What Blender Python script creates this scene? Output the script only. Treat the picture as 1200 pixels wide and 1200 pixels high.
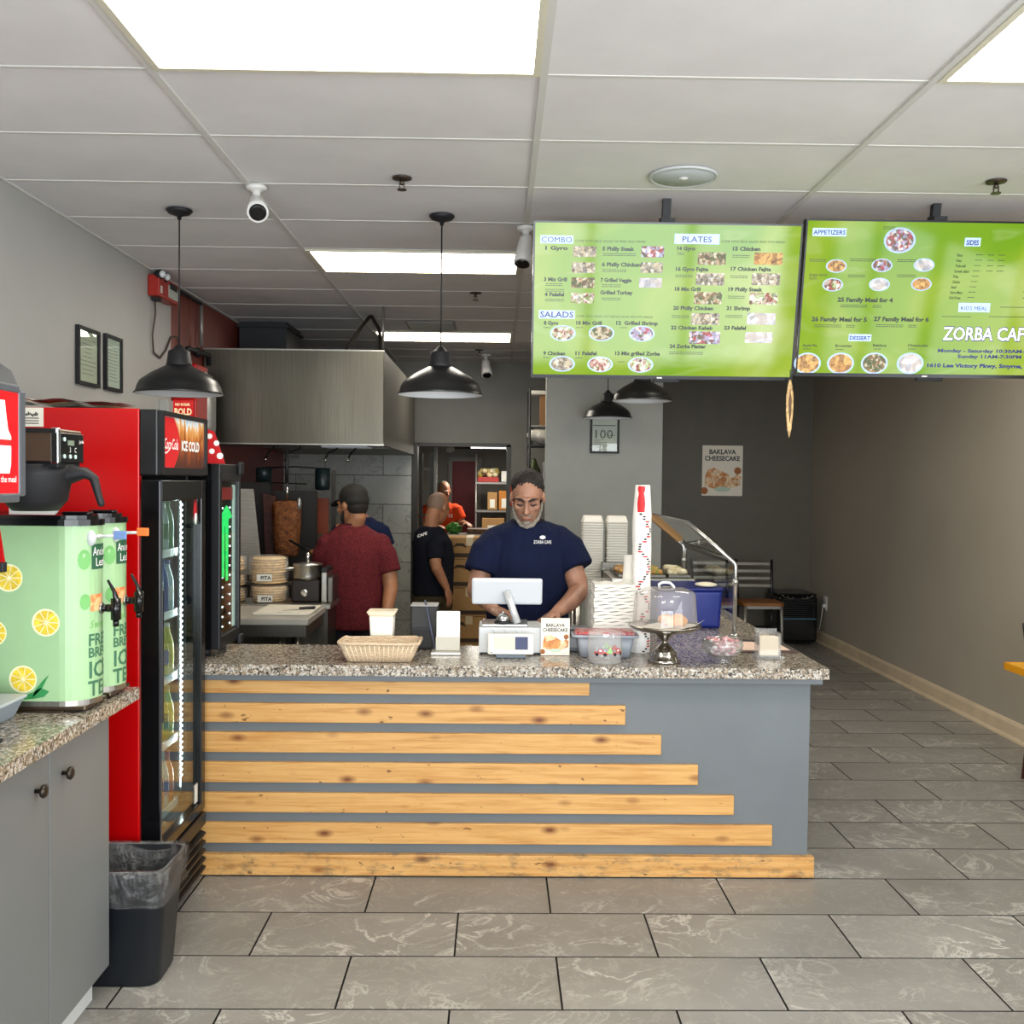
import bpy, bmesh, math, random
from mathutils import Vector, Matrix, noise
PI = math.pi
random.seed(7)
S = bpy.context.scene
COL = S.collection
for o in list(bpy.data.objects): bpy.data.objects.remove(o, do_unlink=True)

# ------------------------------------------------------------------ camera
CEIL = 2.916
cam_d = bpy.data.cameras.new('camera'); cam = bpy.data.objects.new('camera', cam_d); COL.objects.link(cam)
cam_d.sensor_fit = 'HORIZONTAL'; cam_d.sensor_width = 36.0; cam_d.lens = 1192.05 / 1200 * 36.0
cam_d.clip_start = 0.02; cam_d.clip_end = 200
_r = (0.999842, -0.014277, 0.010595); _f = (0.014593, 0.999431, -0.030395); _u = (-0.010155, 0.030545, 0.999482)
cam.matrix_world = Matrix(((_r[0], _u[0], -_f[0], 0), (_r[1], _u[1], -_f[1], 0), (_r[2], _u[2], -_f[2], 1.65), (0, 0, 0, 1)))
S.camera = cam
# ------------------------------------------------------------------ world, daylight, exposure
S.view_settings.view_transform = 'Standard'; S.view_settings.look = 'None'; S.view_settings.gamma = 1.0
S.view_settings.use_curve_mapping = False; S.view_settings.exposure = -0.12
S.cycles.use_denoising = True
S.cycles.max_bounces = 8; S.cycles.diffuse_bounces = 4; S.cycles.transparent_max_bounces = 16
S.cycles.sample_clamp_indirect = 4.0; S.cycles.caustics_reflective = False; S.cycles.caustics_refractive = False
W = bpy.data.worlds.new('sky'); S.world = W; W.use_nodes = True
W.node_tree.nodes['Background'].inputs[0].default_value = (0.75, 0.87, 1.0, 1)
W.node_tree.nodes['Background'].inputs[1].default_value = 1.0
DAY_POWER = 470.0      # daylight entering through the shop front behind the camera
PANEL_LIGHT = 17.0      # radiance of the ceiling light panels
DOWN_LAMP = 0.0
def area_light(name, loc, rot, sx, sy, power, color):
    l = bpy.data.lights.new(name, 'AREA'); l.shape = 'RECTANGLE'; l.size = sx; l.size_y = sy
    l.energy = power; l.color = color
    o = bpy.data.objects.new(name, l); COL.objects.link(o); o.location = loc; o.rotation_euler = rot
    return o
area_light('shopfront_daylight', (0.6, -2.3, 1.45), (math.radians(90), 0, 0), 5.2, 2.4, DAY_POWER, (0.90, 0.96, 1.0))

area_light('side_window_daylight', (3.50, .45, 1.40), (math.radians(90), 0, math.radians(90)), 4.0, 1.7, 120.0, (0.93, 0.97, 1.0))

# ------------------------------------------------------------------ materials
def lin(h):
    if isinstance(h, str):
        h = h.lstrip('#'); c = [int(h[i:i+2], 16) / 255 for i in (0, 2, 4)]
    else: c = [x / 255 for x in h]
    return tuple(x / 12.92 if x <= .04045 else ((x + .055) / 1.055) ** 2.4 for x in c) + (1,)
MATS = {}
class N:
    """small node graph writer"""
    def __init__(s, name):
        s.m = bpy.data.materials.new(name); s.m.use_nodes = True; s.t = s.m.node_tree
        s.b = s.t.nodes['Principled BSDF']; s.out = s.t.nodes['Material Output']
    def n(s, typ, **kw):
        x = s.t.nodes.new(typ)
        for k, v in kw.items():
            if k.startswith('i_'): x.inputs[k[2:].replace('_', ' ')].default_value = v
            else: setattr(x, k, v)
        return x
    def l(s, a, b): s.t.links.new(a, b)
    def obj(s, rand=False, scale=(1, 1, 1)):
        tc = s.n('ShaderNodeTexCoord'); mp = s.n('ShaderNodeMapping'); mp.inputs['Scale'].default_value = scale
        s.l(tc.outputs['Object'], mp.inputs['Vector'])
        if rand:
            oi = s.n('ShaderNodeObjectInfo'); ml = s.n('ShaderNodeMath', operation='MULTIPLY'); ml.inputs[1].default_value = 53.0
            s.l(oi.outputs['Random'], ml.inputs[0]); cb = s.n('ShaderNodeCombineXYZ')
            for k in range(3): s.l(ml.outputs[0], cb.inputs[k])
            s.l(cb.outputs[0], mp.inputs['Location'])
        return mp.outputs[0]
    def noise(s, vec, scale, detail=4, rough=.55, dist=0):
        x = s.n('ShaderNodeTexNoise'); x.inputs['Scale'].default_value = scale; x.inputs['Detail'].default_value = detail
        x.inputs['Roughness'].default_value = rough; x.inputs['Distortion'].default_value = dist
        if vec is not None: s.l(vec, x.inputs['Vector'])
        return x.outputs['Fac']
    def ramp(s, fac, stops, interp='LINEAR'):
        x = s.n('ShaderNodeValToRGB'); e = x.color_ramp.elements; x.color_ramp.interpolation = interp
        while len(e) < len(stops): e.new(0.5)
        for k, (p, c) in enumerate(stops):
            e[k].position = p; e[k].color = lin(c) if not isinstance(c, float) else (c, c, c, 1)
        s.l(fac, x.inputs[0]); return x.outputs[0]
    def mix(s, fac, a, b, mode='MIX'):
        x = s.n('ShaderNodeMix', data_type='RGBA', blend_type=mode)
        for inp, v in ((x.inputs[0], fac), (x.inputs[6], a), (x.inputs[7], b)):
            if hasattr(v, 'is_linked'): s.l(v, inp)
            elif isinstance(v, (int, float)): inp.default_value = v
            else: inp.default_value = lin(v)
        return x.outputs[2]
    def bump(s, h, strength=.2, dist=.01):
        x = s.n('ShaderNodeBump'); x.inputs['Strength'].default_value = strength; x.inputs['Distance'].default_value = dist
        s.l(h, x.inputs['Height']); s.l(x.outputs[0], s.b.inputs['Normal'])
    def color(s, v):
        if hasattr(v, 'is_linked'): s.l(v, s.b.inputs['Base Color'])
        else: s.b.inputs['Base Color'].default_value = lin(v)
    def set(s, rough=.5, metal=0, spec=.5, coat=0, trans=0, ior=1.45):
        b = s.b.inputs; b['Roughness'].default_value = rough; b['Metallic'].default_value = metal
        b['Specular IOR Level'].default_value = spec; b['Coat Weight'].default_value = coat
        b['Transmission Weight'].default_value = trans; b['IOR'].default_value = ior
        return s
def mat(name, color, rough=.5, metal=0, spec=.5, coat=0, var=0, vscale=6, bump=0, bscale=60, emit=0, sheen=0):
    if name in MATS: return MATS[name]
    g = N(name); g.set(rough, metal, spec, coat)
    v = None
    if var or bump: v = g.obj()
    if var:
        c = [int(color.lstrip('#')[i:i+2], 16) for i in (0, 2, 4)]
        lo = [max(0, x * (1 - var)) for x in c]; hi = [min(255, x * (1 + var)) for x in c]
        g.color(g.ramp(g.noise(v, vscale, 5), [(.3, lo), (.7, hi)]))
    else: g.color(color)
    if bump: g.bump(g.noise(v, bscale, 3), bump, .004)
    if emit:
        g.b.inputs['Emission Color'].default_value = lin(color); g.b.inputs['Emission Strength'].default_value = emit
    if sheen: g.b.inputs['Sheen Weight'].default_value = sheen
    MATS[name] = g.m
    return g.m
def glass(name, tint='f4faf8', rough=.0, refl=1.0):
    if name in MATS: return MATS[name]
    g = N(name); t = g.t
    tr = g.n('ShaderNodeBsdfTransparent'); tr.inputs[0].default_value = lin(tint)
    gl = g.n('ShaderNodeBsdfGlossy'); gl.inputs['Roughness'].default_value = rough
    ge = g.n('ShaderNodeNewGeometry'); dt = g.n('ShaderNodeVectorMath', operation='DOT_PRODUCT'); g.l(ge.outputs['Normal'], dt.inputs[0]); g.l(ge.outputs['Incoming'], dt.inputs[1])
    def M(op, a, b=None):
        x = g.n('ShaderNodeMath', operation=op, use_clamp=op == 'MULTIPLY_ADD')
        for k, q in enumerate((a, b)):
            if q is None: continue
            if hasattr(q, 'is_linked'): g.l(q, x.inputs[k])
            else: x.inputs[k].default_value = q
        return x
    sch = M('POWER', M('SUBTRACT', 1.0, M('ABSOLUTE', dt.outputs['Value']).outputs[0]).outputs[0], 5.0)
    mu = M('MULTIPLY_ADD', sch.outputs[0], .96 * refl); mu.inputs[2].default_value = .04 * refl
    mx = g.n('ShaderNodeMixShader'); g.l(mu.outputs[0], mx.inputs[0]); g.l(tr.outputs[0], mx.inputs[1]); g.l(gl.outputs[0], mx.inputs[2])
    g.l(mx.outputs[0], g.out.inputs[0]); MATS[name] = g.m
    return g.m
def plastic_film(name, tint='ffffff', amount=.35):
    if name in MATS: return MATS[name]
    g = N(name); g.set(.25, 0, .6); g.color(tint)
    tr = g.n('ShaderNodeBsdfTransparent'); mx = g.n('ShaderNodeMixShader'); mx.inputs[0].default_value = amount
    g.l(tr.outputs[0], mx.inputs[1]); g.l(g.b.outputs[0], mx.inputs[2]); g.l(mx.outputs[0], g.out.inputs[0])
    g.bump(g.noise(g.obj(), 45, 4), .8, .01); MATS[name] = g.m
    return g.m
def crinkle(name, tint='f0f2f2', amount=.16):
    """thin glossy film: mostly see-through with crinkled highlights"""
    g = N(name); tr = g.n('ShaderNodeBsdfTransparent'); tr.inputs[0].default_value = lin(tint); gl = g.n('ShaderNodeBsdfGlossy'); gl.inputs['Roughness'].default_value = .22
    bp = g.n('ShaderNodeBump'); bp.inputs['Strength'].default_value = 1.0; bp.inputs['Distance'].default_value = .02; g.l(g.noise(g.obj(False, (1, 1, .5)), 32, 5, .65, 1.5), bp.inputs['Height']); g.l(bp.outputs[0], gl.inputs['Normal'])
    mx = g.n('ShaderNodeMixShader'); mx.inputs[0].default_value = amount; g.l(tr.outputs[0], mx.inputs[1]); g.l(gl.outputs[0], mx.inputs[2]); g.l(mx.outputs[0], g.out.inputs[0]); MATS[name] = g.m; return g.m
def veiled(name, tint='f4f6f6', veil=.1, refl=1.0):
    """clear plastic; whitish reflection haze is mixed in as diffuse colour"""
    m = glass(name, tint, .03, refl); t = m.node_tree; out = t.nodes['Material Output']; old = out.inputs[0].links[0].from_socket
    d = t.nodes.new('ShaderNodeBsdfDiffuse'); d.inputs[0].default_value = lin('f2efec'); mx = t.nodes.new('ShaderNodeMixShader'); mx.inputs[0].default_value = veil
    t.links.new(old, mx.inputs[1]); t.links.new(d.outputs[0], mx.inputs[2]); t.links.new(mx.outputs[0], out.inputs[0]); return m
def granite():
    g = N('speckled granite'); g.set(.16, 0, .5)
    v = g.obj()
    vo = g.n('ShaderNodeTexVoronoi'); vo.inputs['Scale'].default_value = 125; g.l(v, vo.inputs['Vector'])
    n1 = g.noise(v, 75, 6, .7); n2 = g.noise(v, 190, 3, .6); n3 = g.noise(v, 70, 3)
    base = g.ramp(vo.outputs['Color'], [(0, '37332f'), (.2, '6a6257'), (.42, '9f968a'), (.64, 'bdb7ad'), (.82, '857c70'), (1, 'cfcbc4')], 'CONSTANT')
    m1 = g.ramp(n1, [(.44, 0.0), (.5, 1.0)]); tan = g.mix(.55, base, 'a08a70')
    c = g.mix(m1, tan, base)
    dk = g.ramp(n2, [(.57, 0.0), (.61, 1.0)]); c = g.mix(dk, c, '1b1a19')
    lt = g.ramp(n3, [(.62, 0.0), (.68, .6)]); c = g.mix(lt, c, 'd6d4cf')
    g.color(c); MATS['granite'] = g.m; return g.m
def floor_tile_mat():
    g = N('grey marble-look porcelain'); g.set(.33, 0, .45)
    v = g.obj(True)
    n0 = g.noise(v, 1.7, 5, .6, .4); n1 = g.noise(v, 3.2, 8, .62, 1.6); n2 = g.noise(v, 7, 8, .65, 1.2)
    base = g.ramp(n0, [(.3, '75726c'), (.55, '83807b'), (.75, '918e88')])
    vein = g.ramp(n1, [(.474, 0.0), (.5, .85), (.526, 0.0)]); gate = g.ramp(g.noise(v, 2.3, 2), [(.45, 0.0), (.65, 1.0)])
    mm = g.n('ShaderNodeMath', operation='MULTIPLY'); g.l(vein, mm.inputs[0]); g.l(gate, mm.inputs[1])
    c = g.mix(mm.outputs[0], base, 'c9c5bd')
    v2 = g.ramp(n2, [(.485, 0.0), (.5, .3), (.515, 0.0)]); c = g.mix(v2, c, 'bdb9b0')
    g.color(c); g.bump(n2, .04, .002); MATS['floor_tile'] = g.m; return g.m
def pine_mat(worn=False):
    k = 'worn pine' if worn else 'pine'
    g = N(k + ' board'); g.set(.42, 0, .4)
    v = g.obj(True, (1, 1, 1)); vs = g.obj(True, (1.2, 9, 26)); vk = g.obj(True, (5.2, 1, 11))
    gr = g.noise(vs, 2.4, 6, .6, .6)
    base = g.ramp(gr, [(.28, 'a5733b'), (.45, 'bd8d51'), (.6, 'c89c60'), (.8, 'b48246')])
    vo = g.n('ShaderNodeTexVoronoi'); vo.inputs['Scale'].default_value = 1.0; g.l(vk, vo.inputs['Vector'])
    kn = g.ramp(vo.outputs['Distance'], [(0.05, 1.0), (.13, .55), (.24, 0.0)])
    c = g.mix(kn, base, '6b3a1c')
    st = g.ramp(g.noise(g.obj(True, (3, 3, 8)), 2.2, 4), [(.55, 0.0), (.75, .35)]); c = g.mix(st, c, 'b3793c')
    pt = g.ramp(g.noise(g.obj(True, (14, 10, 26)), 1.6, 2), [(.70, 0.0), (.74, .85)]); c = g.mix(pt, c, '57341b')
    if worn:
        d = g.ramp(g.noise(g.obj(True, (9, 5, 22)), 1.3, 6, .7), [(.50, 0.0), (.66, .75)]); c = g.mix(d, c, '6a5a44')
    g.color(c); g.bump(gr, .12, .002); MATS[k] = g.m; return g.m
def steel_mat(name='brushed steel', c='b9b6ae', rough=.32, stretch=(60, 60, 1.2)):
    if name in MATS: return MATS[name]
    g = N(name); g.set(rough, 1.0, .5); n = g.noise(g.obj(False, stretch), 3, 5, .6)
    g.color(g.ramp(n, [(.3, [int(c[i:i+2], 16) * .85 for i in (0, 2, 4)]), (.7, c)]))
    g.bump(n, .03, .002); MATS[name] = g.m; return g.m
def food_mat(name, cols, scale=40, emit=.0):
    """busy food-photo print: blobs of several colours"""
    if name in MATS: return MATS[name]
    g = N(name); g.set(.4); v = g.obj()
    vo = g.n('ShaderNodeTexVoronoi'); vo.inputs['Scale'].default_value = scale; g.l(v, vo.inputs['Vector'])
    nn = g.noise(v, scale * .45, 4, .7)
    st = [(k / len(cols), c) for k, c in enumerate(cols)]
    c1 = g.ramp(vo.outputs['Color'], st, 'CONSTANT'); c2 = g.ramp(nn, [(.3 + .4 * k / len(cols), c) for k, c in enumerate(cols)])
    c = g.mix(.45, c1, c2); g.color(c)
    if emit:
        g.l(c, g.b.inputs['Emission Color']); g.b.inputs['Emission Strength'].default_value = emit
    MATS[name] = g.m; return g.m
def cloth_mat(name, color, var=.18, scale=14, rough=.9):
    if name in MATS: return MATS[name]
    g = N(name); g.set(rough, 0, .2); v = g.obj()
    c = [int(color[i:i+2], 16) for i in (0, 2, 4)]
    g.color(g.ramp(g.noise(v, scale * 6, 6, .7), [(.3, [x * (1 - var) for x in c]), (.7, [min(255, x * (1 + var)) for x in c])]))
    ad = g.n('ShaderNodeMath', operation='ADD'); g.l(g.noise(g.obj(False, (1, 1, .35)), scale, 3, .5, .8), ad.inputs[0])
    ml = g.n('ShaderNodeMath', operation='MULTIPLY'); ml.inputs[1].default_value = .12; g.l(g.noise(v, 260, 2), ml.inputs[0]); g.l(ml.outputs[0], ad.inputs[1])
    g.bump(ad.outputs[0], .55, .018); MATS[name] = g.m; return g.m

granite(); floor_tile_mat(); pine_mat(); pine_mat(True)
GR = MATS['granite']; PINE = MATS['pine']; WORN = MATS['worn pine']; TILE = MATS['floor_tile']
STEEL = steel_mat(); STEEL_D = steel_mat('dark worn steel', '77736b', .38); CHROME = mat('chrome', 'd4d4d4', .08, 1)
BLACK = mat('black plastic', '121214', .35); MBLACK = mat('matt black', '16161a', .55); GLOSSBLK = mat('gloss black enamel', '0a0a0c', .18)
WHITE = mat('white plastic', 'd9d7d3', .35); FOAM = mat('white foam', 'e3e0d7', .7); PAPER = mat('white paper', 'dedbd0', .8)
RED = mat('red painted steel', 'ad0306', .25, spec=.4); GREYPAINT = mat('slate grey paint', '62676a', .5, var=.03, vscale=3, bump=.05)
CABGREY = mat('grey cabinet paint', '6c6e6e', .42, var=.03, vscale=2)
WALLGREY = mat('grey wall paint', 'b0afab', .6, var=.02, vscale=1.5, bump=.06, bscale=120)
INK = mat('black ink', '0d0d0d', .7); WINK = mat('white ink', 'f6f4f0', .7)
SKIN = mat('skin', 'b9805f', .5, var=.06, vscale=20); SKIN2 = mat('tanned skin', '9c6a4c', .5, var=.06, vscale=20); SKIN3 = mat('pale skin', 'b38a6e', .5, var=.06)
CLEAR = glass('clear glass'); ACRYL = glass('clear acrylic', 'fbfbfb', .02, 1.0)

# ------------------------------------------------------------------ mesh helpers
class MB:
    def __init__(s): s.v = []; s.f = []; s.mi = []; s.sm = []; s.k = 0
    def face(s, idx, smooth=False): s.f.append(tuple(idx)); s.mi.append(s.k); s.sm.append(smooth)
    def add(s, vs, fs, smooth=False):
        b = len(s.v); s.v += [Vector(p) for p in vs]
        for f in fs: s.face([b + i for i in f], smooth)
        return s
    def box(s, x0, x1, y0, y1, z0, z1, bev=0.0):
        if bev <= 0:
            vs = [(x, y, z) for z in (z0, z1) for y in (y0, y1) for x in (x0, x1)]
            return s.add(vs, [(0, 2, 3, 1), (4, 5, 7, 6), (0, 1, 5, 4), (2, 6, 7, 3), (0, 4, 6, 2), (1, 3, 7, 5)])
        b = min(bev, (x1 - x0) * .49, (y1 - y0) * .49, (z1 - z0) * .49)
        bm = bmesh.new(); bmesh.ops.create_cube(bm, size=1)
        for q in bm.verts: q.co = Vector(((x0 + x1) / 2 + q.co.x * (x1 - x0), (y0 + y1) / 2 + q.co.y * (y1 - y0), (z0 + z1) / 2 + q.co.z * (z1 - z0)))
        bmesh.ops.bevel(bm, geom=list(bm.edges), offset=b, segments=2, affect='EDGES', profile=.5)
        s.bm(bm); return s
    def bm(s, bm, smooth=False):
        bm.verts.index_update(); s.add([q.co.copy() for q in bm.verts], [[q.index for q in f.verts] for f in bm.faces], smooth); bm.free()
    def lathe(s, prof, seg=24, c=(0, 0, 0), axis='Z', cap=True, smooth=True, squash=(1, 1)):
        b = len(s.v); n = len(prof)
        for (r, h) in prof:
            for i in range(seg):
                a = 2 * PI * i / seg; x, y = r * math.cos(a) * squash[0], r * math.sin(a) * squash[1]
                p = (x, y, h) if axis == 'Z' else ((h, x, y) if axis == 'X' else (y, h, x))
                s.v.append(Vector(p) + Vector(c))
        for j in range(n - 1):
            for i in range(seg):
                k = (i + 1) % seg
                s.face((b + j * seg + i, b + j * seg + k, b + (j + 1) * seg + k, b + (j + 1) * seg + i), smooth)
        if cap:
            if prof[0][0] > 1e-5: s.face([b + i for i in range(seg)][::-1])
            if prof[-1][0] > 1e-5: s.face([b + (n - 1) * seg + i for i in range(seg)])
        return s
    def ell(s, c, r, rot=None, seg=16, rings=10):
        b = len(s.v); R_ = rot if rot else Matrix.Identity(3)
        top = len(s.v); s.v.append(Vector(c) + R_ @ Vector((0, 0, r[2])))
        for j in range(1, rings):
            t = PI * j / rings
            for i in range(seg):
                a = 2 * PI * i / seg
                s.v.append(Vector(c) + R_ @ Vector((r[0] * math.sin(t) * math.cos(a), r[1] * math.sin(t) * math.sin(a), r[2] * math.cos(t))))
        bot = len(s.v); s.v.append(Vector(c) + R_ @ Vector((0, 0, -r[2])))
        q = lambda j, i: b + 1 + (j - 1) * seg + i % seg
        for i in range(seg):
            s.face((top, q(1, i), q(1, i + 1)), True); s.face((bot, q(rings - 1, i + 1), q(rings - 1, i)), True)
            for j in range(1, rings - 1): s.face((q(j, i), q(j + 1, i), q(j + 1, i + 1), q(j, i + 1)), True)
        return s
    def loft(s, rings, seg=20, cap=True, smooth=True):
        """rings: (centre, axis_u, axis_v) half-axis vectors of an ellipse"""
        b = len(s.v)
        for c, u, w in rings:
            for i in range(seg):
                a = 2 * PI * i / seg; s.v.append(Vector(c) + Vector(u) * math.cos(a) + Vector(w) * math.sin(a))
        n = len(rings)
        for j in range(n - 1):
            for i in range(seg):
                k = (i + 1) % seg; s.face((b + j * seg + i, b + j * seg + k, b + (j + 1) * seg + k, b + (j + 1) * seg + i), smooth)
        if cap: s.face([b + i for i in range(seg)][::-1]); s.face([b + (n - 1) * seg + i for i in range(seg)])
        return s
    def limb(s, pts, rads, seg=14, round_ends=True):
        """tapered round limb through points"""
        pts = [Vector(p) for p in pts]; rings = []
        n = len(pts)
        for i, p in enumerate(pts):
            d = (pts[min(i + 1, n - 1)] - pts[max(i - 1, 0)]).normalized()
            u = d.orthogonal().normalized()
            if rings: # keep frame steady
                pu = rings[-1][1].normalized(); u = (pu - d * pu.dot(d)).normalized()
            w = d.cross(u); r = rads[i]
            if i == 0 and round_ends:
                for t in (.95, .7, .35): rings.append((p - d * r * t, u * r * math.sqrt(1 - t * t), w * r * math.sqrt(1 - t * t)))
            rings.append((p, u * r, w * r))
            if i == n - 1 and round_ends:
                for t in (.35, .7, .95): rings.append((p + d * r * t, u * r * math.sqrt(1 - t * t), w * r * math.sqrt(1 - t * t)))
        return s.loft(rings, seg)
    def tube(s, pts, r, seg=8): return s.limb(pts, [r] * len(pts), seg, False)
    def cyl(s, a, b, r, seg=16, r2=None): return s.limb([a, b], [r, r if r2 is None else r2], seg, False)
    def prism(s, out, h0, h1, plane='XY'):
        """extrude a 2D outline; plane XY -> along z, XZ -> along y, YZ -> along x"""
        n = len(out)
        P = {'XY': lambda a, b, h: (a, b, h), 'XZ': lambda a, b, h: (a, h, b), 'YZ': lambda a, b, h: (h, a, b)}[plane]
        b0 = len(s.v); s.v += [Vector(P(a, b, h0)) for a, b in out] + [Vector(P(a, b, h1)) for a, b in out]
        s.face([b0 + i for i in range(n)][::-1]); s.face([b0 + n + i for i in range(n)])
        for i in range(n): k = (i + 1) % n; s.face((b0 + i, b0 + k, b0 + n + k, b0 + n + i))
        return s
    def move(s, start, fn):
        for i in range(start, len(s.v)): s.v[i] = Vector(fn(s.v[i]))
        return s
    def rotz(s, ang, c=(0, 0)):
        ca, sa = math.cos(ang), math.sin(ang)
        return s.move(0, lambda p: (c[0] + (p.x - c[0]) * ca - (p.y - c[1]) * sa, c[1] + (p.x - c[0]) * sa + (p.y - c[1]) * ca, p.z))
    def mesh(s, name, mats, off=Vector((0, 0, 0))):
        me = bpy.data.meshes.new(name); me.from_pydata([p - off for p in s.v], [], s.f)
        if not isinstance(mats, (list, tuple)): mats = [mats]
        for m in mats: me.materials.append(m)
        me.polygons.foreach_set('material_index', s.mi); me.polygons.foreach_set('use_smooth', s.sm)
        bm = bmesh.new(); bm.from_mesh(me); bmesh.ops.recalc_face_normals(bm, faces=bm.faces); bm.to_mesh(me); bm.free()
        me.update(); return me
WL = {}
def tagp(o, label=None, cat=None, group=None, kind=None):
    if label: o['label'] = label
    if cat: o['category'] = cat
    if group: o['group'] = group
    if kind: o['kind'] = kind
    return o
def thing(name, label, cat, loc=(0, 0, 0), group=None):
    o = bpy.data.objects.new(name, None); o.empty_display_size = .05; COL.objects.link(o); o.location = loc; WL[o.name] = Vector(loc)
    return tagp(o, label, cat, group)
def part(root, name, mb, mats, label=None, kind=None):
    """a child mesh; coordinates are given in world space"""
    off = WL[root.name]; me = mb.mesh(name, mats, off) if isinstance(mb, MB) else mb
    o = bpy.data.objects.new(name, me); COL.objects.link(o); o.parent = root; WL[o.name] = off
    return tagp(o, label, None, None, kind)
def solo(name, mb, mats, label, cat, loc, group=None):
    """a thing that is one mesh"""
    o = bpy.data.objects.new(name, mb.mesh(name, mats, Vector(loc))); COL.objects.link(o); o.location = loc; WL[o.name] = Vector(loc)
    return tagp(o, label, cat, group)
def setting(name, mb, mats, loc=(0, 0, 0)):
    o = bpy.data.objects.new(name, mb.mesh(name, mats, Vector(loc))); COL.objects.link(o); o.location = loc; WL[o.name] = Vector(loc)
    return tagp(o, kind='structure')
def piece(root, name, me, loc):
    o = bpy.data.objects.new(name, me); COL.objects.link(o); o.parent = root; o.location = Vector(loc) - WL[root.name]; WL[o.name] = Vector(loc); return o
def dup(root, loc, rz=None, label=None):
    r = root.copy(); COL.objects.link(r); r.location = loc; WL[r.name] = Vector(loc)
    if rz is not None: r.rotation_euler = (0, 0, rz)
    if label: r['label'] = label
    for c in root.children:
        d = c.copy(); COL.objects.link(d); d.parent = r; WL[d.name] = Vector(loc)
        for g in c.children:
            e = g.copy(); COL.objects.link(e); e.parent = d
    return r
_fc = {}
def text_mb(s, size, width=None, bold=0.0, shear=0.0, align='LEFT', space=1.0):
    """flat lettering as (x, z) mesh data: list of verts, faces; fitted to a width when given"""
    key = (s, size, width, bold, shear, align, space)
    if key not in _fc:
        cu = bpy.data.curves.new('t', 'FONT'); cu.body = s; cu.size = size; cu.offset = bold * size; cu.shear = shear; cu.resolution_u = 2; cu.align_x = align; cu.space_character = space
        ob = bpy.data.objects.new('t', cu); COL.objects.link(ob)
        dg = bpy.context.evaluated_depsgraph_get(); me = bpy.data.meshes.new_from_object(ob.evaluated_get(dg))
        vs = [(q.co.x, q.co.y) for q in me.vertices]; fs = [tuple(p.vertices) for p in me.polygons]
        bpy.data.objects.remove(ob, do_unlink=True); bpy.data.curves.remove(cu); bpy.data.meshes.remove(me)
        if width and vs:
            x0 = min(a for a, _ in vs); x1 = max(a for a, _ in vs); k = width / max(x1 - x0, 1e-6); x0 = x0 if align == 'LEFT' else 0
            vs = [((a - x0) * k, b) for a, b in vs]
        _fc[key] = (vs, fs)
    return _fc[key]
def wrap_text(mb, s, size, fn, step=.004, **kw):
    """lettering cut into narrow strips so that it can follow a curved face"""
    vs, fs = text_mb(s, size, **kw); bm = bmesh.new(); vv = [bm.verts.new((a, b, 0)) for a, b in vs]
    for f in fs:
        try: bm.faces.new([vv[i] for i in f])
        except ValueError: pass
    x0, x1 = min(a for a, _ in vs), max(a for a, _ in vs); x = x0 + step
    while x < x1:
        bmesh.ops.bisect_plane(bm, geom=bm.verts[:] + bm.edges[:] + bm.faces[:], plane_co=(x, 0, 0), plane_no=(1, 0, 0)); x += step
    bm.verts.index_update(); mb.add([fn(q.co.x, q.co.y) for q in bm.verts], [[q.index for q in f.verts] for f in bm.faces]); bm.free(); return mb
def put_text(mb, s, size, fn, **kw):
    """fn maps flat (a, b) to a 3D point"""
    vs, fs = text_mb(s, size, **kw); mb.add([fn(a, b) for a, b in vs], fs); return mb
def remesh(mb, voxel, smooth=6, disp=None):
    """melt overlapping closed shapes into ONE continuous surface"""
    me = mb.mesh('melt', []); ob = bpy.data.objects.new('melt', me); COL.objects.link(ob)
    m = ob.modifiers.new('r', 'REMESH'); m.mode = 'VOXEL'; m.voxel_size = voxel; m.use_smooth_shade = True
    if smooth:
        q = ob.modifiers.new('s', 'SMOOTH'); q.factor = .5; q.iterations = smooth
    dg = bpy.context.evaluated_depsgraph_get(); out = bpy.data.meshes.new_from_object(ob.evaluated_get(dg))
    bpy.data.objects.remove(ob, do_unlink=True); bpy.data.meshes.remove(me)
    if disp:
        for vtx, nrm in zip(out.vertices, [q.normal.copy() for q in out.vertices]): vtx.co += nrm * disp(vtx.co)
    out.polygons.foreach_set('use_smooth', [True] * len(out.polygons)); out.update()
    return out
def mesh_part(root, name, me, m, label=None):
    me.name = name; me.materials.clear(); me.materials.append(m); me.transform(Matrix.Translation(-WL[root.name]))
    return part(root, name, me, m, label)

# ------------------------------------------------------------------ the room
XL, XR, YB, YF = -2.14, 3.385, 11.0, -2.2
flo = setting('floor', MB().box(-2.6, 3.6, YF - .2, 15.2, -.12, -.014), mat('dark grout', '1f1d1b', .8))
TS, RW = .7095, .3548
def floor_tile(w):
    m = MB().box(-w / 2 + .0034, w / 2 - .0034, -RW / 2 + .0034, RW / 2 - .0034, -.0135, 0); m.mi = [0 if k == 1 else 1 for k in range(6)]   # glazed top, dark grouted sides
    return m.mesh('tile', [TILE, mat('dark grout', '1f1d1b', .8)])
tile_me = floor_tile(TS)
for n in range(-13, 19):
    y0 = 4.1908 + RW * n; j = .2201 if n % 2 else -.1328
    for k in range(-4, 6):
        x0 = j + TS * k
        if n >= 1 and x0 < .45: continue          # under the counter and kitchen: never seen
        a, b = max(x0, XL), min(x0 + TS, XR)
        if b - a < .03: continue
        me = tile_me
        if b - a < TS - .001: me = floor_tile(b - a)
        piece(flo, 'tile', me, ((a + b) / 2, y0 + RW / 2, 0))
kit = MB().box(-2.14, .50, 4.56, 15, -.0138, -.0005)
part(flo, 'kitchen_flooring', kit, mat('kitchen floor', '6b5a4a', .6))
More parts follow.
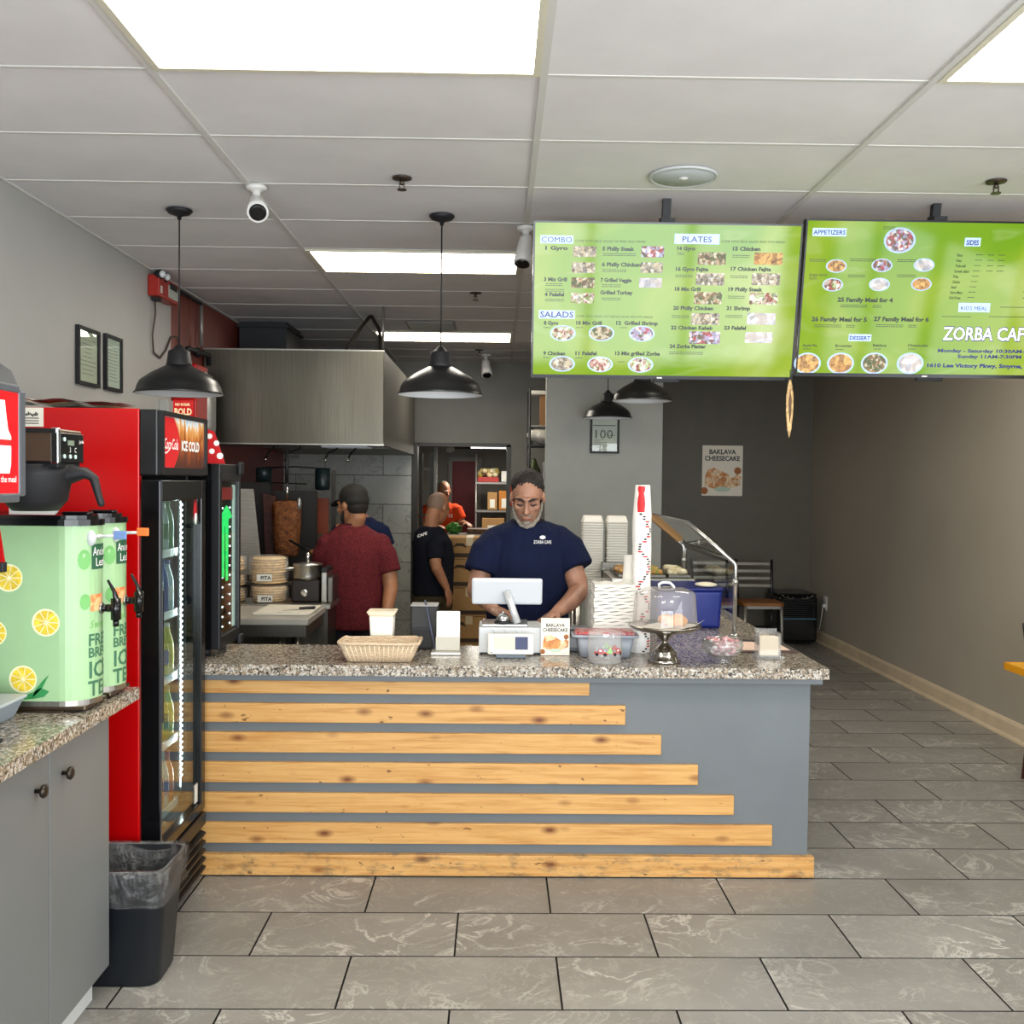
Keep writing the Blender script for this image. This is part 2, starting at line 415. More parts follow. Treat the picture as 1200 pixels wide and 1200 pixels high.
# ceiling: slab, tiles, tee bars
cei = setting('ceiling', MB().box(-2.4, 3.6, YF - .2, YB + .15, CEIL + .03, CEIL + .12), mat('ceiling slab', '55534f', .9))
TM = mat('ceiling tile', 'e3e0df', .85, var=.02, vscale=3, bump=.12, bscale=220); GM = mat('ceiling tee bar', 'd2d0ca', .8)
CX = [-1.087 + 1.2192 * k for k in range(-1, 5)]; CY = [3.2185 + .6096 * k for k in range(-9, 14)]
lights = {(1, -1): 'nearest and largest', (3, -1): '', (1, 4): '', (1, 9): '', (3, 4): ''}     # (column, row)
def ctile(x0, x1, y0, y1):
    return MB().box(x0 + .008 - (x0 + x1) / 2, x1 - .008 - (x0 + x1) / 2, -(y1 - y0) / 2 + .008, (y1 - y0) / 2 - .008, 0, .016, .003)
tm = ctile(0, 1.2192, 0, .6096).mesh('ceiling_tile', TM); tml = ctile(XL + .004, CX[1], 0, .6096).mesh('ceiling_tile', TM); tmr = ctile(CX[4], XR - .004, 0, .6096).mesh('ceiling_tile', TM)
extra_lights = [(1, -6), (3, -6)]
for j in range(len(CY) - 1):
    r = j - 9
    for c in range(5):
        if (c, r) in lights or (c, r) in extra_lights: continue
        x0, x1, me = (XL, CX[1], tml) if c == 0 else ((CX[4], XR, tmr) if c == 4 else (CX[c], CX[c + 1], tm))
        piece(cei, 'ceiling_tile', me, ((x0 + x1) / 2, (CY[j] + CY[j + 1]) / 2, CEIL + .003))
run_me = MB().box(-.012, .012, YF, YB, -.006, .006).box(-.0015, .0015, YF, YB, .006, .03).mesh('grid_runner', GM)
for x in CX[1:5]: piece(cei, 'grid_runner', run_me, (x, 0, CEIL + .001))
cb = {0: MB().box(XL, CX[1] - .012, -.009, .009, -.0005, .006), 1: MB().box(-.5976, .5976, -.009, .009, -.0005, .006), 4: MB().box(CX[4] + .012, XR, -.009, .009, -.0005, .006)}
cbm = {k: m.mesh('grid_crossbar', GM) for k, m in cb.items()}
for y in CY:
    if y > YB: continue
    piece(cei, 'grid_crossbar', cbm[0], (0, y, CEIL + .001)); piece(cei, 'grid_crossbar', cbm[4], (0, y, CEIL + .001))
    for c in (1, 2, 3): piece(cei, 'grid_crossbar', cbm[1], ((CX[c] + CX[c + 1]) / 2, y, CEIL + .001))
part(cei, 'wall_angle', MB().box(XL, XL + .022, YF, YB, CEIL - .004, CEIL + .004), GM)
part(cei, 'wall_angle', MB().box(XR - .022, XR, YF, YB, CEIL - .004, CEIL + .004), GM)
# ceiling light panels
DIFF = bpy.data.materials.new('glowing light panel'); DIFF.use_nodes = True
_b = DIFF.node_tree.nodes['Principled BSDF']; _b.inputs['Base Color'].default_value = (.9, .9, .88, 1)
_b.inputs['Emission Color'].default_value = (1.0, .93, .80, 1); _b.inputs['Emission Strength'].default_value = PANEL_LIGHT
def light_panel(c, r, label):
    x0, x1, y0, y1 = CX[c], CX[c + 1], 3.2185 + .6096 * r, 3.2185 + .6096 * (r + 1)
    t = thing('ceiling_light', label, 'light', ((x0 + x1) / 2, (y0 + y1) / 2, CEIL - .006), 'flat light panels in the ceiling grid')
    f = MB(); z0, z1 = CEIL - .008, CEIL + .02; w = .022
    f.box(x0 + .012, x1 - .012, y0 + .012, y0 + .012 + w, z0, z1).box(x0 + .012, x1 - .012, y1 - .012 - w, y1 - .012, z0, z1)
    f.box(x0 + .012, x0 + .012 + w, y0 + .012 + w, y1 - .012 - w, z0, z1).box(x1 - .012 - w, x1 - .012, y0 + .012 + w, y1 - .012 - w, z0, z1)
    part(t, 'frame', f, mat('light frame', 'd8d2bd', .5))
    part(t, 'diffuser', MB().box(x0 + .034, x1 - .034, y0 + .034, y1 - .034, CEIL - .003, CEIL + .006), DIFF)
light_panel(1, -1, 'big glowing light panel in the ceiling, in front of the two pendant lamps')
light_panel(3, -1, 'glowing light panel in the ceiling, before the appetizers menu screen')
light_panel(1, 4, 'glowing light panel in the ceiling just behind the pendant lamp cords')
light_panel(3, 4, 'added light panel brightening the dining aisle, unseen behind the menu screens')  # unseen panel, added to brighten the dining side
light_panel(1, 9, 'dim glowing light panel deepest in the kitchen ceiling')
for c, r in extra_lights: light_panel(c, r, 'ceiling light panel over the entrance, near the shop front' + (' and red drinks machine' if c == 1 else ' and dining wall'))
# walls
setting('wall_left', MB().box(XL - .12, XL, YF, 6.7, 0, CEIL + .03), WALLGREY)
setting('wall_left_kitchen', MB().box(XL - .12, XL, 6.7, YB, 0, CEIL + .03), mat('brick red paint', '7c3a30', .5, var=.05))
setting('wall_right', MB().box(XR, XR + .12, YF, -1.6, 0, CEIL + .03).box(XR, XR + .12, 2.5, YB + .1, 0, CEIL + .03).box(XR, XR + .12, -1.6, 2.5, 0, .5).box(XR, XR + .12, -1.6, 2.5, 2.3, CEIL + .03), mat('warm grey wall paint', 'a0988a', .55, var=.02, vscale=1.5, bump=.06, bscale=120))
bb = MB().prism([(XR - .016, .0), (XR - .016, .105), (XR - .011, .118), (XR - .004, .124), (XR, .124), (XR, 0)], 0, 1, 'XY')
bb = MB(); o = [(XR - .016, 0), (XR - .016, .098), (XR - .011, .112), (XR - .006, .122), (XR, .122), (XR, 0)]
bb.prism([(x, z) for x, z in o], YF, 10.86, 'XZ')
bb.prism([(XR - .034, 0), (XR - .032, .012), (XR - .024, .02), (XR - .016, .022), (XR - .016, 0)], YF, 10.86, 'XZ')
setting('baseboard_right', bb, mat('tan baseboard', 'c9b79b', .45, var=.04))
# back wall with the doorway to the store room; dark accent part at the dining side
DX0, DX1, DZ = -.90, .125, 2.035
wb = MB().box(XL, DX0, YB, YB + .12, 0, CEIL + .03).box(DX1, 1.45, YB, YB + .12, 0, CEIL + .03).box(DX0, DX1, YB, YB + .12, DZ, CEIL + .03)
setting('wall_back', wb, mat('kitchen wall paint', '8a8880', .6, var=.02))
setting('wall_back_dining', MB().box(1.4, XR, YB - .1, YB + .02, 0, CEIL + .03), mat('charcoal wall paint', '5b5549', .5, var=.03))
tr = MB().box(DX0 - .012, DX0 + .028, YB - .03, YB + .13, 0, DZ).box(DX1 - .028, DX1 + .012, YB - .03, YB + .13, 0, DZ).box(DX0 - .012, DX1 + .012, YB - .03, YB + .13, DZ - .02, DZ + .02)
setting('trim_1', tr, mat('door frame grey', '4b4a46', .45))
setting('baseboard_back', MB().box(1.4, XR - .04, YB - .118, YB - .1, 0, .12, .004), mat('grey baseboard', '8d8a84', .5))
# free-standing grey partition behind the counter
setting('wall_partition', MB().box(.42, 1.44, 8.9, 9.05, 0, CEIL + .03), mat('partition paint', 'a3a49d', .55, var=.02, bump=.06, bscale=120))
# tiled kitchen wall behind the hood
TY = 10.2
wt = setting('wall_tiled', MB().box(XL, -.855, TY + .008, TY + .12, 0, 2.35), mat('tile joint', '2b2a28', .8))
KT = None
g = N('kitchen wall tile'); g.set(.28); v = g.obj(True)
c = g.ramp(g.noise(v, 2.2, 5, .6, .6), [(.3, 'a0a19a'), (.7, 'b1b2aa')]); vn = g.ramp(g.noise(v, 3.0, 7, .6, 1.5), [(.485, 0.0), (.5, .55), (.515, 0.0)])
g.color(g.mix(vn, c, '5d5e5b')); KT = g.m
TW, TH = .579, .29
full = MB().box(-TW / 2 + .003, TW / 2 - .003, 0, .012, -TH / 2 + .003, TH / 2 - .003, .0015).mesh('tile', KT)
for r in range(8):
    z0 = -.046 + TH * r; off = -1.144 if r % 2 == 0 else -1.435
    for k in range(-3, 3):
        a, b = off + TW * k, off + TW * (k + 1); a2, b2 = max(a, XL), min(b, -.855)
        if b2 - a2 < .05 or z0 + TH < .1: continue
        me = full if (a2 == a and b2 == b) else MB().box(-(b2 - a2) / 2 + .003, (b2 - a2) / 2 - .003, 0, .012, -TH / 2 + .003, TH / 2 - .003, .0015).mesh('tile', KT)
        piece(wt, 'tile', me, ((a2 + b2) / 2, TY - .003, z0 + TH / 2))
setting('trim_2', MB().box(-.855, -.80, TY - .02, TY + .13, 0, 2.02), mat('dark metal corner post', '35332f', .4, .6))
# store room seen through the doorway
sr = MB().box(-2.3, 1.4, 15.0, 15.1, 0, 2.6).box(-2.35, -2.25, YB + .12, 15.1, 0, 2.6).box(1.3, 1.4, YB + .12, 15.1, 0, 2.6).box(-2.35, 1.4, YB + .12, 15.1, 2.6, 2.7)
setting('wall_storeroom', sr, mat('store room paint', '99958c', .6))
d = setting('door_1', MB().box(-.66, -.30, 14.94, 14.99, 0, 1.93, .006), mat('dark red door', '8d131c', .45))
part(d, 'door_frame', MB().box(-.72, -.66, 14.92, 15, 0, 1.99).box(-.30, -.24, 14.92, 15, 0, 1.99).box(-.66, -.30, 14.92, 15, 1.93, 1.99), mat('pale door frame', 'a8a49b', .5))
part(d, 'door_handle', MB().ell((-.345, 14.92, 1.0), (.025, .03, .025)), STEEL)
# shop front behind the camera: the daylight comes through it
wf = MB().box(XL - .12, -2.0, YF - .12, YF, 0, CEIL + .03).box(3.2, XR + .12, YF - .12, YF, 0, CEIL + .03).box(-2.0, 3.2, YF - .12, YF, 2.65, CEIL + .03).box(-2.0, 3.2, YF - .12, YF, 0, .25)
setting('wall_front', wf, WALLGREY)
alu = mat('dark window frame', '2c2a28', .4, .7)
for i, (a, b) in enumerate([(-1.6, -.25), (-.25, 1.1), (1.1, 2.5)]):
    setting('window_%d' % (i + 6), MB().box(XR + .02, XR + .09, a, a + .045, .5, 2.3).box(XR + .02, XR + .09, b - .045, b, .5, 2.3).box(XR + .02, XR + .09, a + .045, b - .045, .5, .55).box(XR + .02, XR + .09, a + .045, b - .045, 2.25, 2.3), alu)
for i, (a, b) in enumerate([(-2.0, -.8), (-.8, .1), (.1, 1.0), (1.0, 2.1), (2.1, 3.2)]):
    f = MB().box(a, a + .04, YF - .1, YF - .02, .25, 2.65).box(b - .04, b, YF - .1, YF - .02, .25, 2.65).box(a + .04, b - .04, YF - .1, YF - .02, .25, .31).box(a + .04, b - .04, YF - .1, YF - .02, 2.59, 2.65).box(a + .04, b - .04, YF - .1, YF - .02, 2.05, 2.11)
    setting('window_%d' % (i + 1), f, alu)
# ------------------------------------------------------------------ service counter and its worktop
cn = thing('service_counter', 'slate grey service counter faced with stepped pine boards', 'counter', (0.0, 4.4, 0))
part(cn, 'front_panel', MB().box(-1.9, 1.318, 4.215, 4.25, 0, .845), GREYPAINT)
part(cn, 'side_panel', MB().box(1.283, 1.318, 4.251, 6.56, 0, .845), GREYPAINT)
part(cn, 'inner_panel', MB().box(-2.08, .62, 4.58, 4.60, .08, .845).box(.62, .64, 4.60, 6.56, .08, .845).box(.64, 1.283, 6.54, 6.56, 0, .845), mat('dark cabinet inside', '3a3c3d', .6))
part(cn, 'apron', MB().box(-2.08, 1.356, 4.17, 4.214, .82, .845, .002).box(1.319, 1.356, 4.214, 6.6, .82, .845, .002), GREYPAINT)
BD = [(.818, .762, .391), (.721, .641, .542), (.600, .516, .693), (.475, .390, .849), (.347, .265, 1.001), (.222, .136, 1.164), (.093, .006, 1.339)]
for i, (zt, zb, x1) in enumerate(BD):
    last = i == 6
    part(cn, 'board', MB().box(-2.0, x1, 4.193 - (.012 if last else 0), 4.2145, zb, zt, .003), WORN if last else PINE, 'scuffed pine kick board along the floor' if last else None)
solo('granite_worktop', MB().prism([(-2.09, 4.15), (1.375, 4.15), (1.375, 6.62), (.60, 6.62), (.60, 4.66), (-2.09, 4.66)], .846, .89, 'XY'), GR,
     'speckled granite worktop on the slate grey service counter', 'worktop', (0, 4.4, .846))

# ------------------------------------------------------------------ helper for lettering on faces that look towards +x
def on_x(x, y0, z0): return lambda a, b: (x, y0 + a, z0 + b)
def on_y(y, x0, z0): return lambda a, b: (x0 + a, y, z0 + b)
REDINK = mat('red print', 'c5161d', .5); GREENP = mat('green print', '2f6b45', .5)
def script_logo(mb, fn, w):
    """white flowing script: sheared capitals with a swash under the first letter"""
    put_text(mb, 'Coca', w * .36, fn, width=w * .45, bold=.012, shear=.3)
    put_text(mb, 'Cola', w * .36, lambda a, b: fn(a + w * .54, b), width=w * .45, bold=.012, shear=.3)
    sw = [(w * (-.04 + .05 * k), -w * (.05 + .045 * math.sin(k * .55))) for k in range(9)]
    for (a, b), (c, d) in zip(sw, sw[1:]):
        t = w * .016; mb.add([fn(a, b - t), fn(c, d - t), fn(c, d + t), fn(a, b + t)], [(0, 1, 2, 3)])
    mb.add([fn(w * .475, w * .10), fn(w * .53, w * .11), fn(w * .535, w * .15), fn(w * .48, w * .14)], [(0, 1, 2, 3)])

# ------------------------------------------------------------------ tall drinks fridge
fr = thing('drinks_fridge', 'tall red and black drinks fridge with glass door and lit header', 'fridge', (-1.6, 3.875, 0))
x0, x1, y0, y1 = -1.95, -1.254, 3.58, 4.143
LINER = mat('fridge liner', 'b9bdbd', .4)
c = MB().box(x0, x1, y0, y0 + .03, .04, 1.89, .004)
part(fr, 'side_panel', c, RED, 'glossy red side panel')
part(fr, 'side_panel', MB().box(x0, x1, y1 - .03, y1, .04, 1.89), BLACK)
part(fr, 'cabinet_shell', MB().box(x0, x0 + .03, y0 + .03, y1 - .03, .04, 1.89).box(x0 + .03, x1, y0 + .03, y1 - .03, 1.66, 1.89).box(x0 + .03, x1, y0 + .03, y1 - .03, .04, .32), LINER)
part(fr, 'header', MB().box(x1, -1.19, y0 + .002, y1, 1.655, 1.888, .006), BLACK)
hd = MB(); X = -1.19
hd.box(X, X + .016, y0 + .012, y1 - .002, 1.868, 1.885).box(X, X + .016, y0 + .012, y1 - .002, 1.66, 1.685).box(X, X + .016, y0 + .012, y0 + .03, 1.685, 1.868).box(X, X + .016, y1 - .022, y1 - .002, 1.685, 1.868)
part(fr, 'header_frame', hd, BLACK)
g = N('amber drink print'); g.set(.25); v = g.obj(False, (1, 16, 5)); sx = g.n('ShaderNodeSeparateXYZ'); g.l(g.obj(), sx.inputs[0])
ma = g.n('ShaderNodeMath', operation='MULTIPLY_ADD'); ma.inputs[1].default_value = .22; ma.inputs[2].default_value = -1.895; g.l(g.noise(v, 1.6, 4, .6, .5), ma.inputs[0])
mb_ = g.n('ShaderNodeMath', operation='ADD'); g.l(ma.outputs[0], mb_.inputs[0]); g.l(sx.outputs['Z'], mb_.inputs[1]); mc_ = g.n('ShaderNodeMath', operation='MULTIPLY_ADD'); mc_.inputs[1].default_value = 5.0; mc_.inputs[2].default_value = .5; g.l(mb_.outputs[0], mc_.inputs[0])
cc = g.ramp(mc_.outputs[0], [(.1, '4a2010'), (.4, '8a3f16'), (.66, 'c47a34'), (.82, 'dba867'), (.9, 'dfe6ea'), (1, 'b9cdd9')])
g.color(cc); g.l(cc, g.b.inputs['Emission Color']); g.b.inputs['Emission Strength'].default_value = .35
sg = part(fr, 'lit_sign', MB().box(X, X + .006, y0 + .03, y1 - .022, 1.685, 1.868), g.m, 'lit header picture of amber iced drinks')
rd = MB(); pts = [(y0 + .031, 1.686)] + [(y0 + .16 + .07 * math.sin(PI * k / 12), 1.686 + .181 * k / 12) for k in range(13)] + [(y0 + .031, 1.867)]
rd.prism(pts, X + .006, X + .0075, 'YZ'); part(sg, 'red_swoosh', rd, mat('lit red print', 'c9141b', .3, emit=.25))
tx = MB(); script_logo(tx, on_x(X + .0085, y0 + .05, 1.752), .155)
put_text(tx, 'ICE COLD', .05, on_x(X + .0085, y0 + .245, 1.752), width=.225, bold=.045); part(sg, 'lettering', tx, WINK, 'white script logo and ICE COLD lettering')
# door
dr = MB(); dx0, dx1 = -1.25, -1.182; dz0, dz1 = .30, 1.64
dr.box(dx0, dx1, y0 + .004, y0 + .03, dz0, dz1, .004).box(dx0, dx1, y1 - .055, y1 - .004, dz0, dz1, .004).box(dx0, dx1, y0 + .03, y1 - .055, dz0, dz0 + .04, .004).box(dx0, dx1, y0 + .03, y1 - .055, 1.565, dz1, .004)
door = part(fr, 'door', dr, GLOSSBLK)
part(door, 'door_trim', MB().box(dx1, dx1 + .003, y0 + .005, y0 + .012, dz0, dz1), mat('grey door edge', '6f747c', .3, .8))
part(door, 'glass', MB().box(-1.205, -1.2, y0 + .03, y1 - .055, dz0 + .04, 1.565), glass('fridge glass', 'dfe9e6', 0, 1.5))
st = MB(); st.lathe([(.001, 0), (.0225, 0), (.0225, .0015), (.001, .0015)], 20, (-1.1985, y1 - .085, 1.52), 'X', squash=(1, 2.0))
part(door, 'oval_sticker', st, REDINK, 'red oval sticker with a white tip on the glass')
part(door, 'oval_sticker_tip', MB().lathe([(.001, 0), (.018, 0), (.018, .0015), (.001, .0015)], 16, (-1.1975, y1 - .085, 1.487), 'X', squash=(1, 1.3)), WINK)
part(door, 'paper_sticker', MB().box(-1.1985, -1.197, y1 - .095, y1 - .058, .345, .42), PAPER, 'small white label low on the glass')
part(door, 'door_handle', MB().box(dx1, dx1 + .007, y0 + .012, y0 + .028, .78, 1.25, .003), BLACK)
# grille
gl = part(fr, 'grille', MB().box(x1, -1.21, y0 + .004, y1 - .004, .03, .295), MBLACK)
lz = [.05, .085, .12, .155, .19]
for z in lz: part(gl, 'louvre', MB().prism([(-1.21, z), (-1.178, z + .004), (-1.178, z + .012), (-1.21, z + .026)], y0 + .02, y1 - .006, 'XZ'), BLACK)
part(gl, 'grille_rail', MB().box(-1.21, -1.178, y0 + .006, y1 - .006, .235, .29, .005), BLACK)
part(gl, 'grille_latch', MB().box(-1.178, -1.17, 3.86, 3.89, .19, .25, .003), MBLACK)
part(fr, 'foot', MB().cyl((x0 + .06, y0 + .06, 0), (x0 + .06, y0 + .06, .04), .02, 10), MBLACK); part(fr, 'foot', MB().cyl((-1.29, y0 + .06, 0), (-1.29, y0 + .06, .04), .02, 10), MBLACK)
part(fr, 'foot', MB().cyl((x0 + .06, y1 - .06, 0), (x0 + .06, y1 - .06, .04), .02, 10), MBLACK); part(fr, 'foot', MB().cyl((-1.29, y1 - .06, 0), (-1.29, y1 - .06, .04), .02, 10), MBLACK)
for zs in (.36, .62, .87, 1.12, 1.36):
    m = MB().box(x0 + .04, -1.275, y0 + .035, y1 - .035, zs - .006, zs)
    for k in range(9): m.box(x0 + .04, -1.275, y0 + .05 + k * .058, y0 + .054 + k * .058, zs - .012, zs - .006)
    s = part(fr, 'shelf', m, mat('shelf wire', 'c8ccce', .3, .6)); part(s, 'price_rail', MB().box(-1.275, -1.268, y0 + .035, y1 - .035, zs - .018, zs + .012), mat('price rail', 'd5dcdf', .3))
LED = mat('white led', 'eef6ff', .5, emit=5.0)
m = MB()
for k in range(50): m.box(-1.262, -1.256, y1 - .072, y1 - .056, .45 + k * .0222, .458 + k * .0222)
part(fr, 'led_strip', m, LED, 'row of bright white led dots inside the door jamb')
part(fr, 'led_channel', MB().box(-1.268, -1.262, y1 - .08, y1 - .035, .34, 1.58), MBLACK)
fl = bpy.data.lights.new('fridge_tube', 'AREA'); fl.shape = 'RECTANGLE'; fl.size = 1.15; fl.size_y = .03; fl.energy = 14; fl.color = (.92, .97, 1)
flo_ = bpy.data.objects.new('fridge_tube', fl); COL.objects.link(flo_); flo_.location = (-1.262, y1 - .06, .98); flo_.rotation_euler = (0, math.radians(90), math.radians(38))
# bottles in the fridge
def bottle(name, label, loc, liquid, capc, labc, h=.205, r=.031, group=None):
    x, y, z = loc; t = thing(name, label, 'bottle', loc, group)
    part(t, 'body', MB().lathe([(r * .8, 0), (r, .008), (r, h * .55), (r * .92, h * .64), (r * .42, h * .86), (r * .4, h * .93)], 12, loc), liquid)
    part(t, 'cap', MB().lathe([(r * .45, h * .92), (r * .45, h), (.001, h)], 10, loc), capc)
    part(t, 'wrap_label', MB().lathe([(r * 1.02, h * .22), (r * 1.02, h * .5)], 12, loc, cap=False), labc)
    return t
LQ = {k: mat(k + ' drink', c, .12, spec=.7) for k, c in dict(green='2f8f4e', clear='b9cfd2', yellow='c9c132', lime='a2b52c', orange='c9652e', blue='3c5fb0', red='a3201f', cola='2a1510').items()}
CAPW = mat('white cap', 'e8e8e4', .4); CAPG = mat('green cap', '1f7a3d', .4); CAPR = mat('red cap', 'b0151a', .4); CAPK = mat('black cap', '17181a', .4); CAPB = mat('blue cap', '2b4b9c', .4)
LAB = {'w': mat('white wrap', 'e3e6e2', .45), 'b': mat('blue wrap', '34509b', .45), 'r': mat('red wrap', 'b3262b', .45), 'g': mat('green wrap', '2d7b4b', .45), 'y': mat('yellow wrap', 'd6c544', .45), 'o': mat('orange wrap', 'cf6a37', .45)}
ORD = ['first', 'second', 'third', 'fourth', 'fifth', 'sixth', 'seventh', 'eighth', 'ninth', 'tenth', 'eleventh', 'twelfth', 'thirteenth', 'fourteenth', 'fifteenth', 'sixteenth', 'seventeenth', 'eighteenth', 'nineteenth']
def nth(n):
    if n <= 19: return ORD[n - 1]
    t, u = divmod(n, 10); w = {2: 'twent', 3: 'thirt', 4: 'fort', 5: 'fift', 6: 'sixt', 7: 'sevent'}[t]
    return w + 'ieth' if u == 0 else w + 'y-' + ORD[u - 1]
rows = [(1.365, [('green', CAPG, 'g'), ('clear', CAPW, 'g')], 'water and green soda on the top fridge shelf', 'top', ('green soda', 'clear water')),
        (1.125, [('clear', CAPB, 'w'), ('blue', CAPB, 'b')], 'clear and blue drinks on the second fridge shelf', 'second', ('clear', 'blue')),
        (.875, [('yellow', CAPW, 'y'), ('yellow', CAPK, 'b')], 'yellow drinks on the middle fridge shelf', 'middle', ('yellow white-capped', 'yellow black-capped')),
        (.625, [('lime', CAPG, 'y'), ('yellow', CAPR, 'g')], 'lime drinks on the fourth fridge shelf', 'fourth', ('lime green-capped', 'yellow red-capped')),
        (.365, [('orange', CAPR, 'o'), ('clear', CAPW, 'b')], 'orange drinks on the bottom fridge shelf', 'bottom', ('orange', 'clear white-capped'))]
for z, kinds, grp, sh, kn in rows:
    protos = [None, None]
    for i in range(7):
        for j in range(2):
            loc = (-1.302 - j * .075, y0 + .075 + i * .062, z); k = (i + j) % 2
            lab = '%s bottle, %s from the red side, %s row, on the %s fridge shelf' % (kn[k], nth(i + 1), 'glass' if j == 0 else 'rear', sh)
            if protos[k] is None: protos[k] = bottle('drink_bottle', lab, loc, LQ[kinds[k][0]], kinds[k][1], LAB[kinds[k][2]], .2 + .01 * k, .027, group=grp)
            else: dup(protos[k], loc, label=lab)

# ------------------------------------------------------------------ small countertop fridge
f2 = thing('countertop_fridge', 'small black glass-door drinks fridge standing on the granite worktop', 'fridge', (-1.38, 4.5, .89))
a0, a1, b0, b1 = -1.62, -1.205, 4.29, 4.64; z0, z1 = .925, 1.71
part(f2, 'cabinet_shell', MB().box(a0, a1, b0, b0 + .03, z0, z1).box(a0, a1, b1 - .03, b1, z0, z1).box(a0, a0 + .03, b0 + .03, b1 - .03, z0, z1).box(a0 + .03, a1, b0 + .03, b1 - .03, z1 - .06, z1).box(a0 + .03, a1, b0 + .03, b1 - .03, z0, z0 + .05), GLOSSBLK)
d2 = part(f2, 'door', MB().box(a1, -1.165, b0, b0 + .035, z0, z1, .004).box(a1, -1.165, b1 - .03, b1, z0, z1, .004).box(a1, -1.165, b0 + .035, b1 - .03, z1 - .075, z1, .004).box(a1, -1.165, b0 + .035, b1 - .03, z0, z0 + .05, .004), BLACK)
part(d2, 'glass', MB().box(-1.18, -1.176, b0 + .035, b1 - .03, z0 + .05, z1 - .075), CLEAR)
part(d2, 'hinge', MB().box(-1.165, -1.15, b1 - .06, b1 - .005, z1 - .045, z1 + .012, .004), MBLACK); part(d2, 'hinge', MB().box(-1.165, -1.15, b1 - .06, b1 - .005, z0 - .02, z0 + .02, .004), MBLACK)
for px, py in ((a0 + .05, b0 + .05), (a1 - .03, b0 + .05), (a0 + .05, b1 - .05), (a1 - .03, b1 - .05)): part(f2, 'foot', MB().cyl((px, py, .891), (px, py, z0), .018, 10), MBLACK)
part(f2, 'lit_side', MB().box(-1.19, -1.183, b1 - .06, b1 - .032, z0 + .06, z1 - .09), mat('frosted light strip', 'cfe3dc', .4, emit=.55))
m = MB()
for k in range(14):
    for q in (0, 1): m.box(-1.192, -1.188, b0 + .13 + q * .12, b0 + .14 + q * .12, 1.0 + k * .043, 1.007 + k * .043)
part(f2, 'led_strip', m, LED)
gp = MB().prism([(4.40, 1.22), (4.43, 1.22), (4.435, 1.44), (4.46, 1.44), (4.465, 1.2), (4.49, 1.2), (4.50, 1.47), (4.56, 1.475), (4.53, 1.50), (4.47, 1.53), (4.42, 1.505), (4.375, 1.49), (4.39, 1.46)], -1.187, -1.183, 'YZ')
part(f2, 'reflection_shape', gp, mat('green reflection glow', '1fe06a', .4, emit=1.6), 'green arrow-like reflection painted as a glow behind the door glass')  # emissive decal stands in for a green reflection in the glass
part(f2, 'red_sign', MB().box(-1.19, -1.184, b0 + .045, b1 - .07, 1.555, 1.61), REDINK, 'dark red strip above the green reflection')
for zs in (1.02, 1.2): part(f2, 'shelf', MB().box(a0 + .03, a1 - .03, b0 + .03, b1 - .03, zs - .006, zs), mat('shelf wire', 'c8ccce', .3, .6))
pb = bottle('drink_bottle', 'dark cola bottle in the countertop fridge, first from the tall fridge', (-1.27, 4.36, 1.02), LQ['cola'], CAPR, LAB['r'], .15, .026, 'cola bottles in the countertop fridge')
for k in range(1, 4): dup(pb, (-1.27, 4.36 + .065 * k, 1.02), label='dark cola bottle in the countertop fridge, %s from the tall fridge' % nth(k + 1))

# ------------------------------------------------------------------ tea station cabinet and worktop
tc = thing('tea_station_cabinet', 'plain grey cabinet under the tea urns with two round knobs', 'cabinet', (-1.6, 2.4, 0))
part(tc, 'body', MB().box(-2.13, -1.235, 1.15, 3.2, .1, .915), CABGREY)
part(tc, 'toe_kick', MB().box(-2.13, -1.27, 1.15, 3.17, 0, .1), MBLACK)
part(tc, 'toe_trim', MB().box(-1.27, -1.262, 1.15, 3.172, .0, .10).box(-1.30, -1.262, 3.172, 3.18, 0, .1), mat('pale toe trim', 'c7c9c8', .4))
KN = mat('dark bronze knob', '3b332c', .3, .7)
for a, b, ky, lab in ((2.772, 3.196, 2.851, None), (2.34, 2.766, 2.684, None), (1.9, 2.334, 2.26, None)):
    dd = part(tc, 'door', MB().box(-1.234, -1.214, a, b, .104, .905, .003), CABGREY)
    part(dd, 'knob', MB().lathe([(.006, 0), (.006, .014), (.017, .018), (.019, .026), (.012, .031), (.001, .032)], 14, (-1.214, ky, .817), 'X'), KN)
solo('granite_worktop', MB().prism([(-2.135, 1.1), (-1.18, 1.1), (-1.18, 3.37), (-2.135, 3.37)], .916, .955, 'XY'), GR, 'speckled granite worktop under the green tea urns', 'worktop', (-1.6, 2.4, .916))
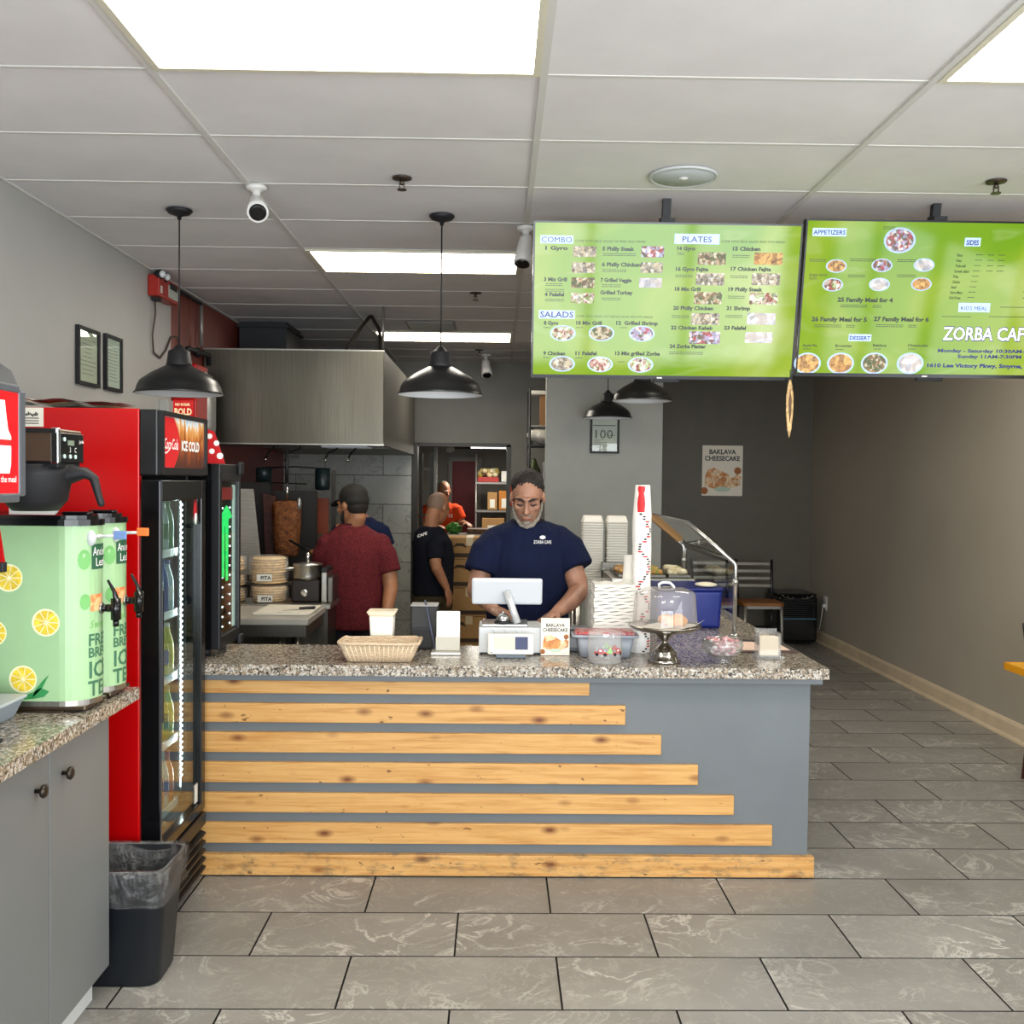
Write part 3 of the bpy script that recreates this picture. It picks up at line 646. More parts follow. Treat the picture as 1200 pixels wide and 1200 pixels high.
# urns
TEAG = mat('mint green urn wrap', '9dc090', .32, var=.03, vscale=4)
LEM = mat('lemon slice print', 'e8c63a', .4, var=.12, vscale=50); LEMP = mat('lemon pith print', 'f2edc4', .4)
UR = .088
def urn(yc, label, tagc, shown):
    t = thing('tea_urn', label, 'urn', (-1.42, yc, .956))
    xe, xb, zb, zt = -1.278, -1.66, .99, 1.505
    def peri(s, r):
        q = r * PI / 2
        if s < -q: return (xe - (-s - q), yc - r)
        if s > q: return (xe - (s - q), yc + r)
        return (xe + r * math.cos(s / r), yc + r * math.sin(s / r))
    def shell(r, e=0):
        o = [(xe + (r + e) * math.cos(a), yc + (r + e) * math.sin(a)) for a in [-PI / 2 + PI * k / 16 for k in range(17)]]
        return o + [(xb + (r + e) * .4 * math.cos(a), yc + (r + e) * math.sin(a)) for a in [PI / 2 + PI * k / 8 for k in range(9)]]
    b = MB(); o = shell(UR); b.prism(o, zb, zt); part(t, 'body', b, TEAG, 'mint green wrap printed with lemons and tea lettering')
    part(t, 'base_band', MB().prism(shell(UR, -.001), .974, zb), STEEL)
    ft = MB().box(xb - .06, xe + .01, yc - UR + .004, yc + UR - .004, .956, .962, .002).box(xb - .05, xe + .075, yc - UR + .004, yc + UR - .004, .962, .974, .004)
    part(t, 'base_tray', ft, steel_mat('bronzed steel', '7d6c5c', .3, (2, 60, 60)))
    ld = MB().prism(shell(UR, .006), zt, zt + .018).prism(shell(UR, -.012), zt + .018, zt + .03); l = part(t, 'lid', ld, GLOSSBLK)
    part(l, 'lid_tab', MB().box(xe - .02, xe + .06, yc - .02, yc + .02, zt + .03, zt + .04, .004), GLOSSBLK)
    fn = lambda s0, z0: (lambda a, bb: (*peri(s0 + a, UR + .0012), z0 + bb))
    fn2 = lambda s0, z0: (lambda a, bb: (*peri(s0 + a, UR + .0024), z0 + bb))
    wm = MB(); sq = MB(); leaf = MB(); ice = MB(); scr = MB()
    DG = mat('dark green lettering', '3f6e52', .5)
    for s, z, h in (('FRESH', 1.148, .036), ('BREWED', 1.113, .03), ('ICED', 1.052, .05), ('TEA', .998, .046)):
        wrap_text(wm, s, h * 1.38, fn(-.058, z), bold=.02)
    part(t, 'lettering', wm, DG, 'dark green lettering FRESH BREWED ICED TEA')
    wrap_text(scr, 'Sweet', .034, fn(-.055, 1.2), shear=.3); part(t, 'script_lettering', scr, mat('light green script', '79b565', .5))
    n = 8
    for k in range(n): a = -.045 + .085 * k / n; p = [fn(0, 0)(a, 1.375), fn(0, 0)(a + .085 / n, 1.375), fn(0, 0)(a + .085 / n, 1.45), fn(0, 0)(a, 1.45)]; sq.add(p, [(0, 1, 2, 3)])
    s_ = part(t, 'logo_square', sq, mat('dark green square', '2c5a3f', .5))
    lt = MB(); wrap_text(lt, 'Ancient', .036, fn2(-.042, 1.416), width=.078); wrap_text(lt, 'Leaf', .036, fn2(-.03, 1.384), width=.05); part(s_, 'logo_lettering', lt, WINK, 'white lettering on the green square')
    for k in range(n): a = -.05 + .055 * k / n; ice.add([fn(0, 0)(a, 1.25), fn(0, 0)(a + .055 / n, 1.25), fn(0, 0)(a + .055 / n, 1.30), fn(0, 0)(a, 1.30)], [(0, 1, 2, 3)])
    part(t, 'peach_print', ice, food_mat('peach print', ['e88a4a', 'e06a35', 'f0c08a', 'e3a06a'], 60))
    for s0, z0, ss in ((-.068, 1.405, 1), (-.066, 1.28, .8)):
        e = [(s0 + .02 * ss * math.cos(2 * PI * k / 12), z0 + .03 * ss * math.sin(2 * PI * k / 12)) for k in range(12)]
        leaf = MB().add([fn(0, 0)(a, q) for a, q in e], [tuple(range(12))])
        part(t, 'leaf_print', leaf, mat('leaf green print', '6fae63', .5))
    if shown:
        for s0, z0, r in ((-.178, 1.222, .038), (-.245, 1.055, .038), (-.285, 1.352, .038), (-.33, 1.19, .036)):
            pith = MB(); lem = MB()
            pith.add([fn(s0, z0)(r * 1.07 * math.cos(2 * PI * k / 28), r * 1.07 * math.sin(2 * PI * k / 28)) for k in range(28)], [tuple(range(28))])
            for w in range(9):
                a0_, a1_ = 2 * PI * (w + .06) / 9, 2 * PI * (w + .94) / 9
                p = [(r * .1 * math.cos((a0_ + a1_) / 2), r * .1 * math.sin((a0_ + a1_) / 2))] + [(r * .93 * math.cos(a0_ + (a1_ - a0_) * k / 4), r * .93 * math.sin(a0_ + (a1_ - a0_) * k / 4)) for k in range(5)]
                lem.add([fn2(s0, z0)(a, q) for a, q in p], [tuple(range(6))])
            part(part(t, 'lemon_slice', pith, LEMP, 'printed yellow lemon slice'), 'lemon_flesh', lem, LEM, None, 'stuff')
        lf = MB().add([fn2(-.215, 1.01)(a, q) for a, q in [(-.03, -.015), (0, -.012), (.03, -.006), (.045, .01), (.02, .02), (.0, .008), (-.02, .0)]], [tuple(range(7))])
        lf.add([fn2(-.19, 1.02)(a, q) for a, q in [(-.03, -.02), (.0, .01), (.02, .05), (.0, .03), (-.02, .005)]], [tuple(range(5))]); part(t, 'lemon_leaf', lf, mat('deep leaf print', '2f8a4a', .5))
    # faucet
    fx = xe + UR; zc = 1.255
    fa = part(t, 'faucet', MB().cyl((fx - .002, yc, zc), (fx + .018, yc, zc), .011, 12).cyl((fx + .018, yc, zc), (fx + .05, yc, zc), .012, 12).cyl((fx + .045, yc, zc + .03), (fx + .045, yc, zc - .035), .015, 12).cyl((fx + .045, yc, zc - .035), (fx + .045, yc, zc - .055), .009, 12), GLOSSBLK)
    part(fa, 'faucet_lever', MB().limb([(fx + .045, yc, zc + .03), (fx + .04, yc, zc + .05), (fx + .022, yc, zc + .082)], [.009, .006, .004], 10), GLOSSBLK)
    part(fa, 'faucet_washer', MB().cyl((fx, yc, zc), (fx + .006, yc, zc), .017, 14), STEEL)
    # flavour tag on a clip
    ck = part(t, 'tag_clip', MB().ell((fx - .012, yc - .045, 1.468), (.016, .012, .024)).cyl((fx - .012, yc - .045, 1.472), (fx + .01, yc - .014, 1.473), .006, 8).cyl((fx, yc - .014, 1.472), (fx + .05, yc - .014, 1.474), .005, 8), mat('clip pale', 'c3c6c6', .35))
    part(ck, 'flavour_tag', MB().box(fx + .045, fx + .083, yc - .02, yc - .012, 1.463, 1.489, .003), tagc)
    return t
urn(3.07, 'mint green iced tea urn nearer the drinks machine, printed with lemon slices', mat('blue tag', '6a86b5', .5), True)
urn(3.265, 'mint green iced tea urn right beside the red fridge side, mostly hidden', mat('orange tag', 'e2712c', .5), False)
# tea brewer
br = thing('tea_brewer', 'steel tea brewer with black control panel above the mint green urns', 'brewer', (-1.75, 2.9, .956))
BRZ = mat('brown reflecting steel', '6e5748', .28, .45)
part(br, 'column', MB().box(-1.98, -1.80, 2.79, 2.96, .956, 1.69, .005), BRZ)
part(br, 'head', MB().box(-1.98, -1.2, 2.79, 2.955, 1.69, 1.78, .004), BRZ)
part(br, 'head_trim', MB().box(-1.215, -1.195, 2.786, 2.80, 1.685, 1.782, .002).box(-1.98, -1.2, 2.784, 2.79, 1.768, 1.78), CHROME)
pn = part(br, 'control_panel', MB().box(-1.2, -1.194, 2.80, 2.955, 1.688, 1.77, .002), GLOSSBLK)
bt = MB()
for k, y in enumerate((2.822, 2.86, 2.895)): bt.cyl((-1.194, y, 1.705), (-1.191, y, 1.705), .006, 10)
bt.cyl((-1.194, 2.822, 1.752), (-1.191, 2.822, 1.752), .006, 10); part(pn, 'button', bt, mat('pale buttons', 'b9cfc6', .4, emit=.3))
part(pn, 'display', MB().box(-1.194, -1.192, 2.845, 2.885, 1.736, 1.75), mat('grey green display', '7d8a7a', .3))
bs = MB(); script_logo(bs, on_x(-1.1925, 2.92, 1.745), .03); put_text(bs, '3', .02, on_x(-1.1925, 2.855, 1.717)); put_text(bs, 'C', .02, on_x(-1.1925, 2.888, 1.717)); part(pn, 'panel_lettering', bs, WINK)
fu = MB().lathe([(.06, 0), (.085, .03), (.098, .10), (.10, .13)], 24, (-1.295, 2.872, 1.553))
fu.box(-1.42, -1.2, 2.80, 2.945, 1.672, 1.69, .004); fn_ = part(br, 'brew_funnel', fu, MBLACK)
hn = MB().limb([(-1.26, 2.872, 1.645), (-1.195, 2.872, 1.656), (-1.155, 2.872, 1.66), (-1.132, 2.872, 1.645), (-1.12, 2.872, 1.60), (-1.112, 2.872, 1.575)], [.034, .026, .016, .013, .010, .010], 12); part(fn_, 'funnel_handle', hn, MBLACK)
solo('pot_lever', MB().prism([(-1.43, 1.537), (-1.30, 1.537), (-1.292, 1.548), (-1.30, 1.56), (-1.36, 1.562), (-1.43, 1.556)], 3.0, 3.015, 'XZ'), mat('pale plastic', 'd6d2cc', .4), 'small pale plastic scoop lying on the black urn lid', 'scoop', (-1.36, 3.0, 1.537))
# drinks dispenser with a lit red panel
dp = thing('drinks_dispenser', 'black soda dispenser with glowing red front panel, cut by the picture edge', 'dispenser', (-1.4, 2.05, .956))
hb = MB(); sec = [(-1.75, 1.57), (-1.2, 1.57), (-1.075, 1.60), (-1.07, 1.84), (-1.09, 1.885), (-1.15, 1.925), (-1.25, 1.94), (-1.75, 1.94)]
hb.prism(sec, 1.75, 2.30, 'XZ'); part(dp, 'head', hb, mat('dispenser grey', '3a3d42', .35))
fo = MB().box(-1.072, -1.058, 2.272, 2.302, 1.605, 1.84, .005).box(-1.072, -1.058, 1.75, 2.272, 1.592, 1.612, .004).box(-1.072, -1.058, 1.75, 2.272, 1.832, 1.85, .004)
part(dp, 'bezel', fo, mat('bezel grey', '55585e', .3))
lp = part(dp, 'lit_panel', MB().box(-1.072, -1.062, 1.76, 2.272, 1.612, 1.832), mat('glowing red panel', 'e0131a', .3, emit=.75), 'glowing red panel with a white bottle outline')
bw = MB().prism([(2.175, 1.655), (2.228, 1.655), (2.235, 1.675), (2.236, 1.735), (2.222, 1.75), (2.212, 1.79), (2.208, 1.812), (2.19, 1.812), (2.186, 1.79), (2.17, 1.75), (2.165, 1.7)], -1.062, -1.0605, 'YZ')
WG = mat('glowing white print', 'f6f2ee', .4, emit=.6); part(lp, 'bottle_outline', bw, WG)
tt = MB(); put_text(tt, 'completes the meal', .02, on_x(-1.0603, 2.10, 1.636), width=.158); part(lp, 'panel_lettering', tt, WG, 'white lettering ending in the meal')
part(lp, 'bottle_band', MB().box(-1.0605, -1.0598, 2.168, 2.236, 1.715, 1.728), REDINK)
part(dp, 'column', MB().box(-1.75, -1.5, 1.8, 2.27, 1.04, 1.57, .01), MBLACK); part(dp, 'base', MB().box(-1.75, -1.24, 1.78, 2.28, .956, 1.04, .01), MBLACK)
for k in range(3): part(dp, 'nozzle', MB().cyl((-1.3, 1.9 + .12 * k, 1.57), (-1.3, 1.9 + .12 * k, 1.50), .025, 12), MBLACK)
cs = thing('counter_sign', 'small red logo sign on a black foot, just before the lemon-printed urn', 'sign', (-1.25, 2.62, .956))
ru = MB().prism([(-1.34, 1.43), (-1.255, 1.43), (-1.268, 1.515), (-1.34, 1.515)], 2.60, 2.612, 'XZ'); part(cs, 'panel', ru, RED)
tt = MB(); script_logo(tt, on_y(2.5985, -1.337, 1.475), .066); part(cs, 'lettering', tt, WINK)
part(cs, 'stand', MB().box(-1.345, -1.252, 2.595, 2.617, 1.404, 1.43, .003).box(-1.33, -1.31, 2.6, 2.61, .966, 1.404).box(-1.345, -1.28, 2.56, 2.65, .957, .967, .003), MBLACK)
tb = thing('bar_caddy', 'grey plastic bar caddy with black top at the granite edge', 'caddy', (-1.5, 2.83, .956))
q = MB(); q.loft([((-1.5, 2.83, .957), (.11, 0, 0), (0, .09, 0)), ((-1.5, 2.83, 1.02), (.135, 0, 0), (0, .11, 0))], 4, True, False); q.rotz(PI / 4, (-1.5, 2.83)); q.rotz(-PI / 4, (-1.5, 2.83))
q = MB().prism([(-1.62, .957), (-1.385, .957), (-1.355, 1.015), (-1.655, 1.015)], 2.73, 2.93, 'XZ'); part(tb, 'tray', q, mat('blue grey plastic', '8f9aa6', .4))
part(tb, 'rim', MB().box(-1.66, -1.35, 2.72, 2.94, 1.012, 1.022, .003), mat('pale grey plastic', 'aeb4b8', .4))
part(tb, 'holder', MB().prism([(-1.62, 1.022), (-1.41, 1.022), (-1.385, 1.07), (-1.63, 1.07)], 2.75, 2.85, 'XZ'), mat('dark grey plastic', '3b3d40', .4))
# waste bin
wb_ = thing('waste_bin', 'dark blue waste bin with clear liner between cabinet and fridge', 'bin', (-1.25, 3.33, 0))
def rrect(cx, cy, hx, hy, r, n=5):
    o = []
    for qx, qy, a0_ in ((1, 1, 0), (-1, 1, 90), (-1, -1, 180), (1, -1, 270)):
        for k in range(n + 1):
            a = math.radians(a0_ + 90 * k / n); o.append((cx + qx * (hx - r) + r * math.cos(a), cy + qy * (hy - r) + r * math.sin(a)))
    return o
def rloft(mb, levels, caps=(True, True)):
    b = len(mb.v); n = None
    for z, o in levels:
        n = len(o); mb.v += [Vector((x, y, z)) for x, y in o]
    for j in range(len(levels) - 1):
        for i in range(n): k = (i + 1) % n; mb.face((b + j * n + i, b + j * n + k, b + (j + 1) * n + k, b + (j + 1) * n + i), True)
    if caps[0]: mb.face([b + i for i in range(n)][::-1])
    if caps[1]: mb.face([b + (len(levels) - 1) * n + i for i in range(n)])
    return mb
cx_, cy_ = -1.225, 3.362
q = rloft(MB(), [(0.0, rrect(cx_, cy_, .135, .10, .05)), (.01, rrect(cx_, cy_, .14, .105, .05)), (.375, rrect(cx_, cy_, .165, .132, .05)), (.385, rrect(cx_, cy_, .172, .138, .05)), (.385, rrect(cx_, cy_, .160, .127, .045)), (.02, rrect(cx_, cy_, .132, .098, .04))], (True, True))
part(wb_, 'body', q, mat('navy plastic', '12161c', .4))
def crump(o, z, k): return [(x + .004 * noise.noise((x * 40, y * 40, z * 40 + k)), y + .004 * noise.noise((y * 40, x * 40, z * 30 - k))) for x, y in o]
rr = lambda e: rrect(cx_, cy_, .165 + e, .132 + e, .05, 10)
q = rloft(MB(), [(.27, crump(rr(.004), .27, 1)), (.285, crump(rr(.011), .285, 2)), (.31, crump(rr(.008), .31, 3)), (.335, crump(rr(.012), .335, 4)), (.36, crump(rr(.010), .36, 5)), (.392, crump(rr(.011), .392, 6)), (.392, crump(rr(-.004), .392, 7)), (.30, crump(rr(-.014), .3, 8)), (.12, crump(rr(-.03), .12, 9))], (False, False))
part(wb_, 'liner', q, crinkle('clear bin liner'), 'clear crinkled liner folded over the rim')
# ------------------------------------------------------------------ menu screens hanging from the ceiling
def emis(name, color, e, rough=.3):
    return mat(name, color, rough, emit=e)
g = N('green menu backdrop'); g.set(.07, 0, .4); v = g.obj(False, (1, 1, 1.3))
cc = g.ramp(g.noise(v, 1.5, 3, .5, 1.2), [(.3, '8ac200'), (.48, 'a4ce18'), (.6, 'b9d83c'), (.75, 'd2e878')])
wv = g.ramp(g.noise(g.obj(False, (.7, 1, 2.2)), 1.3, 2, .5, 2.5), [(.52, 0.0), (.6, .22), (.68, 0.0)]); cc = g.mix(wv, cc, 'dff3a8')
g.color('101410'); g.l(cc, g.b.inputs['Emission Color']); g.b.inputs['Emission Strength'].default_value = .84; MENU = g.m
SCRK = mat('menu black print', '06140a', .3, emit=.0); SCRW = emis('menu white print', 'f2f6ff', .9); SCRB = emis('menu pale blue box', 'a9c2f0', .62); SCRN = emis('menu navy print', '141f66', .25); SCRP = emis('menu plate rim', '9db4d6', .45)
FM = [food_mat('food print %d' % i, c, s, .22) for i, (c, s) in enumerate([
    (['4a3426', 'd8cdb4', '7a5b38', '2f4a22', 'a98558'], 70), (['e6e0d4', '8c8a86', '5b4a3a', 'c7b89c', '3b3b36'], 80), (['3c5a2a', '7c9a4a', 'e8e4d6', '8a2c22', '2a2a24'], 75),
    (['b07a40', '8a5a2c', 'd6a860', '5e3c1e'], 60), (['d8d4ee', '9aa4c8', 'a33a3a', '3c4a34', 'efe9e0'], 75), (['e8e6ea', 'c9c4cc', 'b3a8a0', '8b8f9a'], 40)])]
def screen(name, label, x0, w, yc, zc, h, tilt, fill):
    t = thing(name, label, 'screen', (x0, yc, zc - h / 2)); t.rotation_euler = (tilt, 0, 0)
    L = Vector((x0, yc, zc - h / 2)); WX, WY, WZ = L
    part(t, 'housing', MB().box(WX, WX + w, WY + .004, WY + .05, WZ, WZ + h, .004).box(WX + w * .2, WX + w * .8, WY + .05, WY + .075, WZ + .08, WZ + h * .7, .01), BLACK)
    bz = .008
    part(t, 'bezel', MB().box(WX, WX + bz, WY - .002, WY + .004, WZ, WZ + h).box(WX + w - bz, WX + w, WY - .002, WY + .004, WZ, WZ + h).box(WX + bz, WX + w - bz, WY - .002, WY + .004, WZ, WZ + .016).box(WX + bz, WX + w - bz, WY - .002, WY + .004, WZ + h - bz, WZ + h), GLOSSBLK)
    s = part(t, 'display', MB().box(WX + bz, WX + w - bz, WY - .0005, WY + .004, WZ + .016, WZ + h - bz), MENU, 'bright green menu display')
    part(t, 'ceiling_bracket', MB().box(WX + w * .5 - .03, WX + w * .5 + .03, WY + .02, WY + .10, WZ + h * .6, WZ + h + .02).box(WX + w * .5 - .018, WX + w * .5 + .018, WY + .07, WY + .106, WZ + h, CEIL + .03), MBLACK)
    part(t, 'bracket_foot', MB().box(WX + w * .52 - .06, WX + w * .52 + .06, WY + .02, WY + .05, WZ - .018, WZ + .002, .004), MBLACK)
    part(t, 'status_light', MB().box(WX + w * .48, WX + w * .50, WY - .004, WY - .002, WZ + .003, WZ + .009), WHITE)
    fill(s, WX, WY, WZ, w, h); return t
def menu_tools(s, fx, fz, WY, sc):
    """fx, fz turn menu units to world; sc = metres per unit"""
    pr = {'k': MB(), 'w': MB(), 'n': MB()}
    def T(x, y, tx, size, ink='k', width=None, bold=.02, shear=0, d=.0016):
        put_text(pr[ink], tx, size * sc * 1.38, lambda a, b: (fx(x) + a, WY - d, fz(y) + b), width=width * sc if width else None, bold=bold, shear=shear)
    def box_(x0, x1, y0, y1, m, d=.001, name='heading_box'):
        return part(s, name, MB().box(fx(x0), fx(x1), WY - d, WY - .0004, fz(y1), fz(y0)), m)
    def photo(x0, x1, y0, y1, m):
        mb = MB().prism(rrect((fx(x0) + fx(x1)) / 2, (fz(y0) + fz(y1)) / 2, (x1 - x0) * sc / 2, (y1 - y0) * sc / 2, 1.2 * sc, 3), WY - .0015, WY - .0004, 'XZ'); part(s, 'food_photo', mb, m)
    def plate(x, y, rx, ry, m):
        n = 24; e = lambda k: [(fx(x) + rx * k * sc * math.cos(2 * PI * i / n), fz(y) + ry * k * sc * math.sin(2 * PI * i / n)) for i in range(n)]
        part(s, 'plate_photo', MB().prism(e(1.0), WY - .0012, WY - .0004, 'XZ'), SCRP); part(s, 'food_photo', MB().prism(e(.86), WY - .0020, WY - .0013, 'XZ'), m)
    def fine(x, y, w, n=2, ink='k'):
        random.seed(int(x * 31 + y))
        for k in range(n):
            a = x
            while a < x + w:
                q = random.uniform(1.0, 3.2); b = min(a + q, x + w); pr[ink].box(fx(a), fx(b), WY - .0014, WY - .0006, fz(y + 2.0 * k + .75), fz(y + 2.0 * k)); a = b + .6
    def done():
        part(s, 'lettering', pr['k'], SCRK, 'black menu lettering', 'stuff')
        if pr['w'].v: part(s, 'white_lettering', pr['w'], SCRW, 'white outlined lettering', 'stuff')
        if pr['n'].v: part(s, 'navy_lettering', pr['n'], SCRN, 'navy lettering', 'stuff')
    return T, box_, photo, plate, fine, done
def fill1(s, WX, WY, WZ, w, h):
    sc = w / 311.0; fx = lambda x: WX + (x - 625) * sc; fz = lambda y: WZ + h - (y - 264) * (h / 178.0)
    T, box_, photo, plate, fine, done = menu_tools(s, fx, fz, WY, sc)
    box_(633, 671, 280, 289, SCRB); T(634.5, 287.6, 'COMBO', 6.2, 'n', 35, .0); T(673, 287, 'COME WITH RICE, SALAD OR FRIES AND DRINK', 2.6, width=82, bold=.0)
    for x, y, t, ww in ((639, 296, '1 Gyro', 26), (638, 331, '3 Mix Grill', 27), (639, 348, '4 Falafel', 23), (705, 296, '5 Philly Steak', 37), (705, 313.5, '6 Philly Chicken', 45), (704, 331, '7 Grilled Veggie', 36), (704, 345, 'Grilled Turkey', 38)):
        T(x, y, t, 4.3, width=ww, bold=.045)
    for x, y, q in ((640, 333.5, 20), (640, 340, 22), (640, 351, 22), (706, 299, 38), (706, 317, 28), (706, 334, 22), (706, 349, 22)): fine(x, y, q)
    for k, (a, b, c, d) in enumerate(((671, 698, 291.5, 303.5), (670, 697, 309.5, 321.5), (670, 697, 326.5, 338.5), (670, 697, 344, 355.5), (750, 776.5, 290.5, 303), (750, 776, 308.5, 320.5), (749, 775.5, 326, 337))): photo(a, b, c, d, FM[(1, 1, 0, 2, 4, 1, 5)[k]])
    box_(633, 675, 364, 373.5, SCRB); T(634.5, 372, 'SALADS', 6.8, 'n', 39, .02); T(677, 371.5, 'COME WITH GREEK OR TURKISH SALAD AND PITA BREAD', 2.4, width=90, bold=0)
    for x, y, t, ww in ((639, 380.5, '8 Gyro', 17), (677, 380, '10 Mix Grill', 30), (724, 379.5, '12  Grilled Shrimp', 49), (639, 415.5, '9 Chicken', 26), (677, 415, '11 Falafel', 25), (724, 414.5, '13 Mix grilled Zorba', 53)): T(x, y, t, 4.3, width=ww, bold=.045)
    for x, y in ((639, 383.5), (677, 383), (729, 382.5), (639, 418), (677, 418), (728, 422)): fine(x, y, 8, 1)
    for k, (x, y) in enumerate(((661.5, 390), (707, 389.5), (754.5, 389.5), (661.5, 425.5), (706.5, 425.5), (754.5, 425.5))): plate(x, y, 15.2, 9.3, FM[(2, 0, 4, 1, 2, 2)[k]])
    box_(788, 840, 276.3, 287.5, SCRB); T(797, 285.3, 'PLATES', 6.5, 'n', 34, .01); T(842, 285.3, 'COME WITH RICE, SALAD AND PITA BREAD', 2.6, width=74, bold=0)
    L = ((791.5, 294.5, '14 Gyro', 21), (856, 294, '15 Chicken', 32), (791, 317.5, '16 Gyro Fajita', 38), (855, 316.5, '17 Chicken Fajita', 47), (791, 340, '18 Mix Grill', 30), (853.5, 339.5, '19 Philly Steak', 40), (790, 361.5, '20 Philly Chicken', 47), (852.5, 361, '21 Shrimp', 28), (788.5, 384, '22 Chicken Kabab', 49), (851, 383.5, '23 Falafel', 26), (788, 405.5, '24 Zorba Platter', 43))
    for x, y, t, ww in L: T(x, y, t, 4.3, width=ww, bold=.045)
    for x, y, q in ((792, 297, 8), (856, 299, 20), (791, 322, 20), (855, 322, 20), (853.5, 345, 20), (789, 368, 20), (852, 367, 20), (788, 410, 40)): fine(x, y, q)
    for k, (a, b, c, d) in enumerate(((816, 848.5, 296.5, 310.5), (881.5, 914.5, 296, 309.5), (815, 848, 319.5, 333.5), (880, 913, 319, 332.5), (814, 846.5, 341, 355), (879, 912, 341, 354.5), (812, 845, 365, 378.5), (877.5, 911, 364, 377.5), (810.5, 847, 386, 400.5), (876.5, 909, 386, 398.5))): photo(a, b, c, d, FM[(0, 3, 1, 1, 0, 2, 1, 5, 4, 5)[k]])
    done()
def fill2(s, WX, WY, WZ, w, h):
    sc = w / 314.0; fx = lambda x: WX + (x - 937) * sc; fz = lambda y: WZ + h - (y - 258.5) * (h / 178.5)
    T, box_, photo, plate, fine, done = menu_tools(s, fx, fz, WY, sc)
    box_(945, 984, 268.5, 277.5, SCRB); T(946, 275.5, 'APPETIZERS', 5.0, 'n', 37, .02)
    plate(1046.5, 281, 18.5, 14.5, FM[4])
    for k, (x, y) in enumerate(((975.5, 310.5), (1028.5, 309), (1077.5, 308), (973, 331.5), (1027.5, 330.5), (1076.5, 329.5))): plate(x, y, 12.2, 7.6, FM[(3, 4, 5, 2, 5, 3)[k]])
    for x, y, q in ((944, 303, 19), (991, 302, 30), (1046, 302, 22), (945, 323, 9), (990, 320, 20), (1047, 319, 22), (1026, 266, 14)): fine(x, y, q)
    T(944.5, 321.5, 'Grape leaves', 2.3, width=21)
    T(980, 350.5, '25 Family Meal for 4', 4.9, width=65, bold=.045); T(951.5, 373, '26 Family Meal for 5', 4.9, width=65, bold=.045); T(1024.5, 372, '27 Family Meal for 6', 4.9, width=65, bold=.045)
    for x, y in ((984, 354), (955, 377), (1028, 376)): fine(x, y, 32, 2); fine(x + 38, y, 10, 2)
    box_(997, 1023.5, 387.5, 395.5, SCRB); T(998, 394, 'DESSERT', 4.6, 'n', 24.5, .03)
    for x, y, t, ww in ((943, 402.5, 'Apple Pie', 17), (982, 402.5, 'Brownies', 19), (1026.5, 401.5, 'Baklava', 16), (1067.5, 401, 'Cheesecake', 24)): T(x, y, t, 3.2, width=ww, bold=.02); fine(x + 1, y + 2.5, 9, 1)
    for k, (x, y) in enumerate(((950.5, 422), (989.8, 421.5), (1030, 421), (1072.5, 420.5))): plate(x, y, 16, 12.6, FM[(3, 3, 0, 5)[k]])
    box_(1122, 1140.5, 277, 286.5, SCRB); T(1124, 285, 'SIDES', 5.6, 'n', 14.5, .03)
    for k, t in enumerate(('Rice', 'Fries', 'Tabouli', 'Greek salad', 'Pita', 'Chicken', 'Beef', 'Extra Meat', 'Kid Fries')):
        y = 298 + k * 6.0; T(1115 - k * .5, y, t, 3.2, width=(6, 6, 12, 17, 6, 9, 6, 14, 13)[k]); fine(1137 - k * .6, y - 2.6, 8, 1)
        if k < 4: fine(1151, y - 2.6, 7, 1); fine(1163, y - 2.6, 8, 1)
    for k in range(8): fine(1197, 297 + k * 6.6, 30, 1)
    box_(1123, 1160, 350, 360.5, SCRB); T(1126, 358.3, 'KIDS MEAL', 4.6, 'n', 31, .0); fine(1105, 365.5, 34, 1); fine(1172, 354, 40, 1); fine(1160, 365, 50, 1)
    T(1107.5, 393, 'ZORBA CAFE', 16, 'n', 106, .045, d=.0012); T(1108.2, 392.6, 'ZORBA CAFE', 15.3, 'w', 104.5, .012, d=.0022)
    T(1104, 407, 'Monday - Saturday 10:30AM-9PM', 4.0, 'n', 118, .04, d=.0012); T(1128, 413.5, 'Sunday 11AM-7:30PM', 4.0, 'n', 76, .04, d=.0012)
    T(1093, 424.5, '1610 Lee Victory Pkwy, Smyrna, TN', 4.4, 'n', 128, .05)
    done()
TILT = math.radians(11)
screen('menu_screen', 'green menu screen listing combos, salads and plates', .148, 1.196, 4.655, 2.468, .69, TILT, fill1)
screen('menu_screen', 'green menu screen listing appetizers, family meals and desserts', 1.36, 1.215, 4.665, 2.493, .695, TILT, fill2)
od = thing('wooden_ornament', 'slim carved wooden paddle ornament hanging under the gap between menu screens', 'ornament', (1.325, 4.62, 1.86))
part(od, 'blade', MB().lathe([(.001, 1.86), (.010, 1.90), (.017, 1.98), (.017, 2.05), (.010, 2.10), (.003, 2.125)], 14, (1.325, 4.62, 0), squash=(1, .4)), mat('pale carved wood', 'c2a06f', .5, var=.25, vscale=60))
part(od, 'inlay', MB().lathe([(.001, 1.93), (.007, 1.98), (.008, 2.03), (.001, 2.08)], 10, (1.325, 4.615, 0), squash=(1, .6)), mat('dark inlay', '5f4328', .5))
part(od, 'cord', MB().cyl((1.325, 4.62, 2.12), (1.325, 4.62, 2.17), .002, 6), MBLACK)

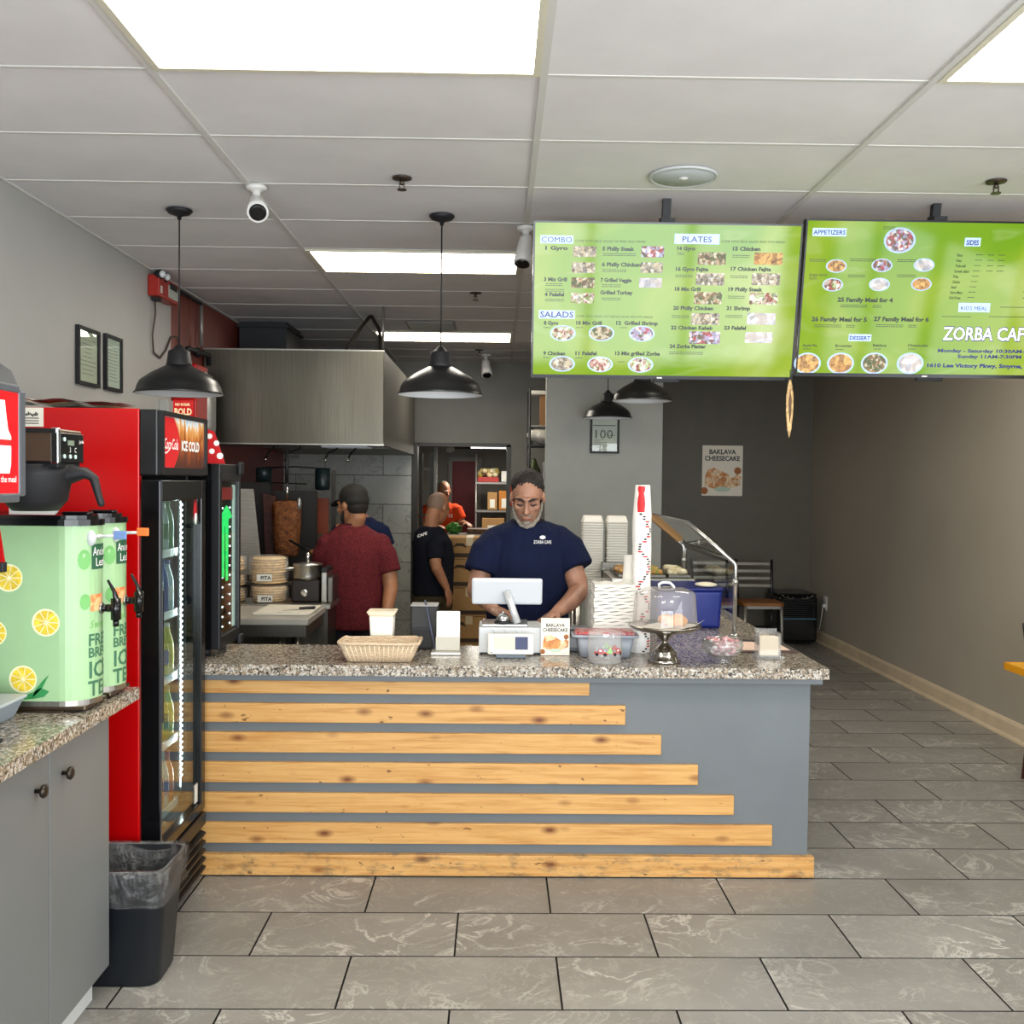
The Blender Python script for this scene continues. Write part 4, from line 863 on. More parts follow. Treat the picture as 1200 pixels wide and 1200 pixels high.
# ------------------------------------------------------------------ pendant lamps
LWH = mat('white enamel', 'e6e8ea', .35)
def pendant(x, y, z, label, r=.205):
    t = thing('pendant_lamp', label, 'lamp', (x, y, z), 'black barn pendant lamps'); s = r / .205
    k = lambda pr_: [(a * s, z + b * s) for a, b in pr_]
    out = [(.205, 0), (.208, .002), (.198, .012), (.190, .04), (.178, .062), (.13, .098), (.085, .122), (.06, .135)]
    part(t, 'shade', MB().lathe(k(out), 40, (x, y, 0), cap=False), GLOSSBLK if False else mat('black shade enamel', '141415', .32, spec=.6))
    part(t, 'shade_lining', MB().lathe(k([(.2035, .001), (.194, .012), (.186, .04), (.174, .06), (.127, .095), (.06, .130), (.001, .131)]), 40, (x, y, 0), cap=False), LWH)
    part(t, 'socket_neck', MB().lathe(k([(.062, .133), (.058, .145), (.050, .20), (.047, .205), (.03, .212), (.018, .226), (.008, .235)]), 24, (x, y, 0)), MBLACK)
    part(t, 'bulb', MB().lathe(k([(.001, .04), (.022, .05), (.03, .07), (.024, .095), (.014, .115), (.014, .132)]), 14, (x, y, 0)), mat('unlit bulb', 'e9e6dc', .3))
    part(t, 'cord', MB().cyl((x, y, z + .22 * s), (x, y, CEIL - .03), .0035, 8), MBLACK)
    part(t, 'ceiling_canopy', MB().lathe([(.06, CEIL - .004), (.062, CEIL - .008), (.05, CEIL - .022), (.012, CEIL - .034), (.008, CEIL - .05)], 24, (x, y, 0)), MBLACK)
pendant(-1.514, 4.863, 2.045, 'black barn pendant lamp hanging over the tall drinks fridge')
pendant(-.278, 4.90, 2.058, 'black barn pendant lamp hanging alone before the kitchen doorway')
pendant(.988, 7.0, 2.208, 'black barn pendant lamp just under the menu screen, larger of that pair')
pendant(.914, 8.5, 2.182, 'black barn pendant lamp in front of the framed score certificate')

# ------------------------------------------------------------------ ceiling fixtures
def sprinkler(x, y, label):
    t = thing('sprinkler', label, 'sprinkler', (x, y, CEIL - .05), 'ceiling sprinklers'); BZ = mat('dull brass', '5a5147', .35, .8)
    part(t, 'escutcheon', MB().lathe([(.042, CEIL - .0005), (.04, CEIL - .006), (.014, CEIL - .010)], 20, (x, y, 0)), BZ)
    part(t, 'frame_arm', MB().cyl((x, y, CEIL - .01), (x, y, CEIL - .03), .009, 10).box(x - .012, x - .008, y - .003, y + .003, CEIL - .048, CEIL - .02).box(x + .008, x + .012, y - .003, y + .003, CEIL - .048, CEIL - .02), BZ)
    part(t, 'deflector', MB().lathe([(.020, CEIL - .052), (.020, CEIL - .048)], 14, (x, y, 0)), BZ)
sprinkler(-.413, 4.31, 'sprinkler head in the ceiling above the two pendant lamp canopies')
sprinkler(2.058, 4.235, 'sprinkler head in the ceiling above the appetizers menu screen')
sprinkler(-.16, 6.9, 'sprinkler head in the ceiling between the two kitchen light panels')
sprinkler(-.19, 9.9, 'tiny sprinkler head deepest in the kitchen ceiling')
sp = thing('ceiling_speaker', 'round white ceiling speaker above the combo menu screen', 'speaker', (.754, 4.225, CEIL - .01))
part(sp, 'rim', MB().lathe([(.142, CEIL - .001), (.142, CEIL - .008), (.132, CEIL - .012), (.128, CEIL - .006)], 40, (.754, 4.225, 0)), mat('speaker white', 'c9cbcc', .5))
part(sp, 'grille', MB().lathe([(.13, CEIL - .002), (.125, CEIL - .009), (.02, CEIL - .010), (.001, CEIL - .010)], 40, (.754, 4.225, 0)), mat('speaker grille', 'c4c8cc', .6, bump=.3, bscale=500))
part(sp, 'tweeter_cap', MB().lathe([(.02, CEIL - .010), (.018, CEIL - .016), (.001, CEIL - .018)], 16, (.754, 4.225, 0)), WHITE)
def camera_cctv(x, y, label, aim, size=1.0):
    t = thing('security_camera', label, 'security camera', (x, y, CEIL - .12)); s = size; z = CEIL
    part(t, 'mount', MB().lathe([(.045 * s, z - .004), (.045 * s, z - .018 * s), (.03 * s, z - .024 * s), (.018 * s, z - .03 * s), (.016 * s, z - .06 * s)], 20, (x, y, 0)), WHITE)
    a = Vector(aim).normalized(); p = Vector((x, y, z - .075 * s)); e = p + a * .13 * s
    part(t, 'body', MB().limb([p - a * .03 * s, p, p + a * .08 * s, e], [.026 * s, .034 * s, .042 * s, .045 * s], 20, False), WHITE)
    part(t, 'lens_face', MB().limb([e - a * .002, e + a * .004 * s, e + a * .010 * s], [.036 * s, .036 * s, .028 * s], 20, False), GLOSSBLK)
    part(t, 'spotlight', MB().ell(e + a * .008 * s + Vector((0, -.006 * s, .022 * s)), (.012 * s, .006 * s, .005 * s)), WHITE)
camera_cctv(-1.054, 4.45, 'white bullet camera with black face between the two pendant lamps', (.25, -.85, -.55))
camera_cctv(.128, 5.09, 'white bullet camera tucked beside the combo menu screen edge', (-.12, -.35, -.93))
camera_cctv(-.13, 10.2, 'small dim bullet camera on the far kitchen ceiling', (.1, -.5, -.8), 1.2)
ex = thing('ceiling_vent', 'dim slotted vent in the kitchen ceiling before the last light panel', 'vent', (-.55, 8.35, CEIL - .02))
part(ex, 'frame', MB().box(-.75, -.35, 8.1, 8.6, CEIL - .009, CEIL - .0055, .001), mat('vent grey', '9a978f', .5))
for k in range(6): part(ex, 'slat', MB().box(-.73, -.37, 8.13 + k * .078, 8.17 + k * .078, CEIL - .018, CEIL - .0095), mat('vent grey', '9a978f', .5))

# ------------------------------------------------------------------ things on the left wall
def wall_frame_x(name, label, y0, y1, z0, z1, x, lines, cream=False):
    t = thing(name, label, 'picture frame', (x, (y0 + y1) / 2, z0)); w = .018
    f = MB().box(x, x + .02, y0, y0 + w, z0, z1).box(x, x + .02, y1 - w, y1, z0, z1).box(x, x + .02, y0 + w, y1 - w, z0, z0 + w).box(x, x + .02, y0 + w, y1 - w, z1 - w, z1)
    part(t, 'frame', f, MBLACK); part(t, 'document', MB().box(x, x + .008, y0 + w, y1 - w, z0 + w, z1 - w), mat('certificate cream', 'ddd6c2', .7) if cream else PAPER)
    m = MB(); random.seed(len(label))
    for k in range(lines):
        z = z1 - .06 - k * (z1 - z0 - .1) / lines; q = random.uniform(.04, (y1 - y0) / 2 - .03); m.box(x + .008, x + .009, (y0 + y1) / 2 - q, (y0 + y1) / 2 + q, z - .003, z)
    part(t, 'fine_print', m, mat('grey print', '8b877c', .7), None, 'stuff')
    part(t, 'pane', MB().box(x + .010, x + .012, y0 + w, y1 - w, z0 + w, z1 - w), CLEAR)
wall_frame_x('framed_certificate', 'black-framed certificate on the grey wall, nearer the entrance of the pair', 5.19, 5.47, 2.12, 2.418, XL + .001, 9, True)
wall_frame_x('framed_certificate', 'black-framed certificate on the grey wall, nearer the kitchen of the pair', 5.553, 5.795, 2.123, 2.426, XL + .001, 11)
al = thing('emergency_light', 'red emergency light box with two lamp heads high on the grey wall', 'emergency light', (XL, 6.42, 2.74)); RB = mat('emergency red', 'a3261c', .35)
part(al, 'housing', MB().box(XL + .001, XL + .075, 6.25, 6.62, 2.755, 2.885, .01), RB)
part(al, 'sign_face', MB().box(XL + .075, XL + .078, 6.42, 6.60, 2.775, 2.85), mat('frosted sign', 'b9c0b4', .4)); part(al, 'red_stripe', MB().box(XL + .0782, XL + .080, 6.44, 6.58, 2.83, 2.868), MBLACK)
for y in (6.27, 6.36): h = part(al, 'lamp_head', MB().ell((XL + .07, y, 2.885), (.035, .03, .03)), MBLACK); part(h, 'lens', MB().ell((XL + .09, y - .012, 2.885), (.02, .022, .022)), mat('lens glass', 'd9dcdc', .1))
part(al, 'pull_switch', MB().box(XL + .01, XL + .05, 6.30, 6.36, 2.735, 2.757), MBLACK); part(al, 'white_tag', MB().box(XL + .0752, XL + .077, 6.27, 6.30, 2.775, 2.82), WHITE)
cbp = [(XL + .02, 6.33, 2.74), (XL + .02, 6.34, 2.66), (XL + .015, 6.30, 2.52), (XL + .012, 6.33, 2.42), (XL + .012, 6.45, 2.40), (XL + .012, 6.56, 2.46), (XL + .012, 6.66, 2.56), (XL + .012, 6.78, 2.58), (XL + .014, 6.86, 2.52), (XL + .014, 6.88, 2.42)]
solo('cable', MB().tube(cbp, .006, 6), mat('dark cable', '4a3f3a', .6), 'thin dark cable looping from the emergency light to the pipes', 'cable', (XL, 6.5, 2.4))
pi = thing('gas_pipe_run', 'thin grey pipes dropping along the brick-red kitchen wall', 'pipe', (XL, 7.0, 2.2)); PG = mat('grey pipe', '8f8b86', .4, .5)
part(pi, 'pipe', MB().tube([(XL + .03, 7.28, 2.9), (XL + .03, 7.28, 2.58)], .013, 8), PG); part(pi, 'pipe', MB().tube([(XL + .03, 7.02, 2.88), (XL + .03, 7.02, 2.5)], .008, 8), mat('rust pipe', '6b3a2c', .5))
part(pi, 'pipe', MB().tube([(XL + .03, 6.82, 2.88), (XL + .03, 7.28, 2.88)], .012, 8), MBLACK)
part(pi, 'valve_pipe', MB().tube([(XL + .05, 6.84, 2.425), (XL + .05, 6.84, 2.50), (XL + .05, 6.9, 2.52), (XL + .05, 7.38, 2.53), (XL + .05, 7.39, 2.46)], .017, 8), MBLACK); part(pi, 'valve', MB().ell((XL + .05, 7.12, 2.52), (.03, .035, .035)), MBLACK)
fs = thing('suppression_box', 'red fire suppression box with grey cylinder behind the pendant lamp', 'fire suppression box', (XL, 6.9, 1.95))
part(fs, 'cabinet', MB().box(XL + .001, XL + .16, 6.72, 6.98, 1.82, 2.40, .01), RED)
part(fs, 'cylinder', MB().lathe([(.001, 1.95), (.07, 1.96), (.075, 2.0), (.075, 2.3), (.05, 2.36), (.02, 2.38), (.02, 2.42)], 18, (XL + .09, 7.16, 0)), mat('grey cylinder', '9b9c98', .35, .5))
part(fs, 'gauge', MB().lathe([(.03, 0), (.03, .015), (.001, .016)], 16, (XL + .16, 6.90, 2.33), 'X'), WHITE); part(fs, 'white_plate', MB().box(XL + .16, XL + .163, 6.74, 6.93, 1.95, 2.02), WHITE)
el = thing('switch_box', 'small grey switch box on the wall under the pendant lamp rim', 'switch box', (XL, 6.52, 1.95))
part(el, 'box', MB().box(XL + .001, XL + .06, 6.46, 6.60, 1.90, 2.14, .004), mat('switch box grey', 'a9aaa6', .4)); part(el, 'handle', MB().box(XL + .06, XL + .075, 6.55, 6.565, 1.99, 2.03), MBLACK)
# things standing on the fridges
bs = thing('red_sign', 'small red BOLD sign standing on top of the drinks fridge', 'sign', (-1.17, 4.05, 1.9))
bs_p = MB().box(-1.285, -1.205, 4.05, 4.056, 1.8885, 1.955); bs_p.box(-1.28, -1.21, 4.05, 4.09, 1.8885, 1.892); part(bs, 'panel', bs_p, RED)
tt = MB(); put_text(tt, 'BOLD', .036, on_y(4.0485, -1.279, 1.898), width=.068, bold=.03); put_text(tt, 'NO SUGAR', .014, on_y(4.0485, -1.276, 1.934), width=.058, bold=.03); part(bs, 'lettering', tt, mat('cream print', 'e9cfa0', .5), 'cream lettering BOLD')
pe = thing('red_pennant', 'red and white dotted paper triangle standing on the countertop fridge', 'pennant', (-1.25, 4.5, 1.71))
part(pe, 'sheet', MB().prism([(-1.36, 1.712), (-1.178, 1.712), (-1.225, 1.85), (-1.36, 1.90)], 4.42, 4.424, 'XZ'), REDINK)
for a, b, r in ((-1.20, 1.745, .014), (-1.215, 1.80, .012), (-1.235, 1.765, .012), (-1.245, 1.83, .012)): part(pe, 'white_dot', MB().lathe([(r, 4.4185), (r, 4.4200)], 14, (a, 0, b), 'Y'), WINK)
nt = thing('taped_notice', 'white notice taped on the red fridge side', 'notice', (-1.6, 3.578, 1.80))
part(nt, 'sheet', MB().box(-1.69, -1.585, 3.5755, 3.579, 1.822, 1.888), PAPER); tt = MB(); random.seed(2)
for k in range(14): a = -1.672 + .005 * k; tt.box(a, a + .0036, 3.5745, 3.5752, 1.86 + random.uniform(-.004, .004), 1.868 + random.uniform(-.003, .006))
for k in range(3): tt.box(-1.67, -1.6, 3.5745, 3.5752, 1.832 + k * .009, 1.835 + k * .009)
part(nt, 'fine_print', tt, INK, None, 'stuff')
rl = thing('paper_pile', 'rumpled pile of red and white printed papers lying on the fridge top', 'papers', (-1.6, 3.7, 1.892))
for k in range(4):
    m = MB(); n = 10
    for i in range(n + 1):
        for j in (0, 1): m.v.append(Vector((-1.72 + .36 * i / n, 3.62 + .03 * k + .16 * j, 1.893 + .008 * k + (.016 - .0015 * i) * (1 + .5 * math.sin(i * 1.3 + k)) * (1 if i < 9 else .3))))
    for i in range(n): m.face((2 * i, 2 * i + 2, 2 * i + 3, 2 * i + 1), True)
    part(rl, 'sheet', m, (PAPER, mat('cream sheet', 'dfc9a8', .7), REDINK, PAPER)[k])
# ------------------------------------------------------------------ kitchen: hood, grill table, gyro broiler
hz0, hz1, hy0, hy1, hx0, hx1 = 1.90, 2.58, 7.4, 10.17, -2.13, -.83
hd = thing('extractor_hood', 'big brushed steel extractor hood over the kitchen line', 'hood', (-1.48, 8.8, 1.9))
g = N('hood steel'); g.set(.34, 1.0); v = g.obj(False, (40, 40, .8)); n = g.noise(v, 3, 5, .6); big = g.noise(g.obj(False, (1.4, 1.4, .35)), 1.6, 2)
g.color(g.mix(g.ramp(big, [(.35, .0), (.65, .6)]), g.ramp(n, [(.3, '656158'), (.7, '797466')]), '4f4b44')); g.bump(n, .025, .002); HS = g.m
part(hd, 'front_panel', MB().box(hx0, hx1, hy0, hy0 + .03, hz0, hz1, .004), HS)
part(hd, 'side_panel', MB().box(hx1 - .03, hx1, hy0 + .03, hy1, hz0, hz1), mat('hood side steel', '6d6a63', .5, .6))
part(hd, 'top_panel', MB().box(hx0, hx1 - .03, hy0 + .03, hy1, hz1 - .03, hz1), HS)
part(hd, 'lip', MB().box(hx0, hx1 + .004, hy0 - .006, hy0, hz0 - .004, hz0 + .006).box(hx0, hx1 + .004, hy0 - .006, hy0, hz1 - .004, hz1 + .006), STEEL)
part(hd, 'back_panel', MB().box(hx0, hx1 - .03, hy1 - .03, hy1, hz0, hz1 - .03), HS)
part(hd, 'grease_trough', MB().prism([(hy0 + .03, hz0), (hy0 + .6, hz0 + .004), (hy0 + .6, hz0 + .02), (hy0 + .03, hz0 + .02)], hx0, hx1 - .03, 'YZ').prism([(hy1 - .9, hz0 + .03), (hy1 - .03, hz0 - .006), (hy1 - .03, hz0 + .01), (hy1 - .9, hz0 + .05)], hx0, hx1 - .03, 'YZ'), STEEL_D)
for k in range(4):
    part(hd, 'baffle_filter', MB().prism([(hy0 + .7, hz0 + .04), (hy1 - 1.0, hz0 + .38), (hy1 - 1.0, hz0 + .41), (hy0 + .7, hz0 + .07)], hx0 + .05 + k * .3, hx0 + .33 + k * .3, 'YZ'), STEEL_D)
part(hd, 'lamp_strip', MB().box(-1.32, -.98, 7.62, 7.95, hz0 - .012, hz0 + .0, .004), mat('hood lamp lens', 'c9ccd2', .4, emit=.12))
nz = []
for x, d in ((-1.70, .0), (-1.50, .05), (-1.22, .03), (-1.08, 0)):
    nz = [(x, 7.75, hz0 + .05), (x, 7.75, hz0 - .02), (x - .03 - d, 7.72, hz0 - .05), (x - .045 - d, 7.70, hz0 - .09)]
    q = part(hd, 'fire_nozzle', MB().tube(nz, .008, 8), mat('dark pipe', '1c1b1a', .4, .6)); part(q, 'nozzle_tip', MB().cyl(nz[-1], Vector(nz[-1]) + Vector((-.008, -.004, -.03)), .009, 8), CHROME)
du = thing('exhaust_duct', 'dark boxy exhaust duct rising from the steel hood top', 'duct', (-1.85, 8.6, 2.58))
part(du, 'duct_box', MB().box(-2.10, -1.72, 8.3, 8.9, 2.586, 2.93), mat('black duct', '16171b', .5)); part(du, 'duct_flange', MB().box(-2.12, -1.70, 8.28, 8.92, 2.583, 2.60).box(-2.12, -1.70, 8.28, 8.92, 2.87, 2.885), MBLACK)
sr_ = thing('hood_hanger', 'bent dark straps and rods holding the steel hood to the ceiling', 'hanger', (-1.05, 7.8, 2.586)); DKM = mat('dark strap', '3c352d', .5, .6)
part(sr_, 'strap', MB().tube([(-1.19, 7.9, 2.604), (-1.17, 7.9, 2.66), (-1.10, 7.9, 2.77), (-.995, 7.9, 2.91)], .014, 8), DKM); part(sr_, 'strap', MB().tube([(-.985, 7.9, 2.91), (-.9, 7.7, 2.78), (-.86, 7.5, 2.604)], .014, 8), DKM)
part(sr_, 'rod', MB().tube([(-.845, 7.47, 2.604), (-.845, 7.47, 2.91)], .009, 8), PG); part(sr_, 'rod', MB().tube([(-1.12, 9.4, 2.604), (-1.12, 9.4, 2.78)], .012, 8), DKM); part(sr_, 'rod', MB().tube([(-1.07, 9.4, 2.604), (-1.07, 9.4, 2.78)], .012, 8), DKM); part(sr_, 'rod_plate', MB().box(-1.15, -1.04, 9.35, 9.45, 2.78, 2.81).cyl((-1.095, 9.4, 2.81), (-1.095, 9.4, 2.91), .01, 8), DKM)
# gyro broiler
gz = .93
gy = thing('gyro_broiler', 'vertical gyro broiler with brown meat cone under the hood', 'broiler', (-1.52, 7.45, gz))
DKS = steel_mat('sooty steel', '4b4742', .4)
part(gy, 'back_housing', MB().prism([(-1.92, gz), (-1.66, gz), (-1.70, 1.62), (-1.92, 1.62)], 7.62, 7.72, 'XZ').box(-1.66, -1.36, 7.62, 7.72, gz, 1.56), mat('soot black', '15110f', .5))
part(gy, 'burner', MB().prism([(-1.69, gz + .12), (-1.60, gz + .08), (-1.62, 1.52), (-1.71, 1.54)], 7.45, 7.50, 'XZ'), mat('burnt burner', '3a1a10', .6, var=.4, vscale=20))
g = N('roasted gyro meat'); g.set(.45); v = g.obj(False, (1, 1, 1.4)); nn = g.noise(v, 26, 6, .7); g.color(g.ramp(nn, [(.3, '3a1d0d'), (.5, '7a4520'), (.65, '96602e'), (.8, 'b07c42')])); g.bump(nn, .8, .03)
mt = MB(); b0 = len(mt.v); mt.lathe([(.055, 1.085), (.082, 1.10), (.088, 1.18), (.096, 1.30), (.103, 1.42), (.102, 1.475), (.085, 1.49), (.02, 1.492)], 28, (-1.52, 7.38, 0))
mt.move(b0, lambda p: p + Vector((p.x + 1.52, p.y - 7.38, 0)) * .12 * noise.noise(Vector((p.x * 30, p.y * 30, p.z * 24))))
part(gy, 'meat_cone', mt, g.m)
part(gy, 'spit', MB().cyl((-1.52, 7.38, 1.49), (-1.52, 7.38, 1.62), .009, 10).cyl((-1.52, 7.38, .95), (-1.52, 7.38, 1.09), .009, 10), CHROME)
part(gy, 'spit_post', MB().cyl((-1.525, 7.39, 1.62), (-1.525, 7.39, 1.85), .013, 10).box(-1.53, -1.44, 7.382, 7.40, 1.80, 1.825), MBLACK)
part(gy, 'drip_pan', MB().lathe([(.13, .985), (.15, .99), (.155, 1.02), (.148, 1.02), (.14, .995)], 24, (-1.52, 7.40, 0), cap=True), STEEL)
part(gy, 'base', MB().box(-1.78, -1.32, 7.25, 7.70, gz, .985, .006), DKS)
part(gy, 'foil_scrap', MB().ell((-1.425, 7.34, 1.47), (.018, .02, .05), None, 10, 6), mat('foil', 'a9aaa8', .3, .8))
part(gy, 'side_shield', MB().prism([(-1.93, .97), (-1.655, .97), (-1.72, 1.575), (-1.93, 1.575)], 7.2, 7.212, 'XZ'), steel_mat('pale steel sheet', 'c3bfb6', .4, (1.5, 60, 30)), 'pale brushed steel side shield')
hs = thing('second_broiler', 'black round heater pots beside the gyro meat on the tiled wall', 'broiler', (-1.55, 8.2, gz))
part(hs, 'stand', MB().box(-1.85, -1.25, 7.95, 8.4, gz, 1.0, .005).box(-1.84, -1.80, 8.1, 8.15, 1.0, 1.70).box(-1.32, -1.29, 8.1, 8.15, 1.0, 1.72), DKS)
part(hs, 'pot', MB().lathe([(.001, 1.56), (.055, 1.565), (.06, 1.60), (.06, 1.725), (.055, 1.73)], 18, (-1.38, 8.05, 0)), mat('dark teal enamel', '1c2b2d', .35)); part(hs, 'pot', MB().lathe([(.001, 1.61), (.06, 1.615), (.065, 1.73), (.06, 1.735)], 18, (-1.84, 8.05, 0)), mat('dark teal enamel', '1c2b2d', .35))
part(hs, 'orange_panel', MB().box(-1.46, -1.325, 8.0, 8.03, 1.22, 1.50, .004), mat('burnt orange steel', '7d3515', .45))
part(hs, 'rail', MB().tube([(-1.88, 8.06, 1.73), (-1.6, 8.06, 1.745), (-1.32, 8.06, 1.73)], .006, 8).tube([(-1.9, 8.03, 1.62), (-1.5, 8.03, 1.61)], .005, 8), MBLACK)
ln = thing('cook_line', 'low steel cook line with griddle in front of the kitchen tiles', 'cook line', (-1.5, 7.9, 0))
part(ln, 'body', MB().box(-2.12, -1.05, 7.15, 8.45, .1, .90), DKS); part(ln, 'top', MB().box(-2.12, -1.03, 7.12, 8.47, .90, .929, .004), STEEL_D)
part(ln, 'leg', MB().cyl((-2.05, 7.22, 0), (-2.05, 7.22, .1), .03, 10), STEEL_D); part(ln, 'leg', MB().cyl((-1.12, 7.22, 0), (-1.12, 7.22, .1), .03, 10), STEEL_D); part(ln, 'leg', MB().cyl((-2.05, 8.38, 0), (-2.05, 8.38, .1), .03, 10), STEEL_D); part(ln, 'leg', MB().cyl((-1.12, 8.38, 0), (-1.12, 8.38, .1), .03, 10), STEEL_D)
gd = thing('griddle', 'steel griddle with dark grates right of the gyro cone', 'griddle', (-1.2, 7.45, .93))
part(gd, 'body', MB().box(-1.30, -1.04, 7.2, 7.75, .93, 1.03, .005), STEEL); part(gd, 'surface', MB().box(-1.29, -1.05, 7.21, 7.74, 1.03, 1.045), mat('soot black', '15110f', .5))
for k in range(5): part(gd, 'grate', MB().box(-1.29 + k * .05, -1.27 + k * .05, 7.22, 7.73, 1.045, 1.065, .002), MBLACK)
kt = thing('hanging_basket', 'dark wire basket with curled handle on the griddle', 'basket', (-1.17, 7.55, 1.066))
part(kt, 'body', MB().lathe([(.001, 1.067), (.07, 1.067), (.09, 1.12), (.085, 1.12)], 16, (-1.17, 7.5, 0)), DKS); part(kt, 'handle', MB().tube([(-1.30 + .06 + .055 * math.cos(a), 7.5, 1.13 + .07 * math.sin(a)) for a in [PI * k / 8 for k in range(9)]], .007, 8), CHROME)
# prep table with pita bags
pt = thing('prep_table', 'steel prep table with pale top behind the countertop fridge', 'table', (-1.5, 5.75, 0))
part(pt, 'top', MB().box(-2.10, -1.005, 5.44, 6.0, .865, .90, .004), mat('worn pale tabletop', 'a9a49a', .35, .3, var=.05)); part(pt, 'apron', MB().box(-2.08, -1.02, 5.455, 5.985, .80, .864), STEEL_D)
for x in (-2.02, -1.17): 
    for y in (5.52, 5.93): part(pt, 'leg', MB().cyl((x, y, 0), (x, y, .80), .022, 12), STEEL)
part(pt, 'undershelf', MB().box(-2.05, -1.13, 5.5, 5.95, .25, .27), STEEL_D)
st2 = thing('steel_counter', 'low steel counter holding the pita bags and food warmer', 'counter', (-1.6, 6.45, 0))
part(st2, 'body', MB().box(-2.12, -1.0, 6.03, 6.33, .08, .88), STEEL_D); part(st2, 'top', MB().box(-2.12, -.98, 6.01, 6.35, .88, .905, .003), STEEL)
part(st2, 'foot', MB().box(-2.05, -1.95, 6.06, 6.3, 0, .08), MBLACK); part(st2, 'foot', MB().box(-1.15, -1.05, 6.06, 6.3, 0, .08), MBLACK)
BR = mat('pita bread', 'd3b27c', .8, var=.12, vscale=40); FILM = plastic_film('clear bread bag', 'f2ece0', .16)
def pita(x, y, z, n, label, tagz, top=False):
    t = thing('pita_bag', label, 'bread', (x, y, z), 'bags of pita bread beside the countertop fridge'); random.seed(int(abs(x) * 1e4 + z * 1e3))
    for k in range(n): r = .105 + random.uniform(-.006, .006); zz = z + k * .0155; part(t, 'pita', MB().lathe([(.001, zz + .001), (r * .9, zz + .001), (r, zz + .007), (r * .9, zz + .014), (.001, zz + .0145)], 18, (x + random.uniform(-.005, .005), y, 0)), BR)
    h = n * .0155
    part(t, 'bag', MB().lathe([(.10, z + .001), (.117, z + .02), (.119, z + h * .5), (.115, z + h), (.07, z + h + .012), (.02, z + h + .016)], 18, (x, y, 0)), FILM)
    lb = part(t, 'bag_label', MB().box(x - .045, x + .045, y - .128, y - .126, z + tagz, z + tagz + .042), PAPER); tt = MB(); put_text(tt, 'PITA', .03, on_y(y - .1285, x - .022, z + tagz + .01), bold=.03); part(lb, 'lettering', tt, INK)
pita(-1.63, 6.18, .906, 5, 'pita bag at the bottom of the stack beside the countertop fridge', .02)
pita(-1.63, 6.18, 1.002, 4, 'pita bag in the middle of the stack beside the countertop fridge', .02)
pita(-1.635, 6.18, 1.08, 6, 'tallest pita bag topping the stack beside the countertop fridge', .02)
pita(-1.38, 6.20, .906, 6, 'pita bag at the bottom of the stack nearer the pot', .005)
pita(-1.385, 6.20, 1.017, 10, 'pita bag on top of the stack nearer the pot', .02)
po = thing('food_warmer', 'round steel food warmer with black dial base', 'food warmer', (-1.195, 6.24, .906))
part(po, 'base', MB().box(-1.235, -1.065, 6.12, 6.29, .906, 1.04, .012), mat('brown black base', '231a16', .35)); part(po, 'pot', MB().lathe([(.085, 1.04), (.088, 1.06), (.085, 1.12), (.09, 1.125), (.09, 1.135), (.03, 1.145), (.001, 1.147)], 22, (-1.15, 6.205, 0)), STEEL)
part(po, 'dial', MB().lathe([(.022, 6.12), (.022, 6.108), (.014, 6.104)], 16, (-1.155, 0, .965), 'Y'), CHROME); part(po, 'lid_rod', MB().cyl((-1.15, 6.205, 1.145), (-1.15, 6.205, 1.20), .01, 8), CHROME)
fb = thing('food_bin', 'steel food bins standing beside the round food warmer', 'food bin', (-1.06, 6.35, .906))
part(fb, 'bin', MB().box(-1.055, -1.02, 6.12, 6.33, .906, 1.09, .006), STEEL); part(fb, 'bin', MB().box(-1.018, -.985, 6.12, 6.33, .906, 1.06, .006), STEEL_D); part(fb, 'dark_lid', MB().box(-1.055, -1.02, 6.12, 6.33, 1.091, 1.115, .004), MBLACK)
cb_ = thing('cutting_board', 'pale cutting board lying on the prep table', 'cutting board', (-1.15, 5.72, .90)); part(cb_, 'board', MB().box(-1.33, -1.02, 5.56, 5.94, .901, .915, .004), mat('cutting board', 'cdc7b8', .6)); part(cb_, 'grip_slot', MB().box(-1.20, -1.12, 5.575, 5.59, .9151, .9156), mat('slot shade', '8d877a', .7))
kn = thing('kitchen_knife', 'dark-handled knife lying on the pale cutting board', 'knife', (-1.13, 5.72, .9155)); part(kn, 'blade', MB().prism([(-1.19, 5.66), (-1.10, 5.70), (-1.095, 5.73), (-1.12, 5.72)], .9162, .9178, 'XY'), STEEL); part(kn, 'handle', MB().limb([(-1.10, 5.712, .9235), (-1.03, 5.75, .9235)], [.0075, .0085], 8), MBLACK)
# boxes beside the doorway
CARD = mat('brown cardboard', 'a8804f', .75, var=.05); TAPE = mat('dark print band', '3a2a1c', .7)
def carton(name, x0, x1, y, z0, z1, label, mark):
    t = thing(name, label, 'box', ((x0 + x1) / 2, y, z0), 'cardboard cartons stacked at the doorway')
    part(t, 'carton', MB().box(x0, x1, y, y + .4, z0 + .001, z1 - .003, .004), CARD)
    m = MB(); m.box(x0 + .03, x1 - .03, y - .002, y - .0003, z0 + .015, z0 + .05); part(t, 'print_band', m, TAPE)
    if mark: part(t, 'print_mark', MB().prism([(x0 + .06, z1 - .09), (x0 + .10, z1 - .05), (x0 + .16, z1 - .05), (x0 + .19, z1 - .09), (x0 + .14, z1 - .075), (x0 + .10, z1 - .075)], y - .002, y - .0003, 'XZ'), TAPE)
    part(t, 'tape', MB().box((x0 + x1) / 2 - .03, (x0 + x1) / 2 + .03, y - .0025, y + .4, z1 - .0028, z1 - .001).box((x0 + x1) / 2 - .03, (x0 + x1) / 2 + .03, y - .003, y - .0005, z1 - .07, z1 - .003), mat('packing tape', 'c9b58c', .35))
zz = [0, .26, .5, .74, .985, 1.17]
